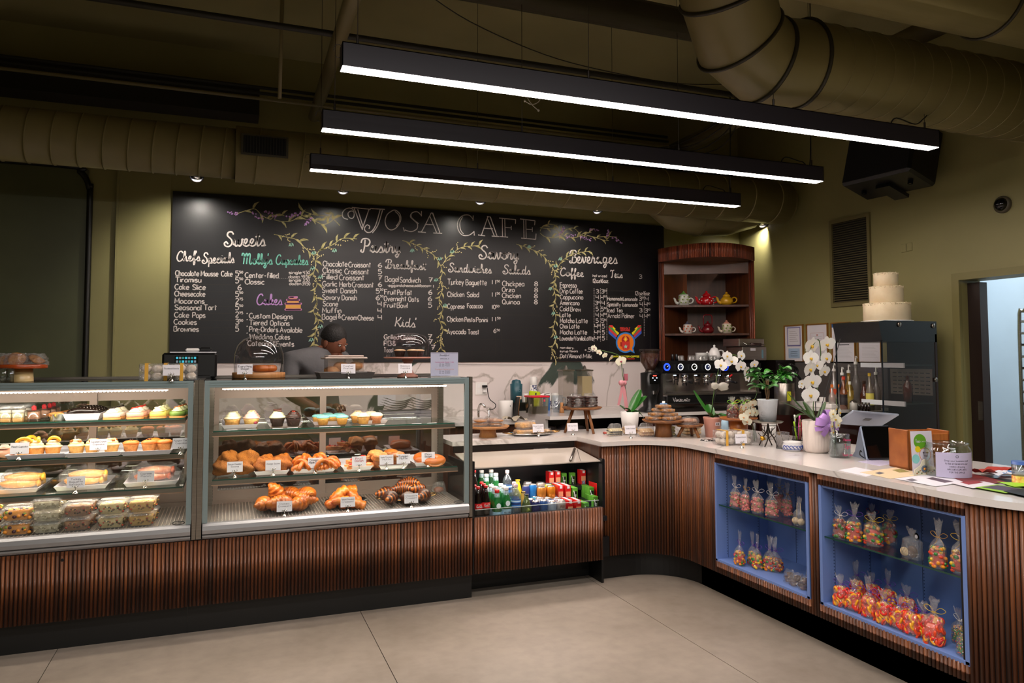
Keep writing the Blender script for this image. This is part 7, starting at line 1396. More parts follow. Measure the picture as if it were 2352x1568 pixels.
# money tree on branch-legged stand
x,y=S(1765,1024,CT);t=thing('branch_stand','round steel stand on dark twisted branch legs with a gold flower, under the plant','plant stand',(x,y,CT));SH=.158
obj('steel_plate',G().lathe([(.0001,SH-.008),(.085,SH-.008),(.096,SH),(.094,SH+.002),(.0001,SH-.003)],36),STEEL,t)
BRM=M('branch_bronze','2a1e16',.5,.4)
for k in range(4):a=2*PI*k/4+.5;obj('branch_leg',G().tube(smooth([(.06*math.cos(a),.06*math.sin(a),0),(.035*math.cos(a+.3),.035*math.sin(a+.3),.05),(.012*math.cos(a),.012*math.sin(a),.09),(.0,0,SH-.008)],4),[.004]*12+[.005],6).tube([(.035*math.cos(a+.3),.035*math.sin(a+.3),.05),(.07*math.cos(a+.9),.07*math.sin(a+.9),.085)],.0025,5).tube([(.02*math.cos(a),.02*math.sin(a),.08),(.05*math.cos(a-.7),.05*math.sin(a-.7),.12)],.0025,5),BRM,t)
GOLD=M('gold_flower','b88a2c',.3,.9)
for p in((-.07,-.03,.055),(.05,-.04,.085)):obj('gold_flower',G().blob(p,(.016,.014,.014),8,6,.5),GOLD,t)
t=thing('money_tree','leafy green money tree in a white textured pot on the branch stand','plant',(x,y,CT+SH+.001));Yq=y
obj('pot',G().lathe([(.0001,0),(.05,0),(.063,.135),(.067,.139),(.06,.141),(.0001,.12)],30),M('white_textured_pot','d4dae0',.55,bump=.4,bs=40),t)
for k in range(3):obj('trunk',G().tube(smooth([(.01*math.cos(k*2.1),.01*math.sin(k*2.1),.12),(.012*math.cos(k*2.1+2),.012*math.sin(k*2.1+2),.19),(.008*math.cos(k*2.1+4),.008*math.sin(k*2.1+4),.26)],5),.005,6),M('trunk_brown','5c4428',.8),t)
lf=strap_leaf(.10,.022,.55);LFM=mesh('leaf',lf,LEAFL);LFD=mesh('leaf',lf,LEAF)
R=random.Random(4)
for k in range(15):
 a=R.uniform(0,2*PI);el=R.uniform(.0,1.2);d=R.uniform(.05,.13);c=Vector((d*math.cos(a)*math.cos(el*.6),d*math.sin(a)*math.cos(el*.6),.22+.09*math.sin(el)+R.uniform(-.03,.03)))
 obj('leaf_stalk',G().tube([(0,0,.2),tuple(c)],.0018,4),STEM,t)
 for j in range(5):b=a+(j-2)*.75;o=obj('leaf',LFM if(k+j)%3 else LFD,None,t,c,rot=(R.uniform(-.3,.3),R.uniform(-.1,.5),b));o.scale=(R.uniform(.7,1.05),)*3
# mesh pen cup, pens, bowl, white container
def meshcup(label,px,py,r,h,mat,pens,z=CT,dy=0):
 x,y=S(px,py,z);y+=dy;x=on(px,py-5,'Y',y).x;t=thing('pen_cup',label,'pen cup',(x,y,z));g=G();n=28
 for k in range(n):a=2*PI*k/n;b=a+.7;g.tube([(r*math.cos(a),r*math.sin(a),0),(r*math.cos(b),r*math.sin(b),h)],.0006,3);b=a-.7;g.tube([(r*math.cos(a),r*math.sin(a),0),(r*math.cos(b),r*math.sin(b),h)],.0006,3)
 obj('wire_mesh',g,mat,t,kind='stuff');obj('rim',G().tube([(r*math.cos(2*PI*k/24),r*math.sin(2*PI*k/24),h)for k in range(24)],.002,5,closed=True),mat,t);obj('base',G().cyl((0,0,0),r,0,.003,24),mat,t)
 return x,y
SLV=M('silver_wire','8c8a8c',.35,.8);x,y=meshcup('silver wire mesh cup with a spoon and stir stick, left of the blue bowl',1798,1030,.04,.10,SLV,())
o=obj('stirring_spoon',G().tube([(x+.02,y,CT+.006),(x-.05,y-.01,CT+.16)],.002,5),STEEL);tag(o,'thin metal spoon leaning in the silver mesh cup','spoon')
x,y=S(1790,1012,CT);t=thing('sugar_crock','white lidded crock behind the silver mesh cup','crock',(x,y+.1,CT));obj('crock',G().lathe([(.0001,0),(.045,0),(.047,.10),(.0001,.10)],24),WHITE,t);obj('lid',G().lathe([(.05,.10),(.05,.112),(.03,.12),(.0001,.122)],24),WHITE,t)
x,y=meshcup('black pen cup with markers, behind the purple bow orchid',1833,1012,.036,.09,BLACKM,(),dy=.02)
for i,(c,dx,dy,tx,h,nm)in enumerate((('a4d82c',-.02,.0,-.012,.125,'lime highlighter'),('18181a',-.005,.01,-.012,.17,'black and white marker'),('d83c9c',.012,.005,.01,.165,'pink highlighter'),('b02430',.022,-.005,.012,.12,'red pen'),('8c6a4c',.004,-.012,.006,.14,'brown pencil'))):
 t=thing('pen',nm+' standing in the black pen cup','pen',(x,y,CT+.004),group='pens in the black cup');p0,p1=Vector((dx*.6,dy,0)),Vector((dx+tx,dy,h));obj('barrel',G().tube([p0,p0+(p1-p0)*.72],.005,8),M('pen_'+c,c,.4),t);obj('pen_cap',G().tube([p0+(p1-p0)*.72,p1],.0058,8),WHC if i==1 else M('pen_'+c),t)
x,y=S(1828,1036,CT);t=thing('blue_white_bowl','white ceramic bowl with a blue painted scroll band','bowl',(x,y+.03,CT));obj('bowl',G().lathe([(.0001,0),(.045,0),(.056,.015),(.058,.03),(.05,.05),(.055,.056),(.05,.056),(.045,.048),(.05,.02),(.0001,.012)],32),WHITE,t);BLU=M('cobalt_blue','2c4c9c',.3)
g=G()
for k in range(9):a=PI+PI*k/8.5;c=(.0592*math.cos(a),.0592*math.sin(a),.026);g.tube([(c[0]*1.0+.009*math.cos(b)*-math.sin(a),c[1]*1.0+.009*math.cos(b)*math.cos(a),c[2]+.009*math.sin(b))for b in[j*.7 for j in range(8)]],.0024,4)
obj('painted_scroll',g.tube([(.058*math.cos(a),.058*math.sin(a),.012)for a in[2*PI*k/24 for k in range(24)]],.0016,4,closed=True),BLU,t,kind='stuff')
# big white orchid with purple bow
x,y=S(1876,1042,CT);y+=.06;x=on(1876,1030,'Y',y).x;t=thing('potted_orchid','tall white moth orchid in a ribbed white pot with a lilac satin bow','orchid',(x,y,CT));Yq=y
obj('ribbed_pot',G().lathe([(.0001,0),(.058,0),(.07,.012),(.076,.05),(.079,.19),(.074,.193),(.07,.17),(.0001,.16)],84,fl=28,flw=.022),M('ribbed_ceramic','dccfc6',.5),t)
leaves(t,((2.7,.26,.02,.25),(3.3,.24,.018,.55),(2.2,.2,.02,-.1),(.3,.14,.018,-.1),(1.4,.16,.02,.0)),.175,M('dark_orchid_leaf','2c4a1c',.4))
obj('stem',G().tube(smooth([(0,0,.16),rel(t,1868,930,Yq),rel(t,1880,880,Yq+.05),rel(t,1885,820,Yq+.03),rel(t,1880,780,Yq),rel(t,1862,800,Yq)],6),.003,6),STEM,t);obj('stake',G().tube([(0,0,.16),rel(t,1930,778,Yq+.02)],.0022,5).tube([(0,0,.16),rel(t,1873,920,Yq)],.003,5),STK,t)
for px,py,r,dy in((1864,793,.060,0),(1899,790,.058,.02),(1862,822,.056,0),(1897,822,.052,.03),(1860,847,.058,0),(1893,852,.048,.04),(1865,876,.062,-.01),(1861,907,.060,-.01),(1876,838,.045,.03),(1841,880,.026,.0),(1840,887,.02,0)):bloom(t,rel(t,px,py,Yq+dy),r,rnd.uniform(-.25,.25),rnd.uniform(.0,.35),rnd.uniform(-.2,.2))
LIL_=M('lilac_satin','b88cd4',.3,coat=.2);c0=Vector((0,-.075,.175));bw_=thing('satin_bow','big lilac satin bow tied on the ribbed white pot','bow',Vector((x,y,CT)))
def loop3(a,R_,w,rise=.0):
 d=Vector((math.cos(a),0,math.sin(a)));q=Vector((-d.z,0,d.x));rows=[]
 for i in range(13):
  t=2*PI*i/12;u=R_*(1-math.cos(t))/2*1.0;bul=.022*math.sin(t);hw=w*(.35+.65*min(1,u/R_*1.6))/2;c=c0+d*u+Vector((0,-bul-.012,0));rows.append([c-q*hw,c+q*hw])
 return G().grid(rows,0,True)
for a,R_,w_ in((PI*.93,.085,.045),(PI*.07,.085,.045),(PI*.5,.085,.04),(PI*.72,.07,.04),(PI*.28,.07,.04),(-PI*.2,.055,.04),(-PI*.75,.055,.04),(-PI*.5,.035,.035)):obj('ribbon_loop',loop3(a,R_,w_),LIL_,bw_)
for s in(-1,1):obj('ribbon_tail',G().ribbon(smooth([c0,c0+Vector((s*.04,-.02,-.02)),c0+Vector((s*.09,-.01,-.028))],4),.026,(0,-1,.2)).ribbon(smooth([c0,c0+Vector((s*.02,-.03,-.03)),c0+Vector((s*.045,-.02,-.065))],4),.03,(0,-1,.2)),LIL_,bw_)
vase_orchid('cut cream orchid in a slim glass vase, right of the ribbed pot',1917,1050,((1920,938,.030),(1912,950,.030),(1928,947,.034),(1920,962,.034),(1910,978,.030),(1924,975,.030),(1913,992,.026)),((1917,1045),(1918,1000),(1915,970),(1922,935),(1920,915)),.115,.022)
x,y=S(1927,1030,CT);t=thing('white_pitcher','tall white mug with a handle behind the slim vase','mug',(x,y+.08,CT));obj('mug_body',G().lathe([(.0001,0),(.036,0),(.04,.02),(.036,.12),(.033,.12),(.033,.01),(.0001,.008)],24),WHITE,t);obj('handle',G().tube(smooth([(.036,0,.10),(.06,0,.105),(.066,0,.08),(.05,0,.055),(.037,0,.05)],4),.005,8),WHITE,t)
# tip jar
x,y=S(1945,1052,CT);y+=.05;t=thing('tip_jar','clear glass jar hand-lettered Tips in pink','jar',(x,y,CT));rj=.058
obj('jar_body',G().lathe([(.0001,0),(rj-.004,0),(rj,.01),(rj,.10),(rj-.006,.112),(rj-.004,.128),(rj-.008,.128),(rj-.010,.112),(rj-.005,.1),(rj-.005,.012),(.0001,.008)],32),JARG,t);obj('rim',G().tube([((rj-.004)*math.cos(2*PI*k/28),(rj-.004)*math.sin(2*PI*k/28),.128)for k in range(28)],.003,5,closed=True),JARG,t);obj('paper_cup',G().lathe([(.0001,.01),(.02,.01),(.027,.08),(.025,.08)],16),M('grey_cup','a8a4a4',.5),t)
PKI=M('pink_marker','d83c74',.5)
for s_,z_,w_,cp in(('Please',.098,.026,.013),('Tips',.055,.022,.024),('Thank you',.014,.036,.013)):write(s_,(-w_-.006,-rj-.002,z_),(w_-.006,-rj-.002,z_),cp,.0022,PKI,t,name='lettering')
# till tablets
x,y=S(2040,1058,CT);t=thing('till_tablet','till stand with a black customer screen leaning below a tilted silver tablet','till',(x,y+.06,CT));t.rotation_euler=(0,0,-.25)
obj('customer_screen',G().box(-.085,.085,-.006,.006,0,.185,b=.006),BLACKG,t,(0,-.03,.006),rot=(-.30,0,0));obj('screen_edge',G().box(-.088,.088,-.002,.012,-.004,.188,b=.006),M('silver_shell','a8b4c8',.3,.5),t,(0,-.022,.004),rot=(-.30,0,0));obj('stand_leg',G().prism([(.03,0),(.15,0),(.12,.03),(.07,.17),(.05,.17)],-.07,.07,ax='x'),M('silver_shell'),t)
tt_=obj('staff_tablet',G().box(-.14,.14,-.095,.095,0,.012,b=.005),M('silver_shell'),t,(-.03,.06,.215),rot=(-.45,.08,0));obj('logo_plate',G().box(-.02,.02,-.02,.01,-.0012,-.0002),M('logo_dark','30343c',.3),tt_);obj('cable',G().tube(smooth([(-.09,.0,.01),(-.12,-.01,.03),(-.11,0,.05),(-.09,.02,.04)],5),.003,6),BLACKP,t)
# wooden napkin holder
x,y=S(2085,1076,CT);x1_,y1_=S(2182,1081,CT);t=thing('napkin_holder','orange-brown wooden box holder full of white napkins','holder',((x+x1_)/2+.02,(y+y1_)/2+.07,CT));t.rotation_euler=(0,0,-.2);w_=.118;d_=.075;h_=.2
obj('wooden_box',G().box(-w_,-w_+.01,-d_,d_,0,h_,b=.002).box(w_-.01,w_,-d_,d_,0,h_-.006,b=.002).box(-w_,w_,-d_,d_,0,.012,b=.002).box(-w_,w_,d_-.01,d_,0,h_-.012,b=.002).box(-w_,-w_+.045,-d_,-d_+.01,0,h_,b=.002).box(-.01,w_,-d_,-d_+.01,0,h_-.02,b=.002).box(-w_+.045,-.01,-d_,-d_+.01,0,.05,b=.002),ORANGEW,t)
for k in range(12):obj('napkin',G().box(-w_+.014,w_-.05,-d_+.014,d_-.014,0,.0095,b=.003),M('napkin_white','e4dcd4',.9),t,(0,rnd.uniform(-.002,.002),.014+.0125*k),rnd.uniform(-.02,.02))
# flyer in a floral holder
x,y=S(2130,1092,CT);t=thing('flyer_holder','white flyer with green, yellow and orange circles in a floral card holder','flyer',(x,y+.02,CT));t.rotation_euler=(0,0,-.12);fw=.062
fl2=obj('flyer',G().box(-fw,fw,-.0006,.0006,0,.205),M('flyer_lilac_white','d4ccd8',.5),t,(-.0,.0,.006),rot=(-.05,.0,0))
def fd_(cx,cz,r,c,dy=0,ring_=False,n=28):obj('printed_ring' if ring_ else 'printed_circle',G().tube([(cx+r*math.cos(2*PI*k/n),-.0015,cz+r*math.sin(2*PI*k/n))for k in range(n)],.0012,4,closed=True)if ring_ else G().prism([(cx+r*math.cos(2*PI*k/n),cz+r*math.sin(2*PI*k/n))for k in range(n)],-.0012-dy,-.0008,ax='y'),M('flyer_'+c,c,.5),fl2)
fd_(-.010,.155,.036,'5c9c1c');fd_(-.026,.118,.015,'e0c818',.0008);fd_(.015,.092,.032,'e08030',0,True);fd_(-.040,.072,.022,'88c8c4',.0002)
write('Vjosa',(-.038,-.003,.15),(-.012,-.003,.15),.018,.0014,CARD,fl2,'c',off=.0005,name='lettering');write('CAFE',(-.010,-.003,.152),(.022,-.003,.151),.005,.0008,CARD,fl2,off=.0005,name='lettering');obj('printed_badge',G().prism([(.002,.105),(.034,.103),(.026,.08),(.010,.081)],-.003,-.0012,ax='y'),M('brown_print'),fl2);write("molly's",(.006,-.0035,.09),(.030,-.0035,.09),.009,.0012,CARD,fl2,off=.0005,name='lettering')
hd=obj('floral_holder',G().prism([(-.07,0),(.066,0),(.066,.022),(.05,.04),(.022,.046),(.018,.068),(.0,.078),(-.018,.07),(-.026,.05),(-.06,.03)],-.012,-.008,ax='y').box(-.07,.066,-.014,.014,0,.006),M('ivory_wood','d4ccb4',.5),t)
for k in range(9):a=2*PI*k/9;obj('painted_petal',G().blob((-.008+.012*math.cos(a),-.014,.032+.012*math.sin(a)),(.006,.002,.006),6,4),M('petal_blue_grey','5c6878',.5),hd)
obj('painted_centre',G().blob((-.008,-.016,.032),(.006,.003,.006),8,5),M('petal_orange','d88c2c',.5),hd)
for k in range(12):obj('painted_leaf',G().blob((-.05+.009*k,-.0138,.012+.006*(k%3)),(.005,.0015,.003),6,4),(M('leaf_rust','a8703c',.5),M('leaf_green_paint','4c6430',.5))[k%2],hd)
# business-card jar
x,y=S(2222,1100,CT);y+=.1;t=thing('card_jar','wide-mouthed clear glass jar with a lilac typed label','jar',(x,y,CT));rj=.102
obj('jar_body',G().lathe([(.0001,0),(rj*.85,0),(rj*.97,.012),(rj,.04),(rj,.115),(rj*.95,.135),(rj*.86,.145),(rj*.9,.158),(rj*.86,.162),(rj*.83,.148),(rj*.92,.132),(rj*.96,.11),(rj*.96,.04),(.0001,.01)],44),JARG,t)
a0,a1=PI*1.06,PI*1.62;lbm=obj('paper_label',G().grid([[((rj+.001)*math.cos(a0+(a1-a0)*k/16),(rj+.001)*math.sin(a0+(a1-a0)*k/16),zz)for k in range(17)]for zz in(.006,.122)],0,True),M('lilac_label','b8b0cc',.5),t)
for i,s_ in enumerate(('Drop your business card','to be entered into our','weekly drawing','WIN DOZEN CUPCAKES','FOR THE OFFICE')):
 st,adv=strokes(s_);g=G();hw_=.0021*len(s_)+.004;zc=.082-.0135*i;am=(a0+a1)/2
 for P in st:g.ribbon([((rj+.0016)*math.cos(am+(p.x/adv*2-1)*hw_/rj),(rj+.0016)*math.sin(am+(p.x/adv*2-1)*hw_/rj),zc+p.y*.0007)for p in P],.0009,(math.cos(am),math.sin(am),0))
 obj('lettering',g,INK,lbm)
g=G();am=(a0+a1)/2;g.tube([((rj+.0018)*math.cos(am+.06*math.cos(b)),(rj+.0018)*math.sin(am+.06*math.cos(b)),.105+.006*math.sin(b))for b in[k*.6 for k in range(11)]],.0008,4);obj('printed_crest',g,INK,lbm)
obj('cards_inside',G().box(-.04,.04,-.02,.03,.012,.02).box(-.02,.06,-.05,.0,.012,.016),M('card_mix','c8a098',.5),t)
x,y=S(2350,1116,CT);t=thing('painted_glass_jar','small glass jar with a painted floral band, cut by the right picture edge','jar',(x+.03,y+.03,CT));obj('jar_body',G().lathe([(.0001,0),(.034,0),(.034,.10),(.031,.10),(.031,.006),(.0001,.006)],24),JARG,t);obj('blue_band',G().cyl((0,0,0),.0345,.09,.104,24),M('band_blue','3c5c9c',.4),t);obj('floral_band',G().cyl((0,0,0),.0345,.01,.04,24),M('band_floral','c84c2c',.4,c2='d8c84c',vs=60),t)
# papers, cloth
def sheet(pts,label,c,name='paper_sheet',dz=.001,cat='paper',decor=()):
 P=[S(a,b,CT)for a,b in pts];o=obj(name,G().prism(P,CT+dz-.0008,CT+dz),M('sheet_'+c,c,.5),None)
 if o.data.polygons[1].normal.z<0:o.data.flip_normals()
 tag(o,label,cat)
 for dp,dc in decor:
  q=[S(a,b,CT)for a,b in dp];e=obj('printed_patch',G().prism(q,CT+dz,CT+dz+.0003),M('sheet_'+dc,dc,.5,var=.3,vs=90),o)
 return o
sheet([(1925,1080),(1965,1073),(2030,1085),(1990,1094)],'white paper sheet at the left of the papers on the worktop','dcd6dc',dz=.0012)
sheet([(1970,1060),(2010,1054),(2062,1063),(2020,1070)],'pale lilac sheet under the till tablet','bcb4cc',dz=.0008)
sheet([(1975,1085),(2058,1074),(2128,1090),(2045,1100)],'cream coloured flyer with leafy drawing, before the napkin holder','dcc4a0',dz=.002,decor=(([(2010,1087),(2020,1084),(2032,1087),(2020,1090)],'6c6870'),([(2050,1080),(2070,1077),(2088,1084),(2066,1086)],'9c9454')))
sheet([(2055,1100),(2150,1088),(2225,1107),(2150,1118)],'white flyer with a photo strip, lying before the floral holder','e0dce4',dz=.003,decor=(([(2128,1100),(2142,1097),(2190,1107),(2170,1110)],'5c4854'),([(2080,1103),(2095,1100),(2108,1104),(2095,1107)],'74707c')))
sheet([(2170,1092),(2230,1088),(2310,1108),(2240,1118)],'dark red paper under the card jar','7c2c2c',dz=.0045)
sheet([(2185,1112),(2260,1108),(2300,1117),(2235,1124)],'small white flyer with a red corner, right of the photo flyer','d8d0d8',dz=.006,decor=(([(2205,1110),(2245,1107),(2258,1111),(2225,1116)],'9c2c34'),))
sheet([(2255,1095),(2352,1105),(2400,1125),(2330,1120)],'black leaflet under the green-edged magazines','1c1a1e',dz=.0022)
sheet([(2240,1123),(2290,1116),(2370,1128),(2310,1136)],'magazine with a lime green border at the counter edge','8cb83c',dz=.008,decor=(([(2255,1123),(2292,1118),(2352,1127),(2312,1132)],'54485c'),))
sheet([(2305,1133),(2352,1126),(2420,1136),(2360,1146)],'dark magazine at the right picture edge','202830',dz=.0105);sheet([(2290,1112),(2350,1115),(2400,1120),(2330,1124)],'lime green paper strip by the painted glass jar','9cd02c',dz=.0125)
x,y=S(2300,1095,CT);t=thing('printed_cloth','folded red and white printed cloth bag behind the card jar','cloth',(x+.02,y+.02,CT+.013));obj('red_fold',G().grid([[(-.12+.03*i,.02*j,.012+.014*math.sin(i*1.1+j))for i in range(9)]for j in range(4)]),M('red_cloth','a83428',.8),t);obj('white_fold',G().grid([[(-.11+.03*i,-.07+.022*j,.005+.008*math.sin(i*.9+j))for i in range(9)]for j in range(5)]),M('white_blue_cloth','d4d4dc',.8,c2='4c7cb8',vs=30,ramp=(.6,.64)),t)
# ================================================================ BACK OF HOUSE
# corner shelf cabinet
Lc,Rc=Vector((4.06,6.43,0)),Vector((4.89,5.985,0));ax_=(Rc-Lc);LW=ax_.length;rzc=math.atan2(ax_.y,ax_.x)
zt_=on(1504,572,'Y',6.43).z;zv=on(1517,603,'Y',6.43).z;zs1,zs2=on(1518,701,'Y',6.43).z,on(1518,766,'Y',6.43).z
cbn=thing('corner_cabinet','tall walnut corner shelf cabinet with a bowed fluted top, holding teapots','cabinet',(Lc.x,Lc.y,0),rzc)
m_=on(1625,552,'Z',zt_);bow_=-((m_-Lc).dot(Vector((-ax_.y,ax_.x,0)).normalized()));bow_=.38
bp_=[(LW*i/24,-bow_*(1-(2*i/24-1)**2))for i in range(25)]
vg=G();slats(bp_,zv,zt_,None,pitch=.0175,joined=vg);obj('fluted_valance',vg,WOODV,cbn,kind='stuff')
vb=G();
for i in range(24):(a,b),(c,d)=bp_[i],bp_[i+1];vb.poly([(a,b+.003,zv),(c,d+.003,zv),(c,d+.003,zt_),(a,b+.003,zt_)])
obj('valance_back',vb,WOODBASE,cbn)
obj('soffit_panel',G().poly([(a,b,zv+.004)for a,b in bp_]+[(LW,.02,zv+.004),(0,.02,zv+.004)]).poly(([(a,b,zt_)for a,b in bp_]+[(LW,.1,zt_),(0,.1,zt_)])[::-1]),M('soffit_walnut','6a4432',.28,c2='54301f',vs=3,stretch=(1,10,1)),cbn)
obj('soffit_face',G().box(.02,LW-.02,.02,.03,zv-.12,zv+.004),M('soffit_walnut'),cbn)
sg_=G()
for x0 in(0,LW-.055):slats([(x0,-.0),(x0+.055,-.0)],1.0,zv if 1 else 0,None,pitch=.0175,joined=sg_);
obj('fluted_stile',sg_,WOODV,cbn,kind='stuff');[obj('stile',G().box(a,a+.055,.003,.03,1.004,zv),WOODH,cbn)for a in(0,LW-.055)]
obj('side_panel',G().poly([(.055,.03,1.004),(.055,.03,zv),(LW*.34,.36,zv),(LW*.34,.36,1.004)]).poly([(LW-.055,.03,1.004),(LW*.76,.36,1.004),(LW*.76,.36,zv),(LW-.055,.03,zv)]),WOODH,cbn)
obj('back_panel',G().poly([(LW*.34,.36,1.004),(LW*.34,.36,zv),(LW*.76,.36,zv),(LW*.76,.36,1.004)]),M('back_walnut','4c2f22',.45,c2='3c2418',vs=3,stretch=(10,10,.5)),cbn)
for z in(zs1,zs2):obj('shelf',G().prism([(.055,.02),(LW-.055,.02),(LW*.76,.36),(LW*.34,.36)],z-.02,z),WOODH,cbn)
def cabp(px,py,z):d=on(px,py,'Z',z);return d
def teapot(px,z,label,c,rs=1.,spout=1,style='round',lid=None,extra=None,sp=None):
 a,b=Lc+Vector((-ax_.y,ax_.x,0)).normalized()*.10,ax_.normalized();d=on(px,700,'Y',6)-Vector((0,0,EYE));den=d.x*b.y-d.y*b.x;s=(a.x*b.y-a.y*b.x)/den;p=Vector((d.x*s,d.y*s,z))
 t=thing('teapot',label,'teapot',p,-.30,group='teapots on the corner cabinet shelves');mt=M('pot_'+c,c,.15,coat=.5);ms=M('pot_'+(sp or c),sp or c,.15,coat=.5);r=.062*rs
 if style=='round':prof=[(.0001,0),(r*.7,0),(r*1.05,r*.45),(r*1.0,r*.95),(r*.55,r*1.45),(.0001,r*1.5)]
 else:prof=[(.0001,0),(r*.85,0),(r*.8,r*1.5),(r*.78,r*1.9),(.0001,r*1.9)]
 obj('body',G().lathe(prof,24,sq=4 if style=='house' else None),mt,t);top=prof[-1][1]
 obj('lid',G().lathe([(r*.6,top-.004),(r*.62,top+.004),(r*.3,top+r*.35),(.008,top+r*.45),(.012,top+r*.6),(.0001,top+r*.7)],20),M('pot_'+lid,lid,.2)if lid else mt,t)
 obj('spout',G().tube(smooth([(-r*.9,0,r*.35),(-r*1.35,0,r*.6),(-r*1.55,0,r*1.15),(-r*1.75,0,r*1.3)],4),[r*.26]*4+[r*.2]*5+[r*.13]*4,8),ms,t)
 if style=='kettle' or extra=='loop':obj('loop_handle',G().tube(smooth([(-r*.7,0,top*.9),(-r*.72,0,top+r*1.5),(0,0,top+r*1.75),(r*.72,0,top+r*1.5),(r*.7,0,top*.9)],4),r*.1,8),mt,t)
 else:obj('handle',G().tube(smooth([(r*.85,0,r*.35),(r*1.5,0,r*.5),(r*1.7,0,r*1.0),(r*1.3,0,r*1.3),(r*.8,0,r*1.05)],4),r*.12,8),ms,t)
 if extra=='dots':
  g=G()
  for k in range(26):a=k*2.4;zz=r*(.2+1.1*(k/26));rr_=r*(1.05 if zz<r else .8);g.blob((rr_*math.cos(a),rr_*math.sin(a),zz),.0055,6,4)
  obj('white_dots',g,WHC,t,kind='stuff')
 if extra in('house','flowers'):
  g=G()
  for k in range(12):a=PI+PI*k/11;g.blob((r*.93*math.cos(a),r*.93*math.sin(a),r*(.5+.5*(k%3))),.008,6,4)
  obj('painted_pattern',g,M('paint_'+(lid or c),dict(house='c8542c',flowers='7c9c38')[extra],.3),t,kind='stuff')
teapot(1570,zs1,'green-topped teapot with a white base and spout, upper shelf left','d8dcd4',.95,style='house',lid='5c9440',extra='flowers');teapot(1623,zs1,'glossy red teapot with white polka dots, upper shelf middle','b8141c',1.1,extra='dots');teapot(1669,zs1,'yellow teapot with a ring lid, upper shelf right','d0a01c',1.0)
teapot(1578,zs2,'white house-shaped teapot with a dark roof and orange front, lower shelf left','dcd4cc',.8,style='house',lid='4c4c5c',extra='house');teapot(1625,zs2,'dark red kettle teapot with a tall loop handle, lower shelf middle','70141c',.95,extra='loop');teapot(1668,zs2,'cream and green patterned square teapot, lower shelf right','d8ccb8',.85,style='house',lid='c88a78',extra='flowers')
# espresso machine
YM=5.68;EZ=1.0035
def mx(px):return on(px,845,'Y',YM).x
mx0,mx1=mx(1518),mx(1752);em=thing('espresso_machine','wide black and chrome espresso machine with glowing round dials','coffee machine',(mx0,YM,EZ));W_=mx1-mx0;zz0=on(1600,857,'Y',YM).z-EZ;zz1=on(1600,828,'Y',YM).z-EZ
obj('hood',G().prism([(0,zz0+.02),(.02,zz0),(.22,zz0),(.28,zz1),(.05,zz1),(.0,zz1-.03)],.02,W_-.02,ax='x'),BLACKP,em);obj('body',G().box(.05,W_-.05,.14,.28,.03,zz0).box(.03,.06,.02,.28,.03,zz0).box(W_-.06,W_-.03,.02,.28,.03,zz0),M('mirror_steel','b4aca6',.12,.95),em)
obj('lower_panel',G().box(.04,W_-.04,-.03,.1,.07,.15,b=.01),BLACKP,em);obj('drip_tray',G().box(.05,W_-.05,-.03,.18,.15,.165),STEEL,em);obj('base_bar',G().box(.04,W_-.04,-.02,.3,.0,.03),STEELD,em)
BLUG=M('blue_dial_glow','1c3cff',.4,emit=3);WHG=M('white_dial_glow','f0ece8',.4,emit=1.4)
for i,px in enumerate((1530,1561.5,1593,1624,1664)):
 p=on(px,842.5,'Y',YM-.012)-em.location;r=.034 if i in(0,4)else .029;dl=obj('dial',G().cyl((0,0,0),r,0,.012,28,b=.002),(BLACKG,M('dial_blue_face','28345c',.3))[i in(1,3)],em,p,rot=(PI/2,0,0),label='glowing blue dial' if i in(0,4)else None)
 obj('dial_ring',G().tube([(r*.93*math.cos(2*PI*k/28),r*.93*math.sin(2*PI*k/28),.013)for k in range(28)],.003,5,closed=True),BLUG if i in(0,4)else WHG,dl)
 if i==0:obj('dial_glow',G().tube([(r*.72*math.cos(2*PI*k/28),r*.72*math.sin(2*PI*k/28),.013)for k in range(28)],.004,5,closed=True),BLUG,dl)
 obj('needle',G().tube([(0,0,.014),(.014,.010,.014)],.0015,4),WHG,dl)
for px in(1572,1622,1672):
 p=on(px,866,'Y',YM+.07)-em.location;gh=obj('group_head',G().cyl((0,0,0),.034,-.02,.025,20,b=.004).cyl((0,0,0),.028,-.05,-.02,20,b=.003),CHROME,em,p);obj('portafilter',G().tube([(0,-.02,-.035),(-.02,-.15,-.045)],.011,8).tube([(-.015,0,-.05),(-.02,0,-.075)],.006,6).tube([(.015,0,-.05),(.02,0,-.075)],.006,6),BLACKP,gh)
for px in(1550,1598,1652):p=on(px,862,'Y',YM+.05)-em.location;obj('work_light',G().cyl((0,0,0),.012,0,.004,12),M('machine_led','dce4ff',.4,emit=6),em,p)
p=on(1675,866,'Y',YM)-em.location;obj('red_lever',G().tube([p,p+Vector((.025,-.01,.025))],.008,8),M('red_lever','c81c24',.3),em)
write('Vinzanto',(.10,-.031,.095),(.28,-.031,.095),.035,.004,WHC,em,'c',off=.001,name='lettering')
CUPW=M('cup_grey_glass','b8b0aa',.2,coat=.4)
for i,px in enumerate((1557,1570,1585,1597,1609,1622,1634,1646)):p=on(px,828,'Y',YM+.1);t=thing('glass_cup','clear glass cup upside down on the espresso machine, '+ORD[i]+' from the left','cup',(p.x,YM+.1+.03*(i%2),EZ+zz1+.001),group='glasses on the espresso machine');part('cup_body','gcup',lambda:G().lathe([(.024,0),(.024,.003),(.020,.045),(.0001,.048)],18),JARG if 0 else GLASS('cup_glass',tint=(.85,.85,.85),refl=.15,edge=.6,alpha=.12),t)
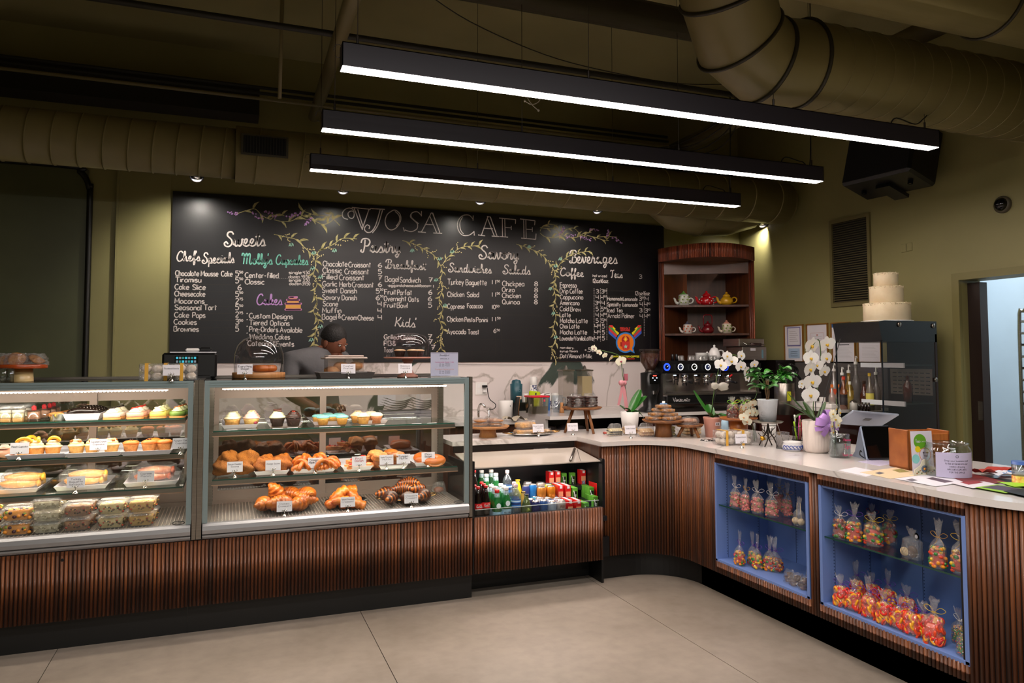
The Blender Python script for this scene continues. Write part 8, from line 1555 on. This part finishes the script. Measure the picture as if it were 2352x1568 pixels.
for i,px in enumerate((1545,1554)):p=on(px,828,'Y',YM+.06);t=thing('tamper','black tamper standing on the espresso machine, '+('left','right')[i],'tamper',(p.x,YM+.06,EZ+zz1+.001),group='black tampers');part('handle','tmp',lambda:G().lathe([(.0001,0),(.014,0),(.011,.03),(.014,.055),(.0001,.06)],12),BLACKP,t)
p=on(1641,826,'Y',YM+.2);t=thing('white_teapot','plain white teapot on top of the espresso machine','teapot',(p.x,YM+.2,EZ+zz1+.001));obj('body',G().lathe([(.0001,0),(.045,0),(.06,.04),(.045,.09),(.03,.115),(.008,.125),(.012,.14),(.0001,.15)],24),WHITE,t);obj('handle',G().tube(smooth([(.05,0,.03),(.095,0,.04),(.10,0,.085),(.07,0,.095),(.04,0,.085)],4),.007,8),WHITE,t);obj('spout',G().tube([(-.05,0,.03),(-.085,0,.08)],[.014,.008],8),WHITE,t)
p=on(1613,826,'Y',YM+.2);t=thing('saucer_stack','stack of white saucers left of the white teapot','saucers',(p.x,YM+.21,EZ+zz1+.001))
for k in range(9):part('saucer','sauc',lambda:G().lathe([(.0001,0),(.045,0),(.062,.007),(.06,.008),(.0001,.003)],24),WHITE,t,(0,0,.008*k))
# grinder
p=on(1494,935,'Y',5.8);t=thing('coffee_grinder','tall black coffee grinder with a brown bean hopper, left of the espresso machine','grinder',(p.x,5.8,EZ));hz_=on(1505,802,'Y',5.8).z-EZ
obj('body',G().lathe([(.0001,0),(.10,0),(.09,.02),(.055,.05),(.055,.14),(.072,.2),(.072,hz_*.62),(.03,hz_*.64),(.0001,hz_*.64)],20,sq=5),BLACKP,t);obj('control_panel',G().box(-.05,.05,-.078,-.072,hz_*.45,hz_*.6),BLACKG,t)
for q,(a,b)in enumerate(((-.02,.02),(.02,.02),(0,0))):obj('indicator',G().box(a-.006,a+.006,-.080,-.078,hz_*.5+b,hz_*.5+b+.008),M('indicator_white','dce8ff',.4,emit=2),t)
obj('indicator',G().box(-.018,.018,-.080,-.078,hz_*.57,hz_*.57+.008),M('indicator_red','ff5040',.4,emit=2),t)
obj('spout',G().cyl((0,-.07,.16),.02,0,.03,14),CHROME,t);obj('hopper',G().lathe([(.035,hz_*.65),(.085,hz_*.8),(.09,hz_-.012)],24),GLASS('hopper',tint=(.75,.65,.6),refl=.08,alpha=.2,col='5c3c30'),t);obj('beans',G().lathe([(.0001,hz_*.66),(.033,hz_*.66),(.08,hz_*.8),(.08,hz_*.93),(.0001,hz_*.94)],20),M('coffee_beans','4c2c20',.7,bump=.8,bs=90),t);obj('lid',G().cyl((0,0,hz_-.012),.096,0,.014,24),M('smoke_lid','2c2624',.2),t);obj('collar',G().cyl((0,0,0),.045,hz_*.63,hz_*.66,20),STEEL,t)
# steel box + dark unit, steel urn
p=on(1716,830,'Y',5.80);t=thing('steel_press','stainless steel panini press with a brown handle, above the right end of the espresso machine','press',(p.x,5.82,EZ+zz1+.001));obj('lower_body',G().box(-.13,.15,-.12,.12,0,.13,b=.006),STEEL,t);obj('upper_plate',G().box(-.17,.12,-.125,.12,.13,.205,b=.004),STEEL,t);obj('handle',G().tube([(-.07,-.16,.15),(.05,-.16,.15)],.014,10),M('brown_grip','3c2824',.4),t);obj('handle_arm',G().tube([(-.13,-.13,.17),(-.12,-.16,.15),(.1,-.16,.15)],.006,8),CHROME,t);obj('paper_label',G().box(-.04,.02,-.1215,-.1205,.09,.115),CARD,t);obj('blue_tag',G().box(.09,.11,-.1215,-.1205,.02,.10),M('tag_blue','6c98a8',.4),t)
t=thing('undercounter_unit','tall black equipment box right of the espresso machine, under the steel press','equipment',(5.05,5.9,EZ));obj('cabinet',G().box(-.11,.12,-.14,.2,0,.46),M('unit_black','1c1716',.25,.4),t);obj('door_panel',G().box(-.09,.1,-.146,-.14,.05,.4),M('unit_steel','6c6460',.25,.9),t)
x,y=S(1802,938,1.0);t=thing('steel_urn','stainless urn with black lid handles behind the money tree','urn',(4.45,on(1802,900,'X',4.45).y,1.0035));t.location.z=EZ;obj('urn_body',G().cyl((0,0,0),.085,0,.27,28,b=.004),STEEL,t);obj('black_collar',G().cyl((0,0,0),.088,.27,.31,28,b=.004),BLACKP,t)
for s in(0,1):obj('handle',G().tube(smooth([(-.08+.14*s,-.03,.3),(-.04+.14*s,-.05,.38),(-.10+.12*s,-.04,.43)],4),.013,8),BLACKP,t)
obj('lever',G().tube(smooth([(.06,-.05,.36),(.12,-.06,.30),(.13,-.06,.22)],4),.012,8),BLACKP,t);obj('yellow_note',G().box(-.05,-.01,-.089,-.087,.12,.2),M('note_yellow','d8dc2c',.6),t)
# --- back counter things
BZ=.9505
def at_(px,Y):return on(px,900,'Y',Y).x
t=thing('tea_tin','large dark teal domed tea canister with a cream label','canister',(at_(1184,6.4),6.38,EZ if 0 else BZ+.13));obj('tin',G().lathe([(.0001,0),(.054,0),(.058,.17),(.045,.172),(.044,.19),(.035,.205),(.0001,.212)],28),M('teal_tin','24505c',.35),t);obj('label',G().box(-.02,.03,-.0585,-.056,.03,.06),M('tin_label','d0b8a4',.5),t);obj('printed_logo',G().tube([(.01+.012*math.cos(k*.8),-.0585,.11+.012*math.sin(k*.8))for k in range(9)],.001,4),M('logo_pale','8ca8b0',.5),t)
o=obj('wooden_riser',G().box(-.09,.09,-.08,.08,0,.128),BLACKP,None,(at_(1190,6.4),6.42,BZ));tag(o,'black box under the teal tea canister','box')
t=thing('white_bin','white oval container left of the tea canister','container',(at_(1161,6.3),6.3,BZ));obj('body',G().lathe([(.0001,0),(.062,0),(.065,.15),(.06,.155),(.0001,.15)],28,sq=3),WHITEM,t);obj('keyhole',G().box(.02,.024,-.067,-.065,.10,.115),BLACKP,t)
t=thing('cutting_board','black board edged in wood leaning behind the white container','board',(at_(1181,6.25),6.22,BZ),rot=(.1,.05,.9));obj('board',G().box(-.05,.05,-.006,.006,0,.19,b=.002),BLACKP,t);obj('wood_edge',G().box(.05,.056,-.008,.008,0,.19),BAMBOO,t)
t=thing('faucet','curved chrome sink faucet','faucet',(at_(1099,6.3),6.3,BZ));obj('spout',G().tube(smooth([(0,0,0),(0,0,.08),(.01,-.02,.125),(.035,-.04,.12),(.045,-.045,.095)],5),.011,10),CHROME,t);t=thing('soap_tap','small chrome side tap beside the faucet','tap',(at_(1121,6.3),6.28,BZ));obj('tap',G().lathe([(.0001,0),(.018,0),(.01,.02),(.008,.09),(.0001,.092)],14).tube([(0,0,.09),(-.0,-.035,.085)],.006,8),CHROME,t)
p=on(1105,892,'Y',6.585);t=thing('power_outlet','white double power outlet with two plugs on the marble splash','outlet',(p.x,6.585,p.z));obj('plate',G().box(-.058,.058,-.006,0,-.058,.058,b=.002),WHITEM,t);obj('socket',G().box(-.04,-.01,-.008,-.006,.008,.045).box(-.04,-.01,-.008,-.006,-.045,-.008).box(.012,.042,-.008,-.006,.008,.045).box(.012,.042,-.008,-.006,-.045,-.008),WHC,t);obj('black_plug',G().box(.005,.05,-.045,-.008,.012,.032,b=.003),BLACKP,t);obj('white_plug',G().box(.01,.04,-.04,-.008,-.035,-.012,b=.003),WHC,t)
pipe('charger_cable',smooth([on(1119,890,'Y',6.53),on(1124,915,'Y',6.55),on(1138,928,'Y',6.5),on(1135,938,'Y',6.5),on(1120,942,'Y',6.45)],5),.004,'thin black charger cord hanging from the outlet','cord',BLACKP,6)
TIN=M('pattern_tin','e0dcd8',.4);DOTB=M('navy_dots','26305c',.4,c2='e0dcd8',vs=55,ramp=(.46,.5))
for i,(px,Y,z,l)in enumerate(((1225,6.48,EZ+.155,'top one stacked above the others'),(1206,6.45,EZ,'left of the row'),(1224,6.5,EZ,'second in the row'),(1243,6.45,EZ,'middle of the row'),(1259,6.5,EZ,'fourth in the row'),(1275,6.45,EZ,'right end of the row'))):
 t=thing('patterned_tin','white tea tin with a navy dotted band, '+l,'tin',(at_(px,Y),Y,z),group='navy dotted tea tins');part('tin','ptin',lambda:G().lathe([(.0001,0),(.034,0),(.034,.14),(.031,.142),(.031,.152),(.0001,.152)],22),TIN,t);part('dotted_band','ptb',lambda:G().cyl((0,0,0),.0345,.008,.075,22),DOTB,t)
t=thing('lime_pouch','bright lime green pouch leaning behind the red-lidded tub','pouch',(at_(1222,6.25),6.22,EZ),rot=(-.1,.12,0));obj('pouch',G().box(-.055,.055,-.012,.012,0,.185,b=.008),M('lime_foil','b4c81c',.3),t);obj('dark_badge',G().box(0,.014,-.0135,-.012,.15,.17),INK,t)
t=thing('dark_carton','narrow black box with a printed emblem beside the lime pouch','box',(at_(1189,6.1)+.12,6.1,EZ));obj('box',G().box(-.025,.025,-.02,.02,0,.135),BLACKP,t);obj('emblem',G().cyl((0,0,0),.009,0,.001,14),CARD,t,(0,-.0215,.07),rot=(PI/2,0,0));obj('text_block',G().box(-.018,.018,-.021,-.0201,.02,.05),M('text_grey','9c9490',.6),t)
t=thing('red_lidded_tub','square clear tub of dark cold brew with a bright red lid','tub',(at_(1230,6.05),6.02,EZ));obj('tub',G().lathe([(.0001,0),(.105,0),(.115,.14)],4,a0=PI/4),GLASS('tub_smoke',tint=(.85,.82,.7),refl=.08,alpha=.15,col='a8a080'),t);obj('cold_brew',G().lathe([(.0001,.003),(.10,.003),(.105,.065),(.0001,.065)],4,a0=PI/4,sm=False),COLAG,t);obj('lid',G().box(-.088,.088,-.088,.088,.14,.155,b=.005),M('bright_red_lid','d01430',.35),t);obj('sticker',G().box(.03,.045,-.083,-.081,.105,.125),M('sticker_red','c83c44',.5),t)
for i,(px,c,l)in enumerate(((1238,'6c5c50','grey-brown'),(1255,'1c5ca0','blue'))):t=thing('lidded_jar','small '+l+' filled jar with a metal clasp lid behind the red-lidded tub','jar',(at_(px,6.3),6.3,EZ));obj('jar',G().cyl((0,0,0),.032,0,.12,18),M('jarfill_'+c,c,.3),t);obj('clasp_lid',G().cyl((0,0,0),.034,.12,.14,18,b=.003).tube([(-.034,0,.12),(-.03,-.03,.15),(.02,-.03,.16)],.003,5),STEELD,t)
t=thing('clear_jug','clear plastic measuring jug with a handle right of the red-lidded tub','jug',(at_(1278,6.1),6.08,EZ));obj('jug',G().lathe([(.0001,0),(.042,0),(.05,.15)],24),CLRB,t);obj('handle',G().tube(smooth([(.048,0,.13),(.08,0,.12),(.07,0,.05),(.045,0,.04)],4),.006,6),CLRB,t)
t=thing('wooden_muddler','pale wooden-topped pepper mill before the dispensers','mill',(at_(1288,6.0),5.98,EZ));obj('mill_body',G().lathe([(.0001,0),(.022,0),(.018,.04),(.012,.06),(.014,.09),(.0001,.092)],16),BAMBOO,t)
for i,(px,l,c)in enumerate(((1300,'empty',None),(1343,'filled with pale lemonade','c8b888'))):
 t=thing('drink_dispenser','tall clear square drink dispenser, '+l,'dispenser',(at_(px,6.3),6.3,EZ));hh_=on(px,852,'Y',6.3).z-EZ;obj('vessel',G().lathe([(.0001,.06),(.078,.06),(.078,hh_)],4,a0=PI/4,sm=False),GLASS('dispenser_clear',tint=(.88,.86,.84),refl=.1,alpha=.12,col='b0a8a4'),t);obj('chrome_lid',G().lathe([(.088,hh_),(.088,hh_+.014),(.02,hh_+.02),(.01,hh_+.05),(.0001,hh_+.055)],4,a0=PI/4,sm=False),STEEL,t);obj('base',G().box(-.06,.06,-.06,.06,0,.058),STEELD,t);obj('spigot',G().tube([(0,-.055,.08),(0,-.09,.08),(0,-.09,.05)],.008,8),CHROME,t)
 if c:obj('lemonade',G().box(-.05,.05,-.05,.05,.065,hh_*.87),M('lemonade',c,.3),t)
for i,(px,c)in enumerate(((1262,'a89ca0'),(1298,'8c848c'),(1325,'9c9498'),(1240,'7c2838'))):t=thing('bagged_supplies','crumpled clear bag of supplies under the raised back counter, '+ORD[i]+' of four','bag',(at_(px,5.95),5.95+.05*(i%2),.8005),group='bags under the raised counter');obj('bag_body',G().blob((0,0,.05),(.075,.06,.05),12,8,.25,seed=i),M('bagc_'+c,c,.3,bump=.6,bs=20),t)
o=tag(obj('pink_note',G().box(-.024,.024,-.002,0,-.035,.035),M('pink_paper','d87888',.6),None,on(1437,866,'Y',6.584)),'pink sticky note on the marble behind the orchid stem','note')
# folded cloth, plates, sheet seen through the right case
t=thing('folded_cloth','crumpled cream cloth behind the silver tray','cloth',(at_(1188,6.05)-.05,5.98,BZ));obj('cloth',G().grid([[(-.1+.022*i,-.06+.03*j,.02+.022*math.sin(i*1.3+j*.9)*math.cos(j))for i in range(10)]for j in range(5)]),M('cream_cloth','b8ac98',.9),t)
for s_,px in enumerate((905,965)):
 for k in range(5):t=thing('stacked_platter',f"white black-rimmed curved platter, {ORD[k]} from the bottom of the {('left', 'right')[s_]} stack",'platter',(at_(px,6.1)+.01*k,6.15,1.06+.018*k),group='stacked platters behind the right case');part('platter','curvp',lambda:G().grid([[(-.11+.022*i,y_,.03*((i-5)/5)**2)for i in range(11)]for y_ in(-.09,.09)]).grid([[(-.11+.022*i,-.091,.03*((i-5)/5)**2-.001+.005*q)for i in range(11)]for q in(0,1)],1),[WHITE,BLACKP],t)
for k in range(4):t=thing('stacked_tray','white rectangular tray in the pile behind the right case, '+ORD[k]+' from the bottom','tray',(at_(935,6.1),6.15,BZ+.026*k),group='white trays stacked behind the right case');part('tray_body','sttr',lambda:tray_g(.42,.22,.024),MELA,t)
o=tag(obj('posted_sheet',G().box(-.08,.08,-.002,0,-.075,.075),CARD,None,on(888,912,'Y',6.584)),'white printed sheet taped to the marble, seen through the right case','paper')
# --- right back counter: syrups
RZ_=1.0705
def rb(px):return on(px,936,'Z',RZ_)
def syrup(px,dy,h,c,label,pump=True,r=.034,cap=None,labc=None,glass=False):
 p=rb(px);X=4.68+dy;q=on(px,936,'X',X);t=thing('syrup_bottle',label,'bottle',(X,q.y,RZ_),group='bottles on the right back counter');mt=GLASS('syr_'+c,tint=tuple(x*.6+.4 for x in lin(c)[:3]),refl=.12,alpha=.45,col=c)
 obj('bottle_body',G().lathe([(.0001,0),(r,0),(r,h*.55),(r*.4,h*.78),(r*.36,h),(.0001,h)],18),mt,t)
 if labc:obj('bottle_label',G().cyl((0,0,0),r+.0006,h*.15,h*.5,18),M('slab_'+labc,labc,.5),t)
 if pump:obj('pump',G().lathe([(.016,h),(.016,h+.02),(.006,h+.025),(.005,h+.07),(.0001,h+.07)],12).tube([(0,0,h+.065),(-.02,-.03,h+.065),(-.03,-.045,h+.055)],.006,6),WHITEM,t)
 elif cap:obj('cap',G().cyl((0,0,0),r*.42,h,h+.025,12),M('scap_'+cap,cap,.4),t)
for a in((1917,.2,.30,'b8b0a8','tall clear syrup bottle with white pump, beside the orchid',True,.034,None,'c8502c'),(1936,.12,.27,'28202c','dark syrup bottle with white pump'),(1951,.15,.29,'b89030','golden syrup bottle with white pump',True,.034,None,'c89c28'),(1968,.32,.36,'a8a09c','tallest clear syrup bottle with white pump at the wall',True,.034),(1939,-.0,.24,'a8581c','amber liquor bottle with a black label in front',False,.032,'c03c28','241c1c'),(1953,.03,.2,'c8ac4c','yellow oil bottle behind the amber one',False,.026,'e0dcd4',None),(1999,.1,.27,'b0a494','clear syrup bottle with a yellow label, right group',False,.03,'c8a83c','c8bc58'),(1986,.28,.2,'8c3c24','red-brown square bottle at the wall',False,.034,'3c2820',None),(2014,.18,.28,'9c9490','clear pump bottle near the merchandiser glass',True,.03),(1912,.02,.17,'c8c0b8','clear jar with orange top, left',False,.028,'d8702c',None),(1926,.06,.17,'c0b8b0','clear jar with orange top, right',False,.028,'d8702c',None)):syrup(*a)
for i in range(5):X=4.64;q=on(1966+7.4*i,930,'X',X);t=thing('sample_vial','tiny dark bottle with a silver cap in the row of five, '+ORD[i],'bottle',(X,q.y,RZ_),group='row of tiny dark bottles');part('vial','vial',lambda:G().cyl((0,0,0),.011,0,.055,12,b=.002),COLAG,t);part('cap','vcap',lambda:G().cyl((0,0,0),.009,.055,.07,12),STEEL,t)
q=on(1961,937,'X',4.62);t=thing('sugar_shaker','squat glass jar with a knob lid before the yellow oil bottle','jar',(4.62,q.y,RZ_));obj('jar',G().cyl((0,0,0),.03,0,.065,18,b=.004),M('pale_jar','a8a49c',.2,coat=.4),t);obj('knob_lid',G().lathe([(.03,.065),(.02,.08),(.006,.085),(.0001,.095)],16),STEEL,t)
q=on(1845,936,'X',4.66);t=thing('white_tray_box','low white drip tray with small cups behind the tall orchid','tray',(4.74,q.y-.1,RZ_));obj('tray_body',G().box(-.1,.1,-.24,.2,0,.035,b=.004),WHITEM,t);obj('paper_cups',G().cyl((.02,.12,0),.04,.036,.15,18).cyl((.02,-.02,0),.025,.036,.08,18),WHITEM,t,kind='stuff')
# --- merchandiser with the cake on top
X0,X1,Y0_,Y1_,ZT=4.42,5.0,4.06,4.50,1.765;mc_=thing('merchandiser','tall black open-front drinks merchandiser with glass sides at the right wall','merchandiser',(0,0,0))
obj('top_box',G().box(X0+.06,X1,Y0_,Y1_,ZT-.16,ZT-.003).prism([(X0,ZT-.012),(X0+.06,ZT-.003),(X0+.06,ZT-.16),(X0+.03,ZT-.155)],Y0_,Y1_,ax='y'),M('merch_black','121214',.2),mc_)
obj('side_glass',G().poly([(X0+.03,Y0_+.004,.5),(X1,Y0_+.004,.5),(X1,Y0_+.004,ZT-.02),(X0+.03,Y0_+.004,ZT-.02)]),GLASS('smoked_side',tint=(.6,.57,.55),refl=.06,edge=.3),mc_);obj('side_glass',G().poly([(X0+.03,Y1_-.004,.5),(X1,Y1_-.004,.5),(X1,Y1_-.004,ZT-.02),(X0+.03,Y1_-.004,ZT-.02)]),PANE,mc_)
obj('glass_edge',G().box(X0+.024,X0+.034,Y0_,Y0_+.008,.5,ZT-.15).box(X0+.024,X0+.034,Y1_-.008,Y1_,.5,ZT-.15),BLACKG,mc_);obj('rear_panel',G().box(X1-.02,X1,Y0_,Y1_,0,ZT-.1),M('merch_back','2a1c18',.45),mc_);obj('lower_cabinet',G().box(X0+.06,X1,Y0_,Y1_,0,.62),M('merch_brown','2a1712',.3),mc_)
obj('perforated_panel',G().box(X1-.024,X1-.02,Y0_+.03,Y1_-.03,1.20,1.40),M('pale_steel_panel','9c9084',.4,.5),mc_);g=G()
for i in range(6):
 for j in range(7):g.box(X1-.0255,X1-.024,Y0_+.05+.05*j,Y0_+.085+.05*j,1.215+.03*i,1.221+.03*i)
obj('vent_slots',g,BLACKG,mc_,kind='stuff')
for(px,py)in((2066,745),(2144,748),(2150,872)):p=on(px,py,'Y',Y0_-.004);obj('standoff_bolt',G().cyl((0,0,0),.018,0,.012,18,b=.003),STEEL,mc_,(p.x,Y0_,p.z),rot=(PI/2,0,0))
for i,py in enumerate((839,928,1006)):
 z=on(2079,py,'X',4.68).z;obj('shelf',G().box(4.69,X1-.03,Y0_+.02,Y1_-.02,z-.005,z+.005),SHELFG,mc_);obj('price_rail',G().box(4.676,4.69,Y0_+.02,Y1_-.02,z-.018,z+.018),M('white_price_rail','d8dce0',.4),mc_)
t=thing('amber_bottle','amber bottle on the middle shelf of the merchandiser','bottle',(4.85,4.2,on(2079,928,'X',4.68).z+.006));obj('bottle_body',G().lathe([(.0001,0),(.034,0),(.034,.12),(.013,.16),(.013,.2),(.0001,.2)],16),M('amber_glass','5c2c18',.15,coat=.4),t)
zc_=ZT;p=on(2046,735,'Z',zc_);cxx,cyy=min(p.x,4.74),4.27;CK=M('ivory_buttercream','e4d4b4',.6,c2='d8c4a0',vs=8,bump=.15,bs=25,sub=.1)
t=thing('tiered_cake','three-tier ivory wedding cake on top of the black merchandiser','cake',(4.735,cyy,zc_));obj('cake_board',G().cyl((0,0,0),.185,0,.006,48),WHC,t);zb_=.006
for r,h,nm in((.166,.136,'bottom'),(.119,.130,'middle'),(.087,.104,'top')):
 tr_=obj('cake_tier',G().cyl((0,0,zb_),r,0,h,44,b=.006),CK,t);g=G();R=random.Random(1)
 for k in range(int(r*900)):a=R.uniform(0,2*PI);d=R.uniform(0,.018);g.blob((r*1.003*math.cos(a),r*1.003*math.sin(a),zb_+h-d),(.004,.004,.003),5,4)
 obj('crumb_edge',g,CK,tr_,kind='stuff');zb_+=h
# --- bakers' rack in the cold room
p=on(2341,900,'X',6.0);rk=thing('bakers_rack','tall steel bakers rack in the cold room beyond the doorway','rack',(6.0,p.y-.62,0))
obj('rack_frame',G().tube(smooth([(0,.6,.08),(0,.6,1.7),(0,.56,1.86),(0,.46,1.9),(0,.14,1.9),(0,.04,1.86),(0,0,1.7),(0,0,.08)],4),.014,8).tube(smooth([(.45,.6,.08),(.45,.6,1.7),(.45,.56,1.86),(.45,.46,1.9),(.45,.14,1.9),(.45,.04,1.86),(.45,0,1.7),(.45,0,.08)],4),.014,8),STEEL,rk)
for k in range(17):part('rack_runner','rrun',lambda:G().box(.0,.02,0,.6,0,.006).box(.43,.45,0,.6,0,.006).box(0,.45,.59,.60,0,.02),STEEL,rk,(0,0,.25+.095*k))
for k in(2,5,9,12,14):part('baking_tray','btray',lambda:G().box(.02,.43,.02,.58,0,.018),M('baking_tray_dark','4c4c50',.4,.8),rk,(0,0,.258+.095*k))
# ================================================================ THE BARISTA
YH=5.62;hc=on(768,786,'Y',YH);PX=hc.x
SKIN=M('brown_skin','7c4a34',.55,sub=.1,var=.08,vs=10);SHIRT=M('grey_shirt','5c5a5c',.85,var=.15,vs=12,bump=.2,bs=30);HAIR=M('black_hair','100c0a',.7,bump=.6,bs=80);APR=M('dark_trousers','1c1a1e',.8)
pr_=thing('person','person in a grey shirt leaning over a tub behind the right case','person',(PX-.02,YH,0),.25)
def skin(name,V,E,mat,root=0,lv=2,parent=pr_):
 me=bpy.data.meshes.new(name);me.from_pydata([v[:3]for v in V],E,[]);o=bpy.data.objects.new(name,me);COL.objects.link(o);o.parent=parent;me.materials.append(mat)
 md=o.modifiers.new('skin','SKIN');md.use_smooth_shade=True
 for i,v in enumerate(V):
  s=me.skin_vertices[0].data[i];s.radius=(v[3],v[4]if len(v)>4 else v[3]);s.use_root=i==root
 o.modifiers.new('subsurf','SUBSURF').levels=lv;o.modifiers['subsurf'].render_levels=lv;return o
hz=hc.z
# local frame: -y faces the camera; the right hand (viewer's right) rests on the tub
A0=[(0,.14,.95,.15,.11),(-.04,.12,1.16,.14,.10),(-.09,.08,1.34,.16,.11),(-.11,.03,1.49,.15,.10),(-.04,-.0,1.55,.055,.055),(0,-.03,hz-.08,.055,.055),(-.29,.0,1.475,.065),(-.34,-.04,1.24,.045),(-.16,-.20,1.12,.034),(-.10,-.30,1.16,.028),(.07,.0,1.47,.065),(.20,-.08,1.26,.045),(.22,-.26,1.26,.034),(.17,-.38,1.34,.028),(-.09,.14,.90,.10),(-.10,.12,.50,.065),(-.10,.15,.09,.045),(.09,.14,.90,.10),(.10,.12,.50,.065),(.10,.15,.09,.045)]
skin('body',A0,[(0,1),(1,2),(2,3),(3,4),(4,5),(3,6),(6,7),(7,8),(8,9),(3,10),(10,11),(11,12),(12,13),(0,14),(14,15),(15,16),(0,17),(17,18),(18,19)],SKIN)
skin('shirt',[(0,.14,.92,.185,.135),(-.04,.12,1.16,.17,.125),(-.09,.08,1.34,.19,.13),(-.11,.03,1.48,.17,.115),(-.06,.01,1.525,.085,.08),(-.30,.0,1.48,.085),(-.335,-.03,1.31,.066),(.08,.0,1.475,.085),(.17,-.06,1.32,.066)],[(0,1),(1,2),(2,3),(3,4),(3,5),(5,6),(3,7),(7,8)],SHIRT)
skin('trousers',[(0,.14,.95,.16,.12),(-.10,.14,.86,.12),(-.10,.12,.5,.085),(-.10,.15,.10,.07),(.10,.14,.86,.12),(.10,.12,.5,.085),(.10,.15,.10,.07)],[(0,1),(1,2),(2,3),(0,4),(4,5),(5,6)],APR)
for s,hp in((-1,(-.10,-.30,1.16)),(1,(.17,-.38,1.34))):
 V=[(*hp,.026,.02),(hp[0]-s*.01,hp[1]-.06,hp[2]-.0,.036,.016)];E=[(0,1)]
 for f,(dx_,ln)in enumerate(((-.026,.05),(-.009,.06),(.009,.056),(.024,.044))):n_=len(V);V+=[(V[1][0]+dx_,V[1][1]-.03,V[1][2],.0095),(V[1][0]+dx_*1.1,V[1][1]-.03-ln*.5,V[1][2]-.012,.0088),(V[1][0]+dx_*1.1,V[1][1]-.03-ln*.8,V[1][2]-.035,.0075)];E+=[(1,n_),(n_,n_+1),(n_+1,n_+2)]
 n_=len(V);V+=[(hp[0]-s*.04,hp[1]-.035,hp[2]-.008,.011),(hp[0]-s*.055,hp[1]-.07,hp[2]-.025,.0095)];E+=[(0,n_),(n_,n_+1)]
 skin('hand',V,E,SKIN)
sh_=[obj('shoe',G().blob((s*.10,.08,.045),(.05,.13,.045),14,8),BLACKP,pr_)for s in(-1,1)]
hd_=obj('head',(lambda g:[g.blob((0,0,0),(.078,.098,.118),28,20),g.blob((0,-.03,-.075),(.052,.06,.045),18,10),g.blob((0,-.10,-.018),(.014,.022,.022),10,8),g.blob((0,-.092,-.062),(.026,.012,.006),10,6),g.blob((0,-.092,-.071),(.022,.012,.006),10,6),g.blob((-.08,.005,-.015),(.01,.02,.032),10,8),g.blob((.08,.005,-.015),(.01,.02,.032),10,8),g.blob((-.03,-.088,.018),(.022,.012,.006),10,6),g.blob((.03,-.088,.018),(.022,.012,.006),10,6)][0])(G()),SKIN,pr_,(0,-.04,hz),rot=(.35,0,.5))
for s in(-1,1):obj('eye',G().blob((s*.03,-.086,.004),(.012,.009,.008),10,8),WHC,hd_);obj('pupil',G().blob((s*.03,-.093,.002),(.005,.004,.005),8,6),BLACKG,hd_)
obj('hair',G().blob((0,.014,.035),(.088,.102,.105),26,16,.03,flatb=.25),HAIR,hd_)
